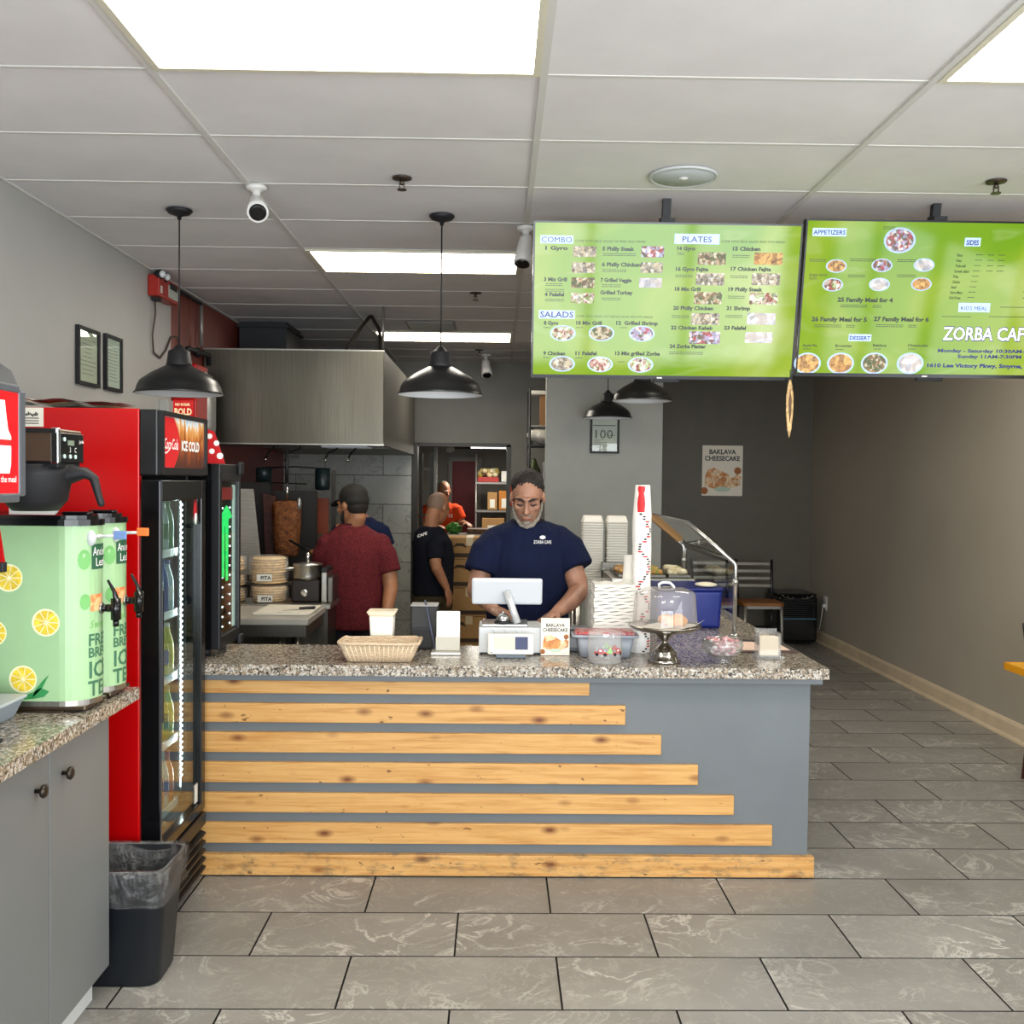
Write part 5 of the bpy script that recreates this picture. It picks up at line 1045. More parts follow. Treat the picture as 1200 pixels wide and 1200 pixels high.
for k in range(5): carton('cardboard_carton', -.44, -.02, 8.6 + .01 * (k % 2), zz[k], zz[k + 1], '%s cardboard carton of the stack between the doorway and cashier' % ('lowest', 'second lowest', 'middle', 'second highest', 'topmost')[k], k != 2)
# store room contents
BGT = thing('storage_rack', 'wire storage rack loaded with goods inside the store room', 'rack', (-.05, 13.5, 0))
for x in (-.28, .2): 
    for y in (13.4, 13.8): part(BGT, 'post', MB().cyl((x, y, 0), (x, y, 2.0), .014, 8), PG)
for z in (.4, .9, 1.25, 1.62): part(BGT, 'shelf', MB().box(-.29, .21, 13.38, 13.82, z - .012, z + .012), PG)
def goods(name, label, cat, x0, x1, z0, z1, m, kind='box'):
    if kind == 'box': t = thing(name, label, cat, ((x0 + x1) / 2, 13.55, z0)); part(t, 'carton', MB().box(x0, x1, 13.42, 13.7, z0 + .001, z1, .01), m); part(t, 'front_label', MB().box(x0 + (x1 - x0) * .25, x0 + (x1 - x0) * .75, 13.417, 13.4195, z0 + .03, z0 + (z1 - z0) * .6), PAPER)
    else:
        mm = MB(); random.seed(5)
        for k in range(14): mm.ell((random.uniform(x0 + .03, x1 - .03), 13.5 + random.uniform(-.08, .08), z0 + .03 + random.uniform(0, z1 - z0 - .06)), (.045, .04, .035), None, 8, 6)
        solo(name, mm, m, label, cat, ((x0 + x1) / 2, 13.5, z0))
t_ = thing('produce_crate', 'crate heaped with red and yellow produce in the store room', 'crate', (-.12, 13.5, 1.635))
part(t_, 'crate', MB().box(-.26, .02, 13.42, 13.7, 1.634, 1.70, .004), mat('red crate', 'a3241f', .5)); mm = MB(); random.seed(3)
for k in range(26): mm.ell((random.uniform(-.24, 0), 13.5 + random.uniform(-.06, .12), 1.72 + random.uniform(0, .07)), (.04, .04, .035), None, 8, 6)
part(t_, 'produce', mm, food_mat('mixed produce', ['c2362a', 'd8b23c', 'd9cfae', '7f8f3c'], 12), None, 'stuff')
goods('white_carton', 'white carton on the store room rack beside the produce crate', 'box', .05, .17, 1.634, 1.78, WHITE)
goods('brown_carton', 'brown carton on the middle shelf of the store room rack', 'box', -.13, .0, 1.264, 1.50, CARD)
goods('orange_sack', 'orange sack on the middle shelf of the store room rack', 'sack', .02, .17, 1.264, 1.52, mat('orange sack', 'b5722a', .7))
goods('lower_carton', 'wide brown carton on the low shelf of the store room rack', 'box', -.2, .1, .914, 1.16, CARD)
tl = thing('tube_light', 'bright white tube light slanting below the store room ceiling', 'light', (-.05, 12.5, 2.12))
part(tl, 'housing', MB().box(-.35, .12, 12.6, 12.68, 2.08, 2.12, .005), WHITE); part(tl, 'tube', MB().cyl((-.33, 12.64, 2.065), (.10, 12.64, 2.065), .014, 8), mat('lit tube', 'f2efe2', .4, emit=9)); area_light('storeroom_tube', (-.12, 12.64, 2.045), (0, 0, 0), .45, .05, 26, (1, .95, .85)); part(tl, 'hanger', MB().cyl((-.12, 12.64, 2.12), (-.12, 12.64, 2.6), .006, 6), PG)
pj = thing('round_fixture', 'pale round exit lamp over the red store room door', 'lamp', (-.72, 14.9, 2.1)); part(pj, 'dome', MB().ell((-.70, 14.96, 2.10), (.075, .035, .05)), PAPER); part(pj, 'conduit', MB().cyl((-.63, 14.97, 2.13), (-.05, 14.97, 2.13), .014, 8), mat('dark conduit', '3a3733', .5))
prn = thing('prep_counter', 'steel prep counter with brown food trays in the store room', 'counter', (-.3, 12.0, 0))
part(prn, 'body', MB().box(-.55, .05, 11.75, 12.2, 0, 1.0), STEEL_D); part(prn, 'top', MB().box(-.58, .07, 11.72, 12.22, 1.0, 1.03), STEEL); part(prn, 'tray', MB().box(-.35, -.05, 11.78, 12.1, 1.031, 1.09, .006), mat('brown food tray', '6a4a30', .6, var=.3, vscale=30)); mesh_part(prn, 'greens', remesh(MB().ell((-.50, 11.85, 1.09), (.09, .08, .07), None, 12, 8), .012, 1, lambda p: .035 * noise.noise(p * 40)), mat('leafy greens', '4f8a35', .7, var=.3, vscale=60))
sp_ = thing('rolling_rack', 'tall dark rolling rack standing inside the doorway edge', 'rack', (-.80, 11.5, 0))
for x in (-.86, -.74): part(sp_, 'post', MB().box(x - .02, x + .02, 11.45, 11.5, 0, 1.95), mat('dark metal corner post', '35332f', .4, .6))
for k in range(7): part(sp_, 'rung', MB().box(-.84, -.76, 11.46, 11.49, .2 + k * .26, .23 + k * .26), DKS)
part(sp_, 'pale_pole', MB().cyl((-.69, 11.3, 0), (-.69, 11.3, 2.02), .02, 10), mat('pale pole', '9b9a94', .4))
# shelf with bags beside the partition
sh = thing('storage_shelf', 'dark wire shelf partly hidden behind the grey partition', 'shelf', (.38, 9.5, 0))
for x in (.29, .62):
    for y in (9.35, 9.75): part(sh, 'post', MB().cyl((x, y, 0), (x, y, 2.5), .012, 8), MBLACK)
for z in (.5, 1.2, 1.60, 1.98): part(sh, 'shelf_board', MB().box(.28, .63, 9.34, 9.76, z - .01, z + .01), MBLACK)
def bag(name, label, c, r, m, cat='bag'):
    me = remesh(MB().ell(c, r, None, 14, 10).ell((c[0] + r[0] * .5, c[1], c[2] - r[2] * .3), (r[0] * .8, r[1] * .8, r[2] * .7), None, 14, 10), .018, 2, lambda p: .02 * noise.noise(p * 14) + .01 * noise.noise(p * 37))
    me.materials.append(m); me.transform(Matrix.Translation(-Vector((c[0], c[1], c[2] - r[2]))))
    o = bpy.data.objects.new(name, me); COL.objects.link(o); o.location = (c[0], c[1], c[2] - r[2]); tagp(o, label, cat)
bag('plastic_bag', 'crumpled translucent white bag on the shelf beside the grey partition', (.40, 9.46, 2.07), (.14, .1, .065), plastic_film('cloudy bag', 'd8d2c6', .75))
bag('green_bag', 'dark green bag below the white bag on the wire shelf', (.335, 9.50, 1.745), (.055, .08, .12), mat('dark green bag', '3c4424', .4))
wb2 = thing('wooden_board', 'upright brown wooden board wrapped in plastic on the wire shelf', 'board', (.42, 9.5, 2.2))
part(wb2, 'board', MB().box(.385, .47, 9.45, 9.50, 2.165, 2.45, .003), mat('plain brown board', '8a6238', .6)); part(wb2, 'wrap', MB().box(.30, .47, 9.43, 9.55, 2.45, 2.49, .01), plastic_film('cloudy bag', 'd8d2c6', .75)); part(wb2, 'base', MB().box(.30, .60, 9.4, 9.6, 2.155, 2.165), PG); part(wb2, 'prop_leg', MB().cyl((.58, 9.5, 1.99), (.58, 9.5, 2.155), .012, 8).cyl((.32, 9.58, 1.99), (.32, 9.58, 2.155), .012, 8), PG)
solo('white_box', MB().box(.42, .60, 9.4, 9.6, 1.611, 1.83, .004), mat('pale box', 'b4b6b4', .6), 'pale box on the wire shelf behind the cashier', 'box', (.5, 9.5, 1.611))
oc = thing('orange_poster', 'orange-red card hanging beside the doorway behind the cashier', 'poster', (.19, 10.98, 1.4)); part(oc, 'card', MB().box(.13, .26, 10.985, 10.998, 1.38, 1.60), mat('orange red card', 'c9482c', .6)); part(oc, 'pin', MB().ell((.195, 10.983, 1.585), (.008, .004, .008), None, 8, 6), CHROME)
# framed score certificate on the partition
ct = thing('framed_score', 'black-framed inspection certificate with the score 100 on the grey partition', 'picture frame', (.935, 8.89, 1.9))
px0, px1, pz0, pz1 = .805, 1.06, 1.90, 2.245; w = .018
part(ct, 'frame', MB().box(px0, px1, 8.875, 8.899, pz0, pz0 + w).box(px0, px1, 8.875, 8.899, pz1 - w, pz1).box(px0, px0 + w, 8.875, 8.899, pz0 + w, pz1 - w).box(px1 - w, px1, 8.875, 8.899, pz0 + w, pz1 - w), MBLACK)
part(ct, 'sheet', MB().box(px0 + w, px1 - w, 8.888, 8.899, pz0 + w, pz1 - w), PAPER); tt = MB(); put_text(tt, '100', .11, on_y(8.887, .852, 2.03), width=.15, bold=-.01); tt.box(.83, 1.03, 8.8865, 8.888, 2.14, 2.146); tt.box(.96, 1.02, 8.8865, 8.888, 2.055, 2.059); part(ct, 'lettering', tt, INK, 'handwritten score 100')
m = MB()
for k in range(7): m.box(.84, .84 + .05 + .02 * (k * 7 % 5), 8.8868, 8.888, 1.945 + k * .012, 1.949 + k * .012)
part(ct, 'fine_print', m, mat('grey print', '8b877c', .7), None, 'stuff'); part(ct, 'pane', MB().add([(px0 + w, 8.884, pz0 + w), (px1 - w, 8.884, pz0 + w), (px1 - w, 8.884, pz1 - w), (px0 + w, 8.884, pz1 - w)], [(0, 1, 2, 3)]), CLEAR)
# baklava poster on the dark wall
po_ = thing('dessert_poster', 'BAKLAVA CHEESECAKE poster on the dark dining wall', 'poster', (2.41, 10.88, 1.5))
CAKEP = food_mat('baked dessert print', ['e0a765', 'f0d9b0', 'b8702f', 'd98f45', 'f6e8cc'], 26)
def dessert(root, x0, x1, z0, z1, y, pre=None):
    W_, H_ = x1 - x0, z1 - z0
    part(root, 'sheet', MB().box(x0, x1, y, y + .006, z0, z1), mat('poster paper', 'ede4d2', .5))
    c = [(x0 + W_ * a, z0 + H_ * b) for a, b in ((.06, .20), (.30, .14), (.62, .12), (.94, .22), (.97, .38), (.86, .44), (.78, .36), (.55, .47), (.30, .56), (.14, .52), (.08, .40))]
    part(root, 'cake_print', MB().prism(c, y - .0012, y - .0002, 'XZ'), CAKEP, 'printed slice of baklava cheesecake')
    for k, (a, b) in enumerate(((.88, .50), (.06, .10))): part(root, 'walnut_print', MB().lathe([(W_ * .09, y - .001), (W_ * .09, y - .0002)], 10, (x0 + W_ * a, 0, z0 + H_ * b), 'Y'), mat('walnut print', '9a5c2b', .6, var=.3, vscale=80))
    tt = MB(); o = .06 if pre else 0
    put_text(tt, 'BAKLAVA', H_ * .13, on_y(y - .0009, x0 + W_ * .17, z0 + H_ * (.83 - o)), width=W_ * .66, bold=.03); put_text(tt, 'CHEESECAKE', H_ * .13, on_y(y - .0009, x0 + W_ * .06, z0 + H_ * (.70 - o)), width=W_ * .87, bold=.03)
    part(root, 'lettering', tt, mat('slate print', '2c2e38', .6), 'dark lettering BAKLAVA CHEESECAKE')
    if pre: q = MB(); put_text(q, pre, H_ * .07, on_y(y - .0009, x0 + W_ * .16, z0 + H_ * .90), width=W_ * .68); part(root, 'small_lettering', q, mat('blue grey print', '7a8aa5', .6))
    part(root, 'maker_badge', MB().lathe([(W_ * .2, y - .0022), (W_ * .2, y - .0013)], 16, (x0 + W_ * .5, 0, z0 + H_ * .13), 'Y', squash=(.32, 1)), mat('pale blue badge', 'b9cdb9', .5))
dessert(po_, 2.195, 2.63, 1.515, 2.055, 10.892)
# ------------------------------------------------------------------ dining side
FRM = mat('dark metal chair frame', '39383a', .3, .7); WOODS = mat('honey wood seat', '8f5a24', .4, var=.1); SLT = mat('chair slat metal', '8a857c', .3, .85)
def chair(x, y, rz, label, legc=None, seatc=None):
    t = thing('dining_chair', label, 'chair', (0, 0, 0), 'metal ladder-back dining chairs')
    part(t, 'seat', MB().prism(rrect(0, 0, .205, .20, .05), .455, .485, 'XY'), seatc or WOODS)
    part(t, 'seat_frame', MB().box(-.185, .185, -.18, -.155, .425, .454).box(-.185, .185, .155, .18, .425, .454).box(-.185, -.16, -.155, .155, .425, .454).box(.16, .185, -.155, .155, .425, .454), mat('pale metal', '9b9791', .35, .6))
    for s in (-1, 1):
        part(t, 'leg', MB().limb([(s * .175, -.17, .45), (s * .185, -.19, 0)], [.017, .013], 10, False), legc or mat('pale metal', '9b9791', .35, .6))
        part(t, 'leg', MB().limb([(s * .175, .16, .45), (s * .175, .24, 0)], [.017, .013], 10, False), legc or FRM)
        part(t, 'back_post', MB().limb([(s * .175, .165, .44), (s * .175, .20, .64), (s * .185, .25, .88)], [.016, .016, .014], 10, False), FRM)
    for k in range(4): z = .60 + .072 * k; yy = .20 + .0016 * k * 12; part(t, 'back_slat', MB().box(-.17, .17, yy - .012, yy + .004, z, z + .036, .004), SLT)
    part(t, 'stretcher', MB().cyl((-.18, -.18, .18), (.18, -.18, .18), .009, 8).cyl((-.175, .20, .2), (.175, .20, .2), .009, 8), FRM)
    t.location = (x, y, 0); t.rotation_euler = (0, 0, rz); WL[t.name] = Vector((x, y, 0)); return t
chair(2.615, 10.05, 0, 'ladder-back chair with honey wood seat beside the black air cooler')
chair(2.17, 10.1, 0, 'ladder-back chair mostly hidden behind the sneeze guard post')
AC = thing('air_cooler', 'black portable air cooler in the corner of the dark wall', 'air cooler', (3.08, 10.55, 0))
part(AC, 'body', MB().box(2.88, 3.29, 10.32, 10.80, .03, .505, .03), GLOSSBLK)
part(AC, 'top_panel', MB().box(2.89, 3.28, 10.33, 10.79, .505, .53, .01), GLOSSBLK)
for k in range(9): part(AC, 'louvre', MB().prism([(10.318, .29 + k * .022), (10.306, .293 + k * .022), (10.306, .299 + k * .022), (10.318, .306 + k * .022)], 2.93, 3.25, 'YZ'), BLACK)
part(AC, 'blue_strip', MB().box(2.91, 3.27, 10.312, 10.32, .268, .277), mat('steel blue strip', '4d7d95', .3)); arc = [(3.08 + .16 * math.cos(a), .52 - .045 * math.sin(a)) for a in [PI * k / 12 for k in range(13)]]
part(AC, 'control_arc', MB().tube([(x, 10.317, z) for x, z in arc], .005, 6), SLT)
for k in range(5): part(AC, 'button', MB().ell((2.98 + .05 * k, 10.318, .50 - .012 * (2 - abs(k - 2))), (.008, .004, .006), None, 8, 6), SLT)
for x in (2.93, 3.24): 
    for y in (10.4, 10.74): part(AC, 'caster', MB().cyl((x - .012, y, .018), (x + .012, y, .018), .018, 10), MBLACK)
ou = thing('wall_outlet', 'white wall outlet with a plugged cord near the air cooler', 'outlet', (XR, 10.37, .4)); part(ou, 'cover_plate', MB().box(XR - .008, XR - .0005, 10.32, 10.42, .36, .50, .002), WHITE); part(ou, 'plug', MB().box(XR - .035, XR - .008, 10.35, 10.39, .385, .42, .004), WHITE)
part(ou, 'cord', MB().tube([(XR - .03, 10.37, .39), (XR - .03, 10.40, .30), (XR - .035, 10.44, .16), (XR - .045, 10.5, .14), (XR - .075, 10.6, .2)], .005, 6), mat('pale cord', 'b9b3a2', .5))
dt = thing('dining_table', 'dining table with bright yellow edged top, cut by the picture edge', 'table', (3.0, 4.95, 0))
part(dt, 'tabletop', MB().box(2.60, 3.34, 4.35, 5.12, .72, .752, .006), mat('yellow laminate', 'e2a51c', .35)); part(dt, 'table_edge', MB().box(2.592, 2.5995, 4.345, 5.125, .718, .754).box(2.592, 3.34, 5.1205, 5.128, .718, .754), mat('yellow edge', 'd7920f', .35))
part(dt, 'column', MB().cyl((2.97, 4.73, .03), (2.97, 4.73, .72), .04, 16), MBLACK); part(dt, 'foot_plate', MB().box(2.72, 3.22, 4.69, 4.77, 0.0, .03, .006).box(2.93, 3.01, 4.5, 4.689, 0, .03, .006).box(2.93, 3.01, 4.771, 4.96, 0, .03, .006), MBLACK)
chair(3.165, 5.42, PI, 'ladder-back chair with brown legs beyond the yellow table', mat('brown chair leg', '5a2c1c', .4), mat('brown seat', '6a3a22', .5)).rotation_euler = (0, 0, 0)
# ------------------------------------------------------------------ things on the service counter (top at z = .89)
CT = .8905
# wicker basket
bk = thing('wicker_basket', 'low cream wicker basket at the worktop edge', 'basket', (-.487, 4.29, CT))
g = N('cream wicker'); g.set(.7); v = g.obj(False, (1, 1, 1)); wv = g.n('ShaderNodeTexWave', bands_direction='Z'); wv.inputs['Scale'].default_value = 55; g.l(v, wv.inputs['Vector'])
wv.inputs['Distortion'].default_value = 6; wv.inputs['Detail Scale'].default_value = 3; g.color(g.ramp(wv.outputs['Fac'], [(.2, 'c9a782'), (.6, 'e8d3b6')])); g.bump(wv.outputs['Fac'], .7, .004); WK = g.m
lv = lambda z, e, i=0: (CT + z, rrect(-.487, 4.29, .135 + e - i, .07 + e * .6 - i, .02, 4))
part(bk, 'body', rloft(MB(), [lv(.001, 0), lv(.03, .014), lv(.075, .032), lv(.078, .035), lv(.078, .025, .0), lv(.03, .006), lv(.008, -.008)], (True, True)), WK)
rm = rrect(-.487, 4.29, .168, .09, .03, 5); part(bk, 'rim', MB().tube([(x, y, CT + .079 + .003 * math.sin(i * 1.7)) for i, (x, y) in enumerate(rm + rm[:1])], .0065, 8), WK)
for k in range(15): x = -.60 + k * .0165; e = (x + .487) * .24; part(bk, 'stake', MB().cyl((x, 4.29 - .071, CT + .002), (x + e, 4.29 - .0905, CT + .076), .0028, 6), mat('wicker stake', 'e3cba9', .7))
# white tub, printer, holder
wt_ = thing('paper_tub', 'tall white square tub with flared rim behind the wicker basket', 'tub', (-.50, 4.47, CT))
part(wt_, 'body', rloft(MB(), [(CT + .001, rrect(-.50, 4.47, .045, .045, .008)), (CT + .175, rrect(-.50, 4.47, .053, .053, .008)), (CT + .175, rrect(-.50, 4.47, .048, .048, .008)), (CT + .02, rrect(-.50, 4.47, .042, .042, .008))]), mat('cream tub', 'efe8d8', .5))
part(wt_, 'rim', rloft(MB(), [(CT + .165, rrect(-.50, 4.47, .0535, .0535, .008)), (CT + .183, rrect(-.50, 4.47, .064, .060, .008)), (CT + .186, rrect(-.50, 4.47, .060, .056, .008)), (CT + .172, rrect(-.50, 4.47, .048, .048, .008))], (False, False)), mat('tub rim', 'dccbb0', .5))
rp = thing('receipt_printer', 'dark grey receipt printer standing between tub and white stand', 'printer', (-.32, 4.6, CT)); DG_ = mat('dark grey casing', '232221', .55)
part(rp, 'body', MB().box(-.382, -.262, 4.54, 4.65, CT, CT + .195, .006), DG_); part(rp, 'front_slot', MB().box(-.37, -.285, 4.533, 4.541, CT + .09, CT + .10), MBLACK); part(rp, 'lower_cover', MB().box(-.372, -.285, 4.535, 4.5395, CT + .01, CT + .085, .002), mat('charcoal cover', '1d1c1c', .6)); part(rp, 'top_edge', MB().box(-.383, -.262, 4.536, 4.655, CT + .1955, CT + .20), mat('grey edge', '8c8a88', .4))
part(rp, 'cable', MB().tube([(-.32, 4.56, CT + .22), (-.305, 4.52, CT + .17), (-.285, 4.505, CT + .08), (-.27, 4.50, CT + .02), (-.265, 4.50, CT + .006)], .004, 6), mat('blue grey cable', '4d5168', .5))
cs_ = thing('tablet_stand', 'white upright customer tablet stand on a thin silver base', 'tablet', (-.20, 4.46, CT))
part(cs_, 'base', MB().box(-.282, -.152, 4.40, 4.50, CT, CT + .012, .003), mat('silver base', 'c6c2ba', .3, .5)); part(cs_, 'tablet', MB().box(-.262, -.158, 4.455, 4.468, CT + .045, CT + .185, .004), WHITE); part(cs_, 'lower_panel', MB().box(-.264, -.158, 4.448, 4.47, CT + .0125, CT + .072, .002), mat('beige grey panel', 'b9b4a6', .4))
# register
rg = thing('cash_register', 'white point-of-sale register seen from behind with slanted silver neck', 'register', (.06, 4.6, CT)); WH2 = mat('register white', 'c9cdd2', .4)
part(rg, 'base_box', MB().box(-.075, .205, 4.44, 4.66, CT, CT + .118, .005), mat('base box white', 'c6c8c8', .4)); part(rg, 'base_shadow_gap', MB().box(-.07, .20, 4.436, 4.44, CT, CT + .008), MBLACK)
part(rg, 'neck_plate', MB().box(-.062, .14, 4.45, 4.62, CT + .119, CT + .131, .003), mat('silver plate', 'b9b9b7', .25, .7))
part(rg, 'neck', MB().cyl((.095, 4.47, CT + .132), (.045, 4.505, CT + .27), .0165, 18), mat('silver neck', 'd8dadb', .25, .4))
mm = MB().box(-.11, .205, -.012, .012, -.062, .062, .010); mm.move(0, lambda p: (p.x, 4.525 + p.y * math.cos(.3) + p.z * math.sin(-.3), CT + .268 + p.z * math.cos(.3) + p.y * math.sin(.3)))
part(rg, 'monitor', mm, WH2); part(rg, 'monitor_screen', MB().box(-.10, .195, .0121, .0130, -.054, .054).move(0, lambda p: (p.x, 4.525 + p.y * math.cos(.3) + p.z * math.sin(-.3), CT + .268 + p.z * math.cos(.3) + p.y * math.sin(.3))), GLOSSBLK)
for k in range(3): part(rg, 'printed_line', MB().add([(-.02 + .05 * k, 4.4385, CT + .112), (-.014 + .05 * k, 4.4385, CT + .112), (.012 + .05 * k, 4.4385, CT + .065), (.006 + .05 * k, 4.4385, CT + .065)], [(0, 1, 2, 3)]), mat('pale line', 'b0b6bb', .4))
bl = thing('service_bell', 'shiny chrome service bell resting on the register plate', 'bell', (.03, 4.482, CT + .1315)); part(bl, 'base', MB().lathe([(.036, CT + .132), (.038, CT + .138), (.030, CT + .145)], 22, (.03, 4.482, 0)), MBLACK); part(bl, 'dome', MB().lathe([(.031, CT + .146), (.028, CT + .160), (.016, CT + .172), (.001, CT + .176)], 22, (.03, 4.482, 0), cap=False), CHROME); part(bl, 'plunger', MB().cyl((.03, 4.482, CT + .175), (.03, 4.482, CT + .184), .005, 8), CHROME)
cd = thing('card_reader', 'small white card reader tablet with beige and navy screen', 'card reader', (.06, 4.34, CT))
tl_ = lambda mb: mb.move(0, lambda p: (p.x, 4.335 + p.y + (p.z) * .28, CT + .016 + p.z * .96))
part(cd, 'body', tl_(MB().box(-.035, .163, 0, .014, 0, .09, .008)), mat('card reader white', 'd8d3c8', .35)); part(cd, 'screen_beige', tl_(MB().box(-.008, .082, -.0015, .001, .022, .077)), emis('beige screen', 'cbbba5', .3)); part(cd, 'screen_navy', tl_(MB().box(.083, .138, -.0015, .001, .022, .077)), emis('navy screen', '2b3355', .3)); part(cd, 'foot', MB().box(0.0, .13, 4.335, 4.40, CT, CT + .016, .004), mat('blue grey foot', '5c6670', .4)); part(cd, 'sensor_dot', tl_(MB().box(-.024, -.014, -.001, .001, .008, .012)), GREYPAINT)
ds = thing('dessert_sign', 'upright BAKLAVA CHEESECAKE card sign beside the card reader', 'sign', (.26, 4.42, CT)); dessert(ds, .197, .322, CT + .001, CT + .163, 4.42, 'GET YOUR FRESH'); part(ds, 'back_stand', MB().prism([(4.427, CT + .001), (4.50, CT + .001), (4.427, CT + .10)], .24, .28, 'YZ'), ACRYL)
# grey tub with red patterned lid, glass jar
gb = thing('grey_bus_tub', 'grey plastic tub with red patterned lid behind the clear jar', 'tub', (.47, 4.42, CT)); GT = mat('grey blue tub', '8f949c', .45)
part(gb, 'body', rloft(MB(), [(CT + .001, rrect(.475, 4.425, .11, .052, .02)), (CT + .09, rrect(.475, 4.425, .125, .06, .02))]), GT); part(gb, 'rim', rloft(MB(), [(CT + .088, rrect(.475, 4.425, .145, .066, .02)), (CT + .098, rrect(.475, 4.425, .145, .066, .02))]), mat('pale tub rim', 'a6a9b3', .45))
part(gb, 'lid', rloft(MB(), [(CT + .099, rrect(.475, 4.425, .135, .06, .02)), (CT + .112, rrect(.475, 4.425, .125, .056, .02))]), food_mat('red patterned lid', ['b2242a', 'c8a8a4', 'a51d26', 'b9a7a9'], 45))
jr = thing('clear_jar', 'clear round jar printed with little red trucks', 'jar', (.46, 4.262, CT)); jx, jy, jrd = .46, 4.262, .069
part(jr, 'glass', MB().lathe([(.001, CT + .001), (jrd - .004, CT + .001), (jrd, CT + .006), (jrd + .002, CT + .06), (jrd, CT + .13)], 40, (jx, jy, 0), cap=False), veiled('clear jar plastic', 'fbfbfb', .16, 1.4))
def truck(a0):
    P = lambda a, b: (jx + (jrd + .003) * math.sin(a0 + a / jrd), jy - (jrd + .003) * math.cos(a0 + a / jrd), CT + .035 + b)
    pr = part(jr, 'truck_print', MB().add([P(*q) for q in [(-.028, .008), (.03, .008), (.03, .018), (.012, .02), (.006, .03), (-.008, .03), (-.010, .02), (-.028, .02)]], [tuple(range(8))]), REDINK, 'printed red truck carrying a tree')
    P2 = lambda a, b: (jx + (jrd + .0036) * math.sin(a0 + a / jrd), jy - (jrd + .0036) * math.cos(a0 + a / jrd), CT + .035 + b)
    for c in (-.016, .018): part(pr, 'wheel_print', MB().add([P2(c + .007 * math.cos(k), .008 + .007 * math.sin(k)) for k in [2 * PI * i / 12 for i in range(12)]], [tuple(range(12))]), INK)
    part(pr, 'window_print', MB().add([P2(*q) for q in [(-.006, .021), (.006, .021), (.003, .028), (-.005, .028)]], [(0, 1, 2, 3)]), WINK)
    part(pr, 'tree_print', MB().add([P2(*q) for q in [(.022, .014), (.05, .014), (.044, .026), (.04, .045), (.033, .03)]], [tuple(range(5))]), mat('pale green print', '8fbf7a', .5))
truck(-.35); truck(.75); truck(2.4)
# bagged foam trays
fb_ = thing('bagged_foam_trays', 'stack of white foam trays in a clear plastic bag', 'foam trays', (.535, 4.58, CT)); random.seed(4)
for k in range(20):
    z = CT + .002 + k * .0152; m = MB(); n = 12; x0, x1 = .435 + random.uniform(-.004, .004), .615 + random.uniform(-.004, .004)
    top = [(x0 + (x1 - x0) * i / n, z + .0125 + .0025 * math.sin(i * 1.3 + k * 2.1)) for i in range(n + 1)]; bot = [(x1 - (x1 - x0) * i / n, z + .002 * math.sin((n - i) * 1.3 + k * 2.1 - 1)) for i in range(n + 1)]
    part(fb_, 'foam_tray', m.prism(top + bot, 4.505, 4.655, 'XZ'), FOAM)
bgm = rloft(MB(), [(CT + .001, crump(rrect(.525, 4.58, .11, .083, .02, 8), 0, 1)), (CT + .1, crump(rrect(.525, 4.58, .118, .086, .03, 8), .1, 2)), (CT + .2, crump(rrect(.525, 4.58, .116, .086, .03, 8), .2, 4)), (CT + .30, crump(rrect(.525, 4.58, .11, .084, .03, 8), .3, 6)), (CT + .322, crump(rrect(.525, 4.58, .09, .06, .03, 8), .32, 7))], (False, True))
part(fb_, 'bag', bgm, plastic_film('thin clear bag', 'f4f1ea', .14))
ct_ = thing('card_terminal', 'dark grey card terminal near the hand of the cashier', 'card terminal', (.36, 4.55, CT)); part(ct_, 'body', MB().box(.315, .41, 4.52, 4.60, CT, CT + .11, .006), mat('grey terminal', '6f7074', .4)); part(ct_, 'display', MB().box(.325, .40, 4.515, 4.519, CT + .075, CT + .10), MBLACK); part(ct_, 'keypad', MB().box(.325, .40, 4.516, 4.5195, CT + .02, CT + .06, .001), mat('pale keypad', '9c9ea2', .4))
# paper cups: two inverted stacks
DSH = mat('red cup dash', 'c3222a', .5); DSK = mat('black cup dash', '25201f', .5); CUPW = mat('white paper cup', 'eeeae4', .5)
cup_me = MB().lathe([(.0425, .0), (.0435, .003), (.042, .006), (.0335, .135), (.032, .138), (.031, .132), (.030, .131), (.001, .131)], 18, cap=False).mesh('cup_body', CUPW)
def dash(w, red): 
    m = MB(); n = 3
    for i in range(n):
        a, b = w * i / n / .0425 - w / .085, w * (i + 1) / n / .0425 - w / .085
        m.add([(.0424 * math.sin(t), -.0424 * math.cos(t), z) for t, z in ((a, .0045), (b, .0045), (b, .0125), (a, .0125))], [(0, 1, 2, 3)])
    return m.mesh('print_dash', red)
dm = [dash(.022, DSH), dash(.013, DSK)]
def cup(x, y, z, label, group, spin, k):
    t = thing('paper_cup', label, 'cup', (x, y, z), group); t.rotation_euler = (0, 0, spin)
    for nm, me in (('cup_body', cup_me), ('print_dash', dm[k % 2])):
        o = bpy.data.objects.new(nm, me); COL.objects.link(o); o.parent = t; WL[o.name] = Vector((x, y, z))
    return t
random.seed(11); NC = 56
for k in range(NC):
    x, y = .648 + .0012 * math.sin(k * .35), 4.535; z = CT + k * .0111
    lab = 'top white cup with red bottle print crowning the tall cup stack' if k == NC - 1 else '%s upside-down paper cup from the top of the tall front stack' % nth(NC - k)
    last = cup(x, y, z, lab, 'upside-down paper cups in the tall front stack', .25 + .55 * math.sin(k * .42) + random.uniform(-.2, .2), k if k % 3 else 1)
bp = MB(); o_ = [(-.010, .012), (.010, .012), (.011, .03), (.0075, .045), (.010, .065), (.011, .09), (.009, .128), (-.009, .128), (-.011, .09), (-.010, .065), (-.0075, .045), (-.011, .03)]
z0 = CT + (NC - 1) * .0111; RA = lambda b: .0425 - (.0425 - .0335) * b / .135 + .0008
o_ = [(a * 1.75, .145 - b) for a, b in o_]
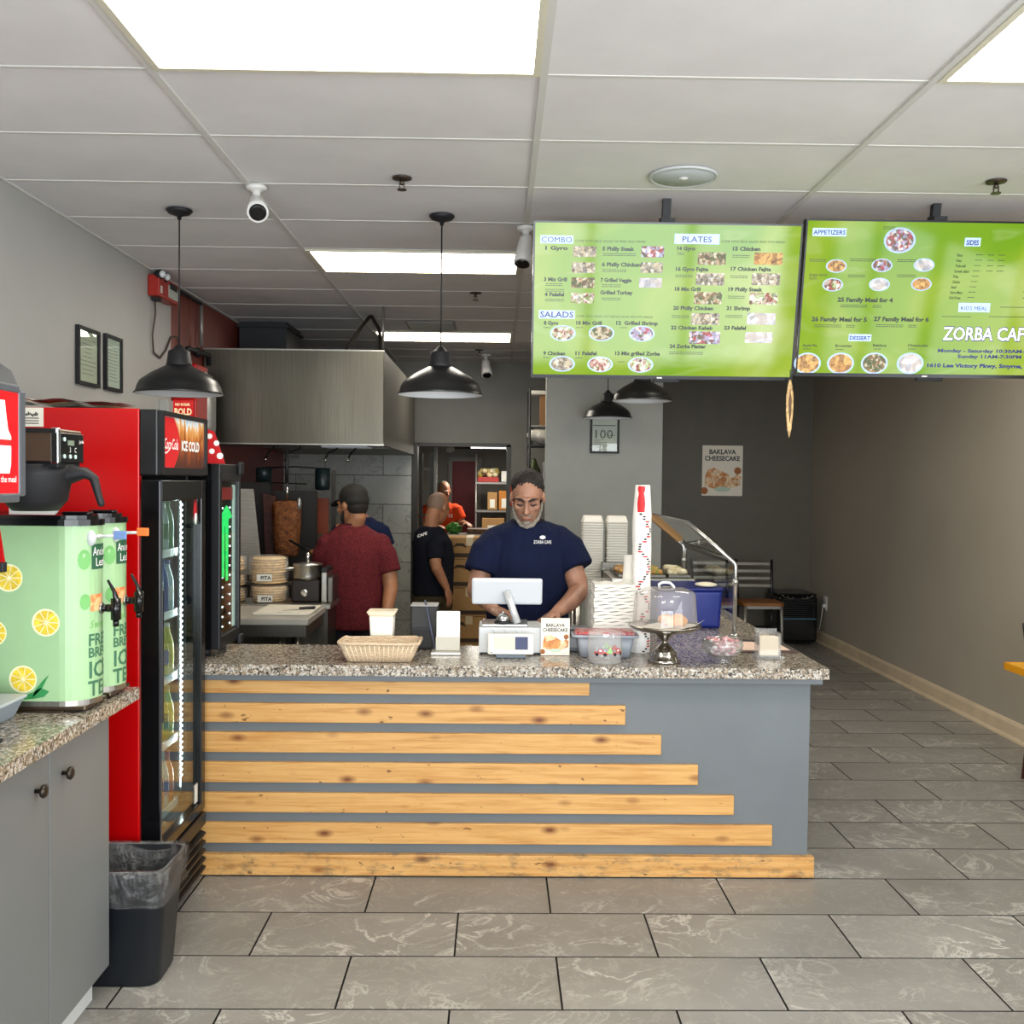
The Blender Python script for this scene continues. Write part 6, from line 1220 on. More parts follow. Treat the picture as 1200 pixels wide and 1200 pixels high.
prof_ = [(.133, .0105), (.117, .0115), (.10, .0075), (.08, .010), (.055, .011), (.017, .009)]
for (b1_, h1_), (b2_, h2_) in zip(prof_, prof_[1:]):
    for q_ in range(6):
        u0, u1 = q_ / 3 - 1, (q_ + 1) / 3 - 1; PT = lambda h, u, b: (.648 + RA(b) * math.sin((h * 1.6 * u - .010) / .038), 4.535 - RA(b) * math.cos((h * 1.6 * u - .010) / .038), z0 + b)
        bp.add([PT(h1_, u0, b1_), PT(h1_, u1, b1_), PT(h2_, u1, b2_), PT(h2_, u0, b2_)], [(0, 1, 2, 3)])

ob = bpy.data.objects.new('bottle_print', bp.mesh('bottle_print', REDINK, Vector((.648 + .0012 * math.sin((NC - 1) * .35), 4.535, z0)))); COL.objects.link(ob); ob.parent = last; ob.rotation_euler = (0, 0, -last.rotation_euler.z)
for k in range(27):
    cup(.618, 4.645, CT + k * .0111, '%s cream paper cup from the top of the shorter rear stack' % nth(27 - k), 'cream cups in the shorter rear stack', .6 + .5 * math.sin(k * .6), 1)
# cake stand with dome
ck_ = thing('cake_stand', 'steel pedestal cake stand holding pastries', 'cake stand', (.715, 4.285, CT)); cx, cy = .715, 4.285
part(ck_, 'pedestal', MB().lathe([(.068, CT + .001), (.070, CT + .006), (.058, CT + .012), (.050, CT + .04), (.030, CT + .066), (.0125, CT + .083), (.0125, CT + .088), (.028, CT + .105), (.055, CT + .132), (.06, CT + .138)], 36, (cx, cy, 0)), mat('polished steel', 'a9a49c', .12, 1))
part(ck_, 'plate', MB().lathe([(.05, CT + .137), (.13, CT + .138), (.150, CT + .150), (.156, CT + .156), (.154, CT + .159), (.146, CT + .154), (.12, CT + .148), (.001, CT + .147)], 40, (cx, cy, 0)), mat('polished steel', 'a9a49c', .12, 1))
part(ck_, 'paper_liner', MB().add([(cx - .13, cy - .02, CT + .151), (cx + .02, cy - .12, CT + .151), (cx + .125, cy - .02, CT + .155), (cx + .165, cy - .03, CT + .185), (cx + .14, cy + .03, CT + .157), (cx, cy + .12, CT + .152)], [(0, 1, 2, 4, 5), (2, 3, 4)]), PAPER)
dm_ = thing('cake_dome', 'clear plastic dome covering the pastries on the cake stand', 'dome', (cx, cy, CT + .16)); part(dm_, 'dome', MB().lathe([(.137, CT + .162), (.137, CT + .166), (.128, CT + .285), (.12, CT + .300), (.09, CT + .312), (.001, CT + .316)], 40, (cx, cy, 0), cap=False), veiled('clear dome with reflection haze', 'f4f1f0', .13, 1.6))  # whitish haze of reflections is put into the dome colour
part(dm_, 'dome_handle', MB().tube([(cx - .03 + .005, cy - .0, CT + .316), (cx - .028, cy, CT + .33), (cx - .01, cy, CT + .338), (cx + .02, cy, CT + .336), (cx + .035, cy, CT + .322), (cx + .037, cy, CT + .314)], .006, 8), mat('clear white handle', 'e4e3e2', .2))
PB = mat('baked pastry', 'cf9248', .6, var=.15, vscale=60)
for k, (a, b, r) in enumerate(((.055, -.03, .034), (.02, -.045, .032), (.06, .03, .03), (.005, .02, .03))): solo('pastry', MB().ell((cx + a, cy + b, CT + .178), (r * 1.1, r * .8, .024), None, 14, 8), PB, '%s golden pastry under the clear cake dome' % ('largest', 'middle', 'rear', 'half hidden rear')[k], 'pastry', (cx + a, cy + b, CT + .154), 'pastries under the cake dome')
# blue bin of trays
bb_ = thing('blue_bin', 'tall dark blue ribbed plastic bin under the glass sneeze guard', 'bin', (1.01, 5.45, CT)); BL = mat('royal blue plastic', '13257a', .35)
q = MB(); lvls = []
for k in range(13):
    z = CT + .001 + .195 * k / 12; e = .003 * (k % 2) + .008 * k / 12; lvls.append((z, rrect(1.01, 5.46, .165 + e, .17 + e, .025)))
part(bb_, 'body', rloft(q, lvls), BL); part(bb_, 'rim', rloft(MB(), [(CT + .1965, rrect(1.01, 5.46, .182, .187, .025)), (CT + .212, rrect(1.01, 5.46, .182, .187, .025))]), mat('deep blue rim', '16226a', .35))
solo('paper_wad', MB().ell((1.11, 5.36, CT + .223), (.06, .07, .012), None, 14, 6), mat('cream paper wad', 'e6dcc2', .8, bump=.5, bscale=60), 'cream paper wad lying on the blue bin', 'paper', (1.11, 5.36, CT + .213))
# food well
fw = thing('food_well', 'steel food well with pans behind the blue bin', 'food well', (.97, 6.05, CT)); part(fw, 'body', MB().box(.66, 1.14, 5.80, 6.30, CT, CT + .21, .005), STEEL)
for k, (nm, cl) in enumerate((('brown meat', ['6a4424', '8f6434', 'b08a54']), ('orange salad', ['b5642a', '5f7a34', 'c9a25c']), ('pale rice', ['cfc4a0', 'b3a27a', 'e4dcc4']))):
    x = .70 + k * .145; part(fw, 'food_pan', MB().box(x, x + .13, 5.83, 6.27, CT + .211, CT + .23, .004), STEEL_D); fm = MB(); random.seed(k)
    for _ in range(40): fm.ell((x + random.uniform(.02, .11), random.uniform(5.87, 6.23), CT + .237), (.022, .03, .02), None, 8, 5)
    part(fw, 'food', fm, food_mat(nm, cl, 40), None, 'stuff')
# sneeze guard
sg_ = thing('sneeze_guard', 'slanted glass sneeze guard on bent steel tubes', 'sneeze guard', (1.19, 5.4, CT)); TB = mat('bright steel tube', 'c9c9c6', .2, .9); GY = (5.04, 6.45)
for k, y in enumerate((5.04, 6.45)):
    part(sg_, 'bent_tube', MB().tube([(1.19, y, CT), (1.19, y, 1.235), (1.186, y, 1.25), (1.175, y, 1.262), (.944, y, 1.455)], .0105, 12), TB); part(sg_, 'tube_foot', MB().lathe([(.024, CT), (.024, CT + .006), (.012, CT + .012)], 16, (1.19, y, 0)), TB); part(sg_, 'clamp', MB().cyl((1.178, y, 1.16), (1.202, y, 1.16), .014, 10), TB)
part(sg_, 'slanted_glass', MB().add([(1.178, 5.05, 1.271), (1.178, 6.44, 1.271), (.95, 6.44, 1.462), (.95, 5.05, 1.462)], [(0, 1, 2, 3)]), glass('guard glass', 'e6eae6', .0, 2.0)); part(sg_, 'upright_glass', MB().add([(1.196, 5.055, .95), (1.196, 6.435, .95), (1.196, 6.435, 1.238), (1.196, 5.055, 1.238)], [(0, 1, 2, 3)]), CLEAR)
part(sg_, 'glass_edge', MB().box(1.17, 1.184, 5.05, 6.44, 1.262, 1.270).box(.945, .951, 5.05, 6.44, 1.456, 1.464), mat('dark glass edge', '3c4440', .2))
part(sg_, 'tan_strip', MB().prism([(1.16, 1.292), (.97, 1.452), (.945, 1.455), (.935, 1.445), (1.135, 1.280)], 6.34, 6.438, 'XZ'), mat('honey strip', 'b98a52', .45), 'honey-coloured strip along the far tube')  # plain honey-coloured strip following the far tube
# candy bowl
cb2 = thing('candy_bowl', 'clear footed glass bowl near the worktop corner', 'bowl', (.966, 4.30, CT)); bx, by = .966, 4.30
part(cb2, 'bowl', MB().lathe([(.045, CT + .001), (.046, CT + .006), (.03, CT + .014), (.05, CT + .022), (.082, CT + .05), (.088, CT + .075), (.080, CT + .10), (.078, CT + .10), (.085, CT + .075), (.079, CT + .052), (.048, CT + .026), (.001, CT + .022)], 36, (bx, by, 0), cap=False), veiled('cut glass', 'f6f8f8', .07, 1.6))
cm = MB(); random.seed(9); PKC = []
for k in range(120):
    a, r = random.uniform(0, 2 * PI), .066 * math.sqrt(random.random()); z = CT + .034 + random.random() * (.062 - .0 * r); lim = .04 + .7 * max(0, z - CT - .034)
    r = min(r, lim); cm.k = k % 3; rot = Matrix.Rotation(random.uniform(0, PI), 3, 'Z') @ Matrix.Rotation(random.uniform(-.6, .6), 3, 'X'); cm.ell((bx + r * math.cos(a), by + r * math.sin(a), z), (.011, .007, .007), rot, 8, 5)
cnd = solo('candies', cm, [mat('pink candy', 'dcb0b6', .25), mat('white candy', 'efe4e6', .25), mat('rose candy', 'c58a8c', .25)], 'pink and white wrapped candies filling the glass bowl', 'candy', (bx, by, CT + .028)); cnd['kind'] = 'stuff'
# acrylic holder with cards
HOLD = veiled('holder acrylic', 'f8fafa', .12, 1.4); nh = thing('card_holder', 'clear acrylic holder with cream cards near the right worktop corner'.replace(' right', ''), 'card holder', (1.19, 4.42, CT)); hx0_, hx1_, hy0_, hy1_ = 1.142, 1.238, 4.38, 4.455
part(nh, 'base', MB().box(hx0_ - .015, hx1_ + .012, hy0_ - .02, hy1_, CT, CT + .012, .002), HOLD)
part(nh, 'front_pane', MB().box(hx0_, hx1_, hy0_, hy0_ + .003, CT + .0125, CT + .10), HOLD); part(nh, 'back_pane', MB().box(hx0_, hx1_, hy1_ - .004, hy1_ - .001, CT + .0125, CT + .122), HOLD); part(nh, 'side_pane', MB().box(hx0_, hx0_ + .003, hy0_ + .003, hy1_ - .004, CT + .0125, CT + .11), HOLD); part(nh, 'side_pane', MB().box(hx1_ - .003, hx1_, hy0_ + .003, hy1_ - .004, CT + .0125, CT + .11), HOLD)
cdk = thing('card_pack', 'pack of cream cards standing inside the acrylic holder', 'cards', (1.19, 4.42, CT + .013))
part(cdk, 'card_stack', MB().box(hx0_ + .008, hx1_ - .008, hy0_ + .01, hy1_ - .012, CT + .0135, CT + .092), mat('cream card', 'e8cfae', .7))
for k in range(8): part(cdk, 'card_edge', MB().box(hx0_ + .0075, hx1_ - .0075, hy0_ + .0095, hy0_ + .010, CT + .02 + k * .009, CT + .0207 + k * .009), mat('card line', 'c9a98a', .7))
mt_ = thing('counter_mat', 'dark brown mat lying on the granite behind the card holder', 'mat', (1.19, 4.72, CT)); part(mt_, 'sheet', MB().box(1.0, 1.365, 4.53, 4.90, CT, CT + .003, .001), mat('dark mat', '2a211d', .6)); part(mt_, 'edge_band', MB().box(1.0, 1.365, 4.53, 4.545, CT + .003, CT + .0036), mat('reddish edge', '5a2a26', .6))
pf = thing('menu_leaflets', 'pinkish paper leaflets lying on the dark brown mat', 'papers', (1.2, 4.7, CT + .004)); part(pf, 'sheet', MB().box(1.06, 1.22, 4.57, 4.82, CT + .0042, CT + .0052), mat('pinkish paper', 'dcbfae', .6)); part(pf, 'sheet', MB().box(1.19, 1.335, 4.575, 4.80, CT + .0054, CT + .0064), mat('pinkish paper', 'dcbfae', .6))
solo('paper_slip', MB().box(1.262, 1.355, 4.81, 4.875, CT + .0038, CT + .005), PAPER, 'small white paper slip at the granite edge', 'paper', (1.3, 4.84, CT + .0038))
# ------------------------------------------------------------------ back work table with foam containers
bw_ = thing('back_table', 'steel work table behind the counter carrying foam containers', 'table', (.85, 6.9, 0)); part(bw_, 'top', MB().box(.50, 1.35, 6.66, 7.15, .90, .93, .004), STEEL); part(bw_, 'undershelf', MB().box(.53, 1.32, 6.70, 7.11, .3, .32), STEEL_D)
for x in (.54, 1.31): 
    for y in (6.70, 7.11): part(bw_, 'leg', MB().cyl((x, y, 0), (x, y, .90), .02, 10), STEEL)
sb = thing('steel_unit', 'low steel unit with dark gap under the second container stack', 'appliance', (.80, 6.9, .93)); part(sb, 'body', MB().box(.735, 1.0, 6.75, 7.03, .931, 1.055, .004), STEEL); part(sb, 'top', MB().box(.70, 1.0, 6.72, 7.04, 1.062, 1.118, .004), STEEL); part(sb, 'dark_gap', MB().box(.71, .99, 6.74, 7.03, 1.0552, 1.0618), MBLACK); part(sb, 'post', MB().box(.70, .728, 6.76, 6.79, .931, 1.061), MBLACK); part(sb, 'post_knob', MB().ell((.71, 6.73, 1.075), (.014, .012, .014), None, 10, 6), WHITE)
fc_me = rloft(MB(), [(.0, rrect(0, 0, .058, .058, .01, 2)), (.040, rrect(0, 0, .070, .070, .012, 2)), (.046, rrect(0, 0, .072, .072, .012, 2)), (.046, rrect(0, 0, .062, .062, .012, 2)), (.006, rrect(0, 0, .052, .052, .01, 2))]).mesh('foam_container', FOAM)
fi_me = rloft(MB(), [(.046, rrect(0, 0, .058, .058, .01, 2)), (.006, rrect(0, 0, .070, .070, .012, 2)), (.0, rrect(0, 0, .073, .073, .012, 2)), (.0, rrect(0, 0, .062, .062, .012, 2)), (.038, rrect(0, 0, .052, .052, .01, 2))]).mesh('foam_container', FOAM)
def foam(x, z0, n, lab, grp):
    for k in range(n):
        o = bpy.data.objects.new('foam_container', fi_me); COL.objects.link(o); o.location = (x, 6.85, z0 + k * .0172); tagp(o, ('topmost ' if k == n - 1 else nth(n - k) + ' ') + lab, 'container', grp)
foam(.642, .931, 27, 'white foam container from the top of the stack nearer the cashier', 'foam containers in the stack nearer the cashier')
foam(.806, 1.119, 16, 'white foam container from the top of the stack on the steel unit', 'foam containers on the steel unit')
# ------------------------------------------------------------------ people
def Rz(a): return Matrix.Rotation(math.radians(a), 3, 'Z')
def Rx(a): return Matrix.Rotation(math.radians(a), 3, 'X')
class Head:
    """head frame: face looks along -y, z up, origin between the ears"""
    def __init__(s, c, R): s.c = Vector(c); s.R = R
    def p(s, *a): return s.c + s.R @ Vector(a)
    def e(s, mb, c, r, rot=None, seg=18, rings=12): mb.ell(s.p(*c), r, s.R @ rot if rot else s.R, seg, rings)
    def l(s, mb, pts, rads, seg=12): mb.limb([s.p(*q) for q in pts], rads, seg)
def head_flesh(mb, H, neck):
    H.e(mb, (0, .012, .032), (.074, .094, .086)); H.e(mb, (0, -.028, -.03), (.064, .068, .078)); H.e(mb, (0, -.045, -.07), (.048, .046, .045)); H.e(mb, (0, -.066, -.097), (.026, .024, .02))
    H.l(mb, [(0, -.092, .018), (0, -.108, -.008), (0, -.117, -.028)], [.009, .011, .0135])
    for s in (-1, 1):
        H.e(mb, (s * .011, -.107, -.032), (.009, .011, .008)); H.l(mb, [(s * .008, -.093, .030), (s * .045, -.078, .030)], [.011, .010]); H.e(mb, (s * .043, -.07, -.018), (.02, .02, .018))
        H.e(mb, (s * .078, .012, -.008), (.009, .02, .032), Matrix.Rotation(s * .25, 3, 'Z'))
    H.l(mb, [(-.022, -.093, -.063), (0, -.100, -.060), (.022, -.093, -.063)], [.005, .007, .005]); H.l(mb, [(-.018, -.091, -.073), (0, -.097, -.074), (.018, -.091, -.073)], [.005, .008, .005])
    H.l(mb, [(0, .03, -.03), (0, .035, -.08)], [.058, .056]); mb.limb([H.p(0, .035, -.08), Vector(neck)], [.055, .062], 16)
def hand_flesh(mb, wrist, d, n, thumb, curl=.35, sc=1.0):
    d = Vector(d).normalized(); n = Vector(n); n = (n - d * n.dot(d)).normalized(); s = d.cross(n); s = s if s.dot(Vector(thumb)) > 0 else -s; w = Vector(wrist)
    R = Matrix((s, d, n)).transposed(); k = sc
    mb.ell(w + d * .05 * k, (.041 * k, .052 * k, .016 * k), R, 14, 10); mb.limb([w - d * .02 * k, w + d * .03 * k], [.026 * k, .024 * k], 12)
    for o, L in ((.030, .066), (.011, .076), (-.009, .070), (-.028, .054)):
        b = w + d * .088 * k + s * o * k * .95; c1 = curl * .6; c2 = curl * 1.6; f = lambda a: d * math.cos(a) + n * math.sin(a)
        p1 = b + f(c1) * L * .52 * k + s * o * .12; p2 = p1 + f(c2) * L * .5 * k; mb.limb([b - d * .02 * k, b, p1, p2], [.0095 * k, .0092 * k, .0085 * k, .0072 * k], 10)
    t0 = w + d * .025 * k + s * .03 * k; t1 = t0 + (s * .7 + d * .6 + n * .2).normalized() * .035 * k; t2 = t1 + (s * .25 + d * .9 + n * .25).normalized() * .032 * k; mb.limb([w + d * .02 * k + s * .012 * k, t0, t1, t2], [.014 * k, .0125 * k, .0105 * k, .008 * k], 10)
def ring(c, a, b, rz=0):
    ca, sa = math.cos(math.radians(rz)), math.sin(math.radians(rz)); return (c, (a * ca, a * sa, 0), (-b * sa, b * ca, 0))
def hair_mesh(root, H, m, grow=1.0, low=True, amp=.006):
    q = MB(); H.e(q, (0, .028, .054), (.080 * grow, .092 * grow, .080 * grow))
    if low:
        H.e(q, (0, .048, .0), (.0775 * grow, .068 * grow, .085))
    me = remesh(q, .006, 2, lambda p: amp * noise.noise(p * 90) + amp * .6 * noise.noise(p * 210)); return mesh_part(root, 'hair', me, m)
def face_bits(root, H, lid, brow=True, hm=None):
    dk = mat('dark lash', '1d130f', .7)
    for s in (-1, 1):
        q = MB(); H.e(q, (s * .031, -.079, .008), (.0165, .011, .0105), None, 14, 8); ey = part(root, 'eyelid', q, lid)
        q = MB(); H.l(q, [(s * .016, -.0875, .000), (s * .031, -.0915, -.0035), (s * .046, -.083, .000)], [.0022, .0030, .0022], 8); part(ey, 'lashes', q, dk)
        if brow: q = MB(); H.l(q, [(s * .012, -.1005, .027), (s * .03, -.097, .034), (s * .052, -.080, .030)], [.0045, .0055, .003], 8); part(root, 'eyebrow', q, hm or dk)
    q = MB(); H.l(q, [(-.02, -.0985, -.067), (0, -.1045, -.0665), (.02, -.0985, -.067)], [.002, .003, .002], 8); part(root, 'lips', q, mat('lip shade', '8a5145', .5))
def shoes(root, feet, m):
    for x, y, a in feet:
        q = MB(); d = Vector((math.sin(math.radians(a)), -math.cos(math.radians(a)), 0)); q.loft([((x, y, .0), tuple(d * .13), tuple(d.orthogonal().normalized() * 0 + Vector((-d.y, d.x, 0)) * .047)), ((x, y, .03), tuple(d * .135), tuple(Vector((-d.y, d.x, 0)) * .05)), (tuple(Vector((x, y, .07)) - d * .03), tuple(d * .09), tuple(Vector((-d.y, d.x, 0)) * .042)), (tuple(Vector((x, y, .10)) - d * .06), tuple(d * .05), tuple(Vector((-d.y, d.x, 0)) * .038))], 20); part(root, 'shoe', q, m)
def trousers(root, hip, wd, dp, legs, rz, m, vox=.012):
    q = MB(); x, y, z = hip; q.loft([ring((x, y, z - .12), wd * .95, dp, rz), ring((x, y, z), wd, dp, rz), ring((x, y, z + .08), wd * .96, dp * .95, rz)], 24)
    for (hx, hy), (kx, ky), (fx, fy) in legs: q.limb([(hx, hy, z - .08), (kx, ky, .48), (fx, fy, .09)], [.092, .072, .062], 16, False)
    mesh_part(root, 'trousers', remesh(q, vox, 5), m)
def legs_flesh(mb, hip, legs):
    for (hx, hy), (kx, ky), (fx, fy) in legs: mb.limb([(hx, hy, hip[2] - .02), (kx, ky, .48), (fx, fy, .07)], [.078, .055, .04], 14); mb.limb([(fx, fy, .07), (fx, fy - .06, .045)], [.04, .035], 12)
    mb.loft([ring((hip[0], hip[1], hip[2] - .1), .14, .1), ring(hip, .15, .105), ring((hip[0], hip[1], hip[2] + .12), .14, .095)], 20)
NAVY = cloth_mat('navy cotton', '101731', .15); MAROON = cloth_mat('heathered maroon cotton', '521b1f', .34, 16); ORANGE = cloth_mat('orange cotton', 'd8461f', .1); KHAKI = cloth_mat('dark khaki cotton', '3f3626', .2); DARKT = cloth_mat('charcoal trousers', '22242a', .15); NAVY2 = cloth_mat('blackish navy cotton', '14161f', .15)
HAIRB = mat('short dark hair', '1c1512', .75, var=.3, vscale=90); HAIRG = mat('grey stubble hair', '7f776c', .8, var=.25, vscale=150)
SHOE = mat('black shoe', '17171a', .45)
# --- cashier behind the register
cr = thing('person', 'bearded man in navy T-shirt looking down behind the register', 'person', (.155, 5.03, 0))
H = Head((.146, 4.925, 1.572), Rz(-4) @ Rx(24)); hip = (.155, 5.06, .92); LG = [((.065, 5.06), (.06, 5.05), (.05, 5.08)), ((.245, 5.06), (.25, 5.05), (.26, 5.08))]
q = MB(); head_flesh(q, H, (.150, 4.985, 1.42))
q.loft([ring((.155, 5.05, .95), .15, .10), ring((.155, 5.03, 1.1), .165, .115), ring((.155, 5.02, 1.28), .165, .10), ring((.155, 5.01, 1.38), .13, .08), ring((.152, 4.995, 1.43), .07, .06)], 24)
q.limb([(.32, 5.01, 1.365), (.395, 4.96, 1.16), (.40, 4.925, 1.115), (.345, 4.80, 1.075), (.285, 4.69, 1.05)], [.06, .052, .050, .043, .030], 16); q.limb([(-.01, 5.01, 1.36), (-.085, 4.97, 1.17), (-.095, 4.925, 1.12), (-.055, 4.80, 1.09), (-.02, 4.71, 1.065)], [.06, .052, .050, .043, .030], 16)
hand_flesh(q, (.285, 4.685, 1.047), (-.75, -.55, -.32), (0, -.15, -1), (-.5, -1, 0), .45); hand_flesh(q, (-.018, 4.705, 1.062), (.55, -.75, -.30), (.1, -.1, -1), (1, -.2, 0), .35)
legs_flesh(q, hip, LG); mesh_part(cr, 'body', remesh(q, .0052, 4), mat('cashier skin', '9c715b', .5, var=.08, vscale=18))
q = MB(); q.loft([ring((.155, 5.06, .84), .205, .150), ring((.155, 5.05, .95), .205, .152), ring((.155, 5.035, 1.1), .208, .155), ring((.155, 5.025, 1.24), .215, .145), ring((.157, 5.015, 1.34), .20, .125), ring((.155, 5.005, 1.40), .165, .105), ring((.152, 4.992, 1.445), .092, .082), ring((.151, 4.988, 1.462), .078, .073)], 28)
q.limb([(.30, 5.01, 1.345), (.352, 5.0, 1.315), (.392, 4.965, 1.225)], [.088, .087, .086], 20, False); q.limb([(.005, 5.01, 1.34), (-.045, 4.995, 1.30), (-.078, 4.965, 1.20)], [.088, .087, .084], 20, False); q.ell((.325, 5.01, 1.352), (.075, .075, .065)); q.ell((-.02, 5.01, 1.345), (.075, .075, .065)); q.limb([(.155, 5.0, 1.41), (.31, 5.01, 1.375)], [.07, .06], 14); q.limb([(.15, 5.0, 1.41), (-.005, 5.01, 1.365)], [.07, .06], 14)
fold = lambda p: .0045 * noise.noise(Vector((p.x * 9, p.y * 9, p.z * 4))) + .003 * noise.noise(Vector((p.x * 26, p.y * 26, p.z * 9)))
sh_ = mesh_part(cr, 'shirt', remesh(q, .008, 5, fold), NAVY)
col = [(.151 + .078 * math.cos(2 * PI * k / 24), 4.984 + .074 * math.sin(2 * PI * k / 24), 1.464 - .012 * (1 - math.sin(2 * PI * k / 24)) * .6) for k in range(25)]; part(sh_, 'collar', MB().tube(col, .006, 8), NAVY2)
lgm = MB(); put_text(lgm, 'ZORBA CAFE', .022, on_y(4.864, .176, 1.352), width=.085, bold=.0); lgm.lathe([(.014, 4.864), (.014, 4.8645)], 14, (.219, 0, 1.382), 'Y', squash=(.62, 1)); lo = part(sh_, 'chest_logo', lgm, WINK, 'small white emblem over lettering ZORBA CAFE')
trousers(cr, hip, .165, .115, LG, 0, DARKT); shoes(cr, [(.05, 5.04, 0), (.26, 5.04, 0)], SHOE)
hair_mesh(cr, H, HAIRB, 1.0, True, .0045); face_bits(cr, H, mat('cashier lid', '85604e', .5), True, HAIRB)
q = MB(); H.l(q, [(-.074, -.01, -.012), (-.068, -.025, -.05), (-.053, -.052, -.088), (-.026, -.074, -.112), (0, -.082, -.118), (.026, -.074, -.112), (.053, -.052, -.088), (.068, -.025, -.05), (.074, -.01, -.012)], [.003, .007, .010, .012, .013, .012, .010, .007, .003], 12); H.l(q, [(-.034, -.086, -.068), (-.024, -.098, -.050), (0, -.106, -.046), (.024, -.098, -.050), (.034, -.086, -.068)], [.004, .0045, .004, .0045, .004]); H.e(q, (0, -.084, -.094), (.02, .014, .014))
mesh_part(cr, 'beard', remesh(q, .005, 2, lambda p: .0025 * noise.noise(p * 160)), HAIRG, 'short grey beard and moustache')
# --- man in maroon at the gyro
mr = thing('person', 'man in heathered maroon T-shirt and black cap carving at the gyro', 'person', (-.91, 6.5, 0))
H = Head((-.925, 6.5, 1.485), Rz(-128) @ Rx(10)); hip = (-.92, 6.5, .86); LG = [((-1.0, 6.5), (-1.01, 6.52), (-1.02, 6.5)), ((-.83, 6.5), (-.82, 6.52), (-.81, 6.5))]
q = MB(); head_flesh(q, H, (-.92, 6.50, 1.33)); q.loft([ring((-.92, 6.5, .85), .15, .1), ring((-.915, 6.5, 1.1), .16, .1), ring((-.915, 6.5, 1.25), .15, .09), ring((-.92, 6.5, 1.34), .07, .06)], 22)
q.limb([(-.745, 6.5, 1.24), (-.685, 6.49, 1.04), (-.672, 6.47, .96), (-.682, 6.42, .86), (-.695, 6.38, .77)], [.058, .052, .048, .04, .028], 14); q.limb([(-1.08, 6.5, 1.24), (-1.12, 6.53, 1.05), (-1.125, 6.6, 1.03), (-1.16, 6.78, 1.10), (-1.19, 6.88, 1.14)], [.058, .052, .048, .04, .028], 14)
hand_flesh(q, (-.695, 6.378, .768), (-.1, -.2, -1), (-1, .1, 0), (0, -1, 0), .4); hand_flesh(q, (-1.192, 6.885, 1.142), (-.6, .7, .25), (.3, .3, -1), (.2, .6, 1), .9)
legs_flesh(q, hip, LG); mesh_part(mr, 'body', remesh(q, .0075, 4), mat('carver skin', '9a6848', .5, var=.06, vscale=20))  # one brown skin tone with slight random variation
q = MB(); q.loft([ring((-.925, 6.5, .70), .205, .14), ring((-.92, 6.5, .85), .20, .14), ring((-.915, 6.5, 1.05), .20, .135), ring((-.912, 6.5, 1.2), .21, .125), ring((-.915, 6.5, 1.285), .19, .105), ring((-.92, 6.5, 1.335), .12, .085), ring((-.922, 6.5, 1.365), .078, .07)], 28)
q.limb([(-.76, 6.5, 1.23), (-.715, 6.495, 1.17), (-.685, 6.49, 1.06)], [.08, .078, .076], 18, False); q.limb([(-1.06, 6.5, 1.23), (-1.10, 6.51, 1.17), (-1.12, 6.53, 1.08)], [.08, .078, .074], 18, False); q.ell((-.755, 6.5, 1.24), (.08, .08, .068)); q.ell((-1.072, 6.5, 1.24), (.08, .08, .068))
sh_ = mesh_part(mr, 'shirt', remesh(q, .009, 5, fold), MAROON); part(sh_, 'neckband', MB().tube([(-.922 + .074 * math.cos(2 * PI * k / 20), 6.5 + .067 * math.sin(2 * PI * k / 20), 1.366) for k in range(21)], .006, 8), mat('dark maroon band', '3a1214', .8))
trousers(mr, hip, .165, .12, LG, 0, DARKT); shoes(mr, [(-1.02, 6.52, 180), (-.81, 6.52, 180)], SHOE); hair_mesh(mr, H, HAIRB, .975, True, .002)
CAPM = mat('black cotton cap', '16130f', .8, var=.2, vscale=60); q = MB(); H.e(q, (0, .022, .052), (.086, .104, .086)); H.e(q, (0, .05, .02), (.084, .075, .06)); cpm = remesh(q, .008, 2); cp = mesh_part(mr, 'cap', cpm, CAPM)
q = MB(); n = 12
for k in range(n + 1):
    a = PI * (k / n) ; x = .072 * math.cos(a); 
    for r, dz in ((0, .0), (1, .0)): yy = -.075 - (.085 * math.sin(a) ** .7 if r else .0); q.v.append(H.p(x, yy, .052 - .03 * r * math.sin(a) - .010 * (x / .07) ** 2))
for k in range(n): q.face((2 * k, 2 * k + 2, 2 * k + 3, 2 * k + 1), True)
b0 = len(q.v); q.v += [v - H.R @ Vector((0, 0, .006)) for v in q.v[:]]
for k in range(n): q.face((b0 + 2 * k, b0 + 2 * k + 1, b0 + 2 * k + 3, b0 + 2 * k + 2), True); q.face((2 * k + 1, 2 * k + 3, b0 + 2 * k + 3, b0 + 2 * k + 1))
part(cp, 'cap_brim', q, CAPM); face_bits(mr, H, SKIN2, True, HAIRB); q = MB(); H.l(q, [(-.066, -.02, -.04), (-.05, -.052, -.085), (0, -.082, -.115), (.05, -.052, -.085), (.066, -.02, -.04)], [.01, .014, .016, .014, .01], 10); mesh_part(mr, 'beard', remesh(q, .007, 2), HAIRB)
kk = thing('carving_knife', 'long dark electric carving knife in the hand of the maroon man', 'knife', (-1.28, 7.0, 1.15)); part(kk, 'blade', MB().prism([(-1.285, 1.165), (-1.42, 1.235), (-1.43, 1.225), (-1.29, 1.14)], 6.985, 6.995, 'XZ'), mat('dark blade', '1a1a1c', .3, .8)); part(kk, 'handle', MB().limb([(-1.30, 6.99, 1.165), (-1.22, 6.955, 1.135), (-1.16, 6.93, 1.115)], [.016, .017, .014], 12), MBLACK)
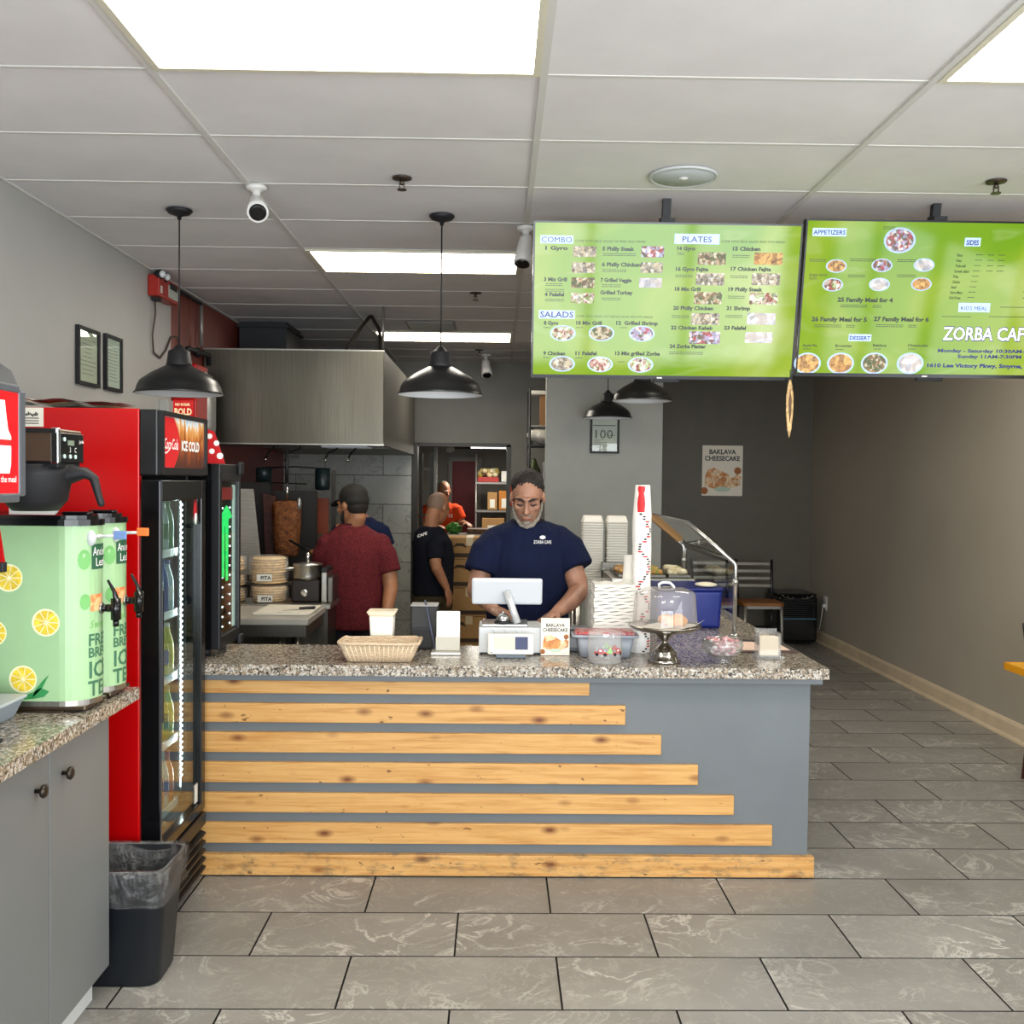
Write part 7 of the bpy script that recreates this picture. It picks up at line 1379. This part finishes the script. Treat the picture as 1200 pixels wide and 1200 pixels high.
# --- partly hidden colleague
pr_ = thing('person', 'colleague in navy T-shirt mostly hidden behind the maroon man', 'person', (-0.930, 6.93, 0))
H = Head((-0.965, 6.93, 1.47), Rz(30) @ Rx(12)); hip = (-0.930, 6.93, .88); LG = [((-1.010, 6.93), (-1.010, 6.93), (-1.010, 6.93)), ((-0.850, 6.93), (-0.850, 6.93), (-0.850, 6.93))]
q = MB(); head_flesh(q, H, (-0.920, 6.94, 1.36)); q.loft([ring((-0.930, 6.93, .9), .14, .09), ring((-0.930, 6.93, 1.25), .15, .09), ring((-0.920, 6.93, 1.37), .07, .06)], 20)
q.limb([(-0.800, 6.93, 1.30), (-0.750, 6.92, 1.12), (-0.790, 6.88, .98)], [.055, .05, .035], 12); q.limb([(-1.060, 6.93, 1.30), (-1.110, 6.92, 1.12), (-1.110, 6.88, .98)], [.055, .05, .035], 12); hand_flesh(q, (-0.790, 6.88, .975), (-.2, -.2, -1), (-1, 0, 0), (0, -1, 0), .4); hand_flesh(q, (-1.110, 6.88, .975), (0, -.2, -1), (1, 0, 0), (0, -1, 0), .4); legs_flesh(q, hip, LG); mesh_part(pr_, 'body', remesh(q, .010, 4), SKIN2)
q = MB(); q.loft([ring((-0.930, 6.93, .8), .17, .12), ring((-0.930, 6.93, 1.2), .18, .115), ring((-0.925, 6.93, 1.33), .15, .1), ring((-0.920, 6.935, 1.395), .075, .07)], 24); q.limb([(-0.810, 6.93, 1.31), (-0.760, 6.92, 1.19)], [.078, .074], 16, False); q.limb([(-1.040, 6.93, 1.31), (-1.090, 6.92, 1.19)], [.078, .074], 16, False); q.ell((-0.815, 6.93, 1.315), (.065, .065, .055))
sh_ = mesh_part(pr_, 'shirt', remesh(q, .011, 4), NAVY); trousers(pr_, hip, .15, .11, LG, 0, DARKT, .014); shoes(pr_, [(-1.010, 6.90, 0), (-0.850, 6.90, 0)], SHOE); hair_mesh(pr_, H, HAIRB); face_bits(pr_, H, SKIN2)
# --- bald man in dark shirt at the doorway
nm = thing('person', 'bald man in blackish T-shirt and khaki trousers seen from behind at the doorway', 'person', (-.5, 8.0, 0))
H = Head((-.462, 8.0, 1.437), Rz(142) @ Rx(28)); hip = (-.505, 8.0, .80); LG = [((-.58, 8.0), (-.58, 8.02), (-.59, 8.0)), ((-.43, 8.0), (-.43, 8.02), (-.42, 8.0))]
q = MB(); head_flesh(q, H, (-.52, 7.96, 1.27)); q.loft([ring((-.505, 8, .8), .13, .1), ring((-.50, 7.98, 1.05), .14, .1), ring((-.51, 7.96, 1.2), .13, .09), ring((-.515, 7.96, 1.28), .06, .06)], 20)
q.limb([(-.46, 7.88, 1.17), (-.475, 7.84, 1.02), (-.46, 7.82, .97), (-.41, 7.83, .87), (-.385, 7.83, .82)], [.052, .047, .044, .036, .026], 14); q.limb([(-.60, 8.03, 1.18), (-.60, 8.12, 1.0), (-.52, 8.2, .95)], [.052, .045, .03], 12)
hand_flesh(q, (-.383, 7.83, .818), (.25, .05, -1), (-.9, .5, 0), (.6, .8, 0), .45); hand_flesh(q, (-.52, 8.2, .95), (.8, .5, 0), (0, 0, -1), (0, 1, .2), .4); legs_flesh(q, hip, LG); mesh_part(nm, 'body', remesh(q, .0085, 4), SKIN2)
q = MB(); q.loft([ring((-.50, 8, .745), .16, .125), ring((-.50, 8, .9), .162, .128), ring((-.495, 7.98, 1.05), .165, .128), ring((-.505, 7.97, 1.17), .155, .12), ring((-.52, 7.96, 1.25), .12, .09), ring((-.517, 7.96, 1.292), .074, .07)], 26); q.limb([(-.48, 7.89, 1.17), (-.47, 7.855, 1.04)], [.075, .068], 16, False); q.limb([(-.60, 8.03, 1.17), (-.60, 8.10, 1.05)], [.072, .066], 16, False); q.ell((-.462, 7.885, 1.172), (.072, .072, .062)); q.ell((-.60, 8.0, 1.175), (.06, .07, .055))
sh_ = mesh_part(nm, 'shirt', remesh(q, .010, 4, fold), NAVY2); tt = MB(); put_text(tt, 'CAFE', .03, lambda a, b: (-.615 + a, 7.862 - .25 * a * 0 + (.0 if a < .04 else -.0), 1.205 + b + a * .35), width=.075, bold=.03); part(sh_, 'back_lettering', tt, WINK)
trousers(nm, hip, .15, .12, LG, 0, KHAKI, .013); shoes(nm, [(-.59, 8.02, 180), (-.42, 8.02, 180)], SHOE)
stub = mat('shaved head shade', '7a6252', .7, var=.12, vscale=120); q = MB(); H.e(q, (0, .036, .018), (.0755, .078, .088)); mesh_part(nm, 'hair', remesh(q, .008, 2), stub, 'shaved stubble at the back of the head')
face_bits(nm, H, SKIN2)
# --- man in orange in the store room
om = thing('person', 'bald man in bright orange T-shirt working in the store room', 'person', (-.68, 12.5, 0))
H = Head((-.655, 12.48, 1.515), Rz(10) @ Rx(22)); hip = (-.68, 12.5, .9); LG = [((-.76, 12.5), (-.76, 12.5), (-.76, 12.52)), ((-.60, 12.5), (-.60, 12.5), (-.60, 12.52))]
q = MB(); head_flesh(q, H, (-.67, 12.52, 1.37)); q.loft([ring((-.68, 12.5, .95), .14, .1), ring((-.68, 12.5, 1.25), .15, .09), ring((-.67, 12.5, 1.38), .06, .06)], 20)
q.limb([(-.49, 12.5, 1.30), (-.43, 12.45, 1.12), (-.41, 12.30, 1.13), (-.38, 12.22, 1.14)], [.055, .048, .038, .028], 12); q.limb([(-.87, 12.5, 1.30), (-.92, 12.45, 1.12), (-.80, 12.30, 1.10), (-.74, 12.25, 1.10)], [.055, .048, .038, .028], 12); hand_flesh(q, (-.38, 12.22, 1.14), (.4, -.7, -.1), (0, 0, -1), (-1, 0, 0), .4); hand_flesh(q, (-.74, 12.25, 1.10), (.6, -.6, 0), (0, 0, -1), (1, 0, 0), .4); legs_flesh(q, hip, LG); mesh_part(om, 'body', remesh(q, .010, 4), SKIN)
q = MB(); q.loft([ring((-.68, 12.5, .85), .19, .13), ring((-.68, 12.5, 1.15), .195, .13), ring((-.675, 12.5, 1.30), .18, .11), ring((-.67, 12.5, 1.39), .08, .07)], 24); q.limb([(-.51, 12.5, 1.31), (-.445, 12.47, 1.17)], [.08, .076], 16, False); q.limb([(-.84, 12.5, 1.31), (-.905, 12.47, 1.17)], [.08, .076], 16, False); q.ell((-.52, 12.5, 1.31), (.07, .07, .06)); q.ell((-.83, 12.5, 1.31), (.07, .07, .06))
sh_ = mesh_part(om, 'shirt', remesh(q, .012, 4), ORANGE); tt = MB(); put_text(tt, '15', .06, on_y(12.365, -.60, 1.20), bold=.03); part(sh_, 'chest_print', tt, WINK); trousers(om, hip, .16, .115, LG, 0, DARKT, .014); shoes(om, [(-.76, 12.48, 0), (-.60, 12.48, 0)], SHOE)
q = MB(); H.e(q, (0, .03, .035), (.0755, .085, .086)); mesh_part(om, 'hair', remesh(q, .009, 2), mat('thin grey hair', '8d7c6d', .7)); face_bits(om, H, SKIN)
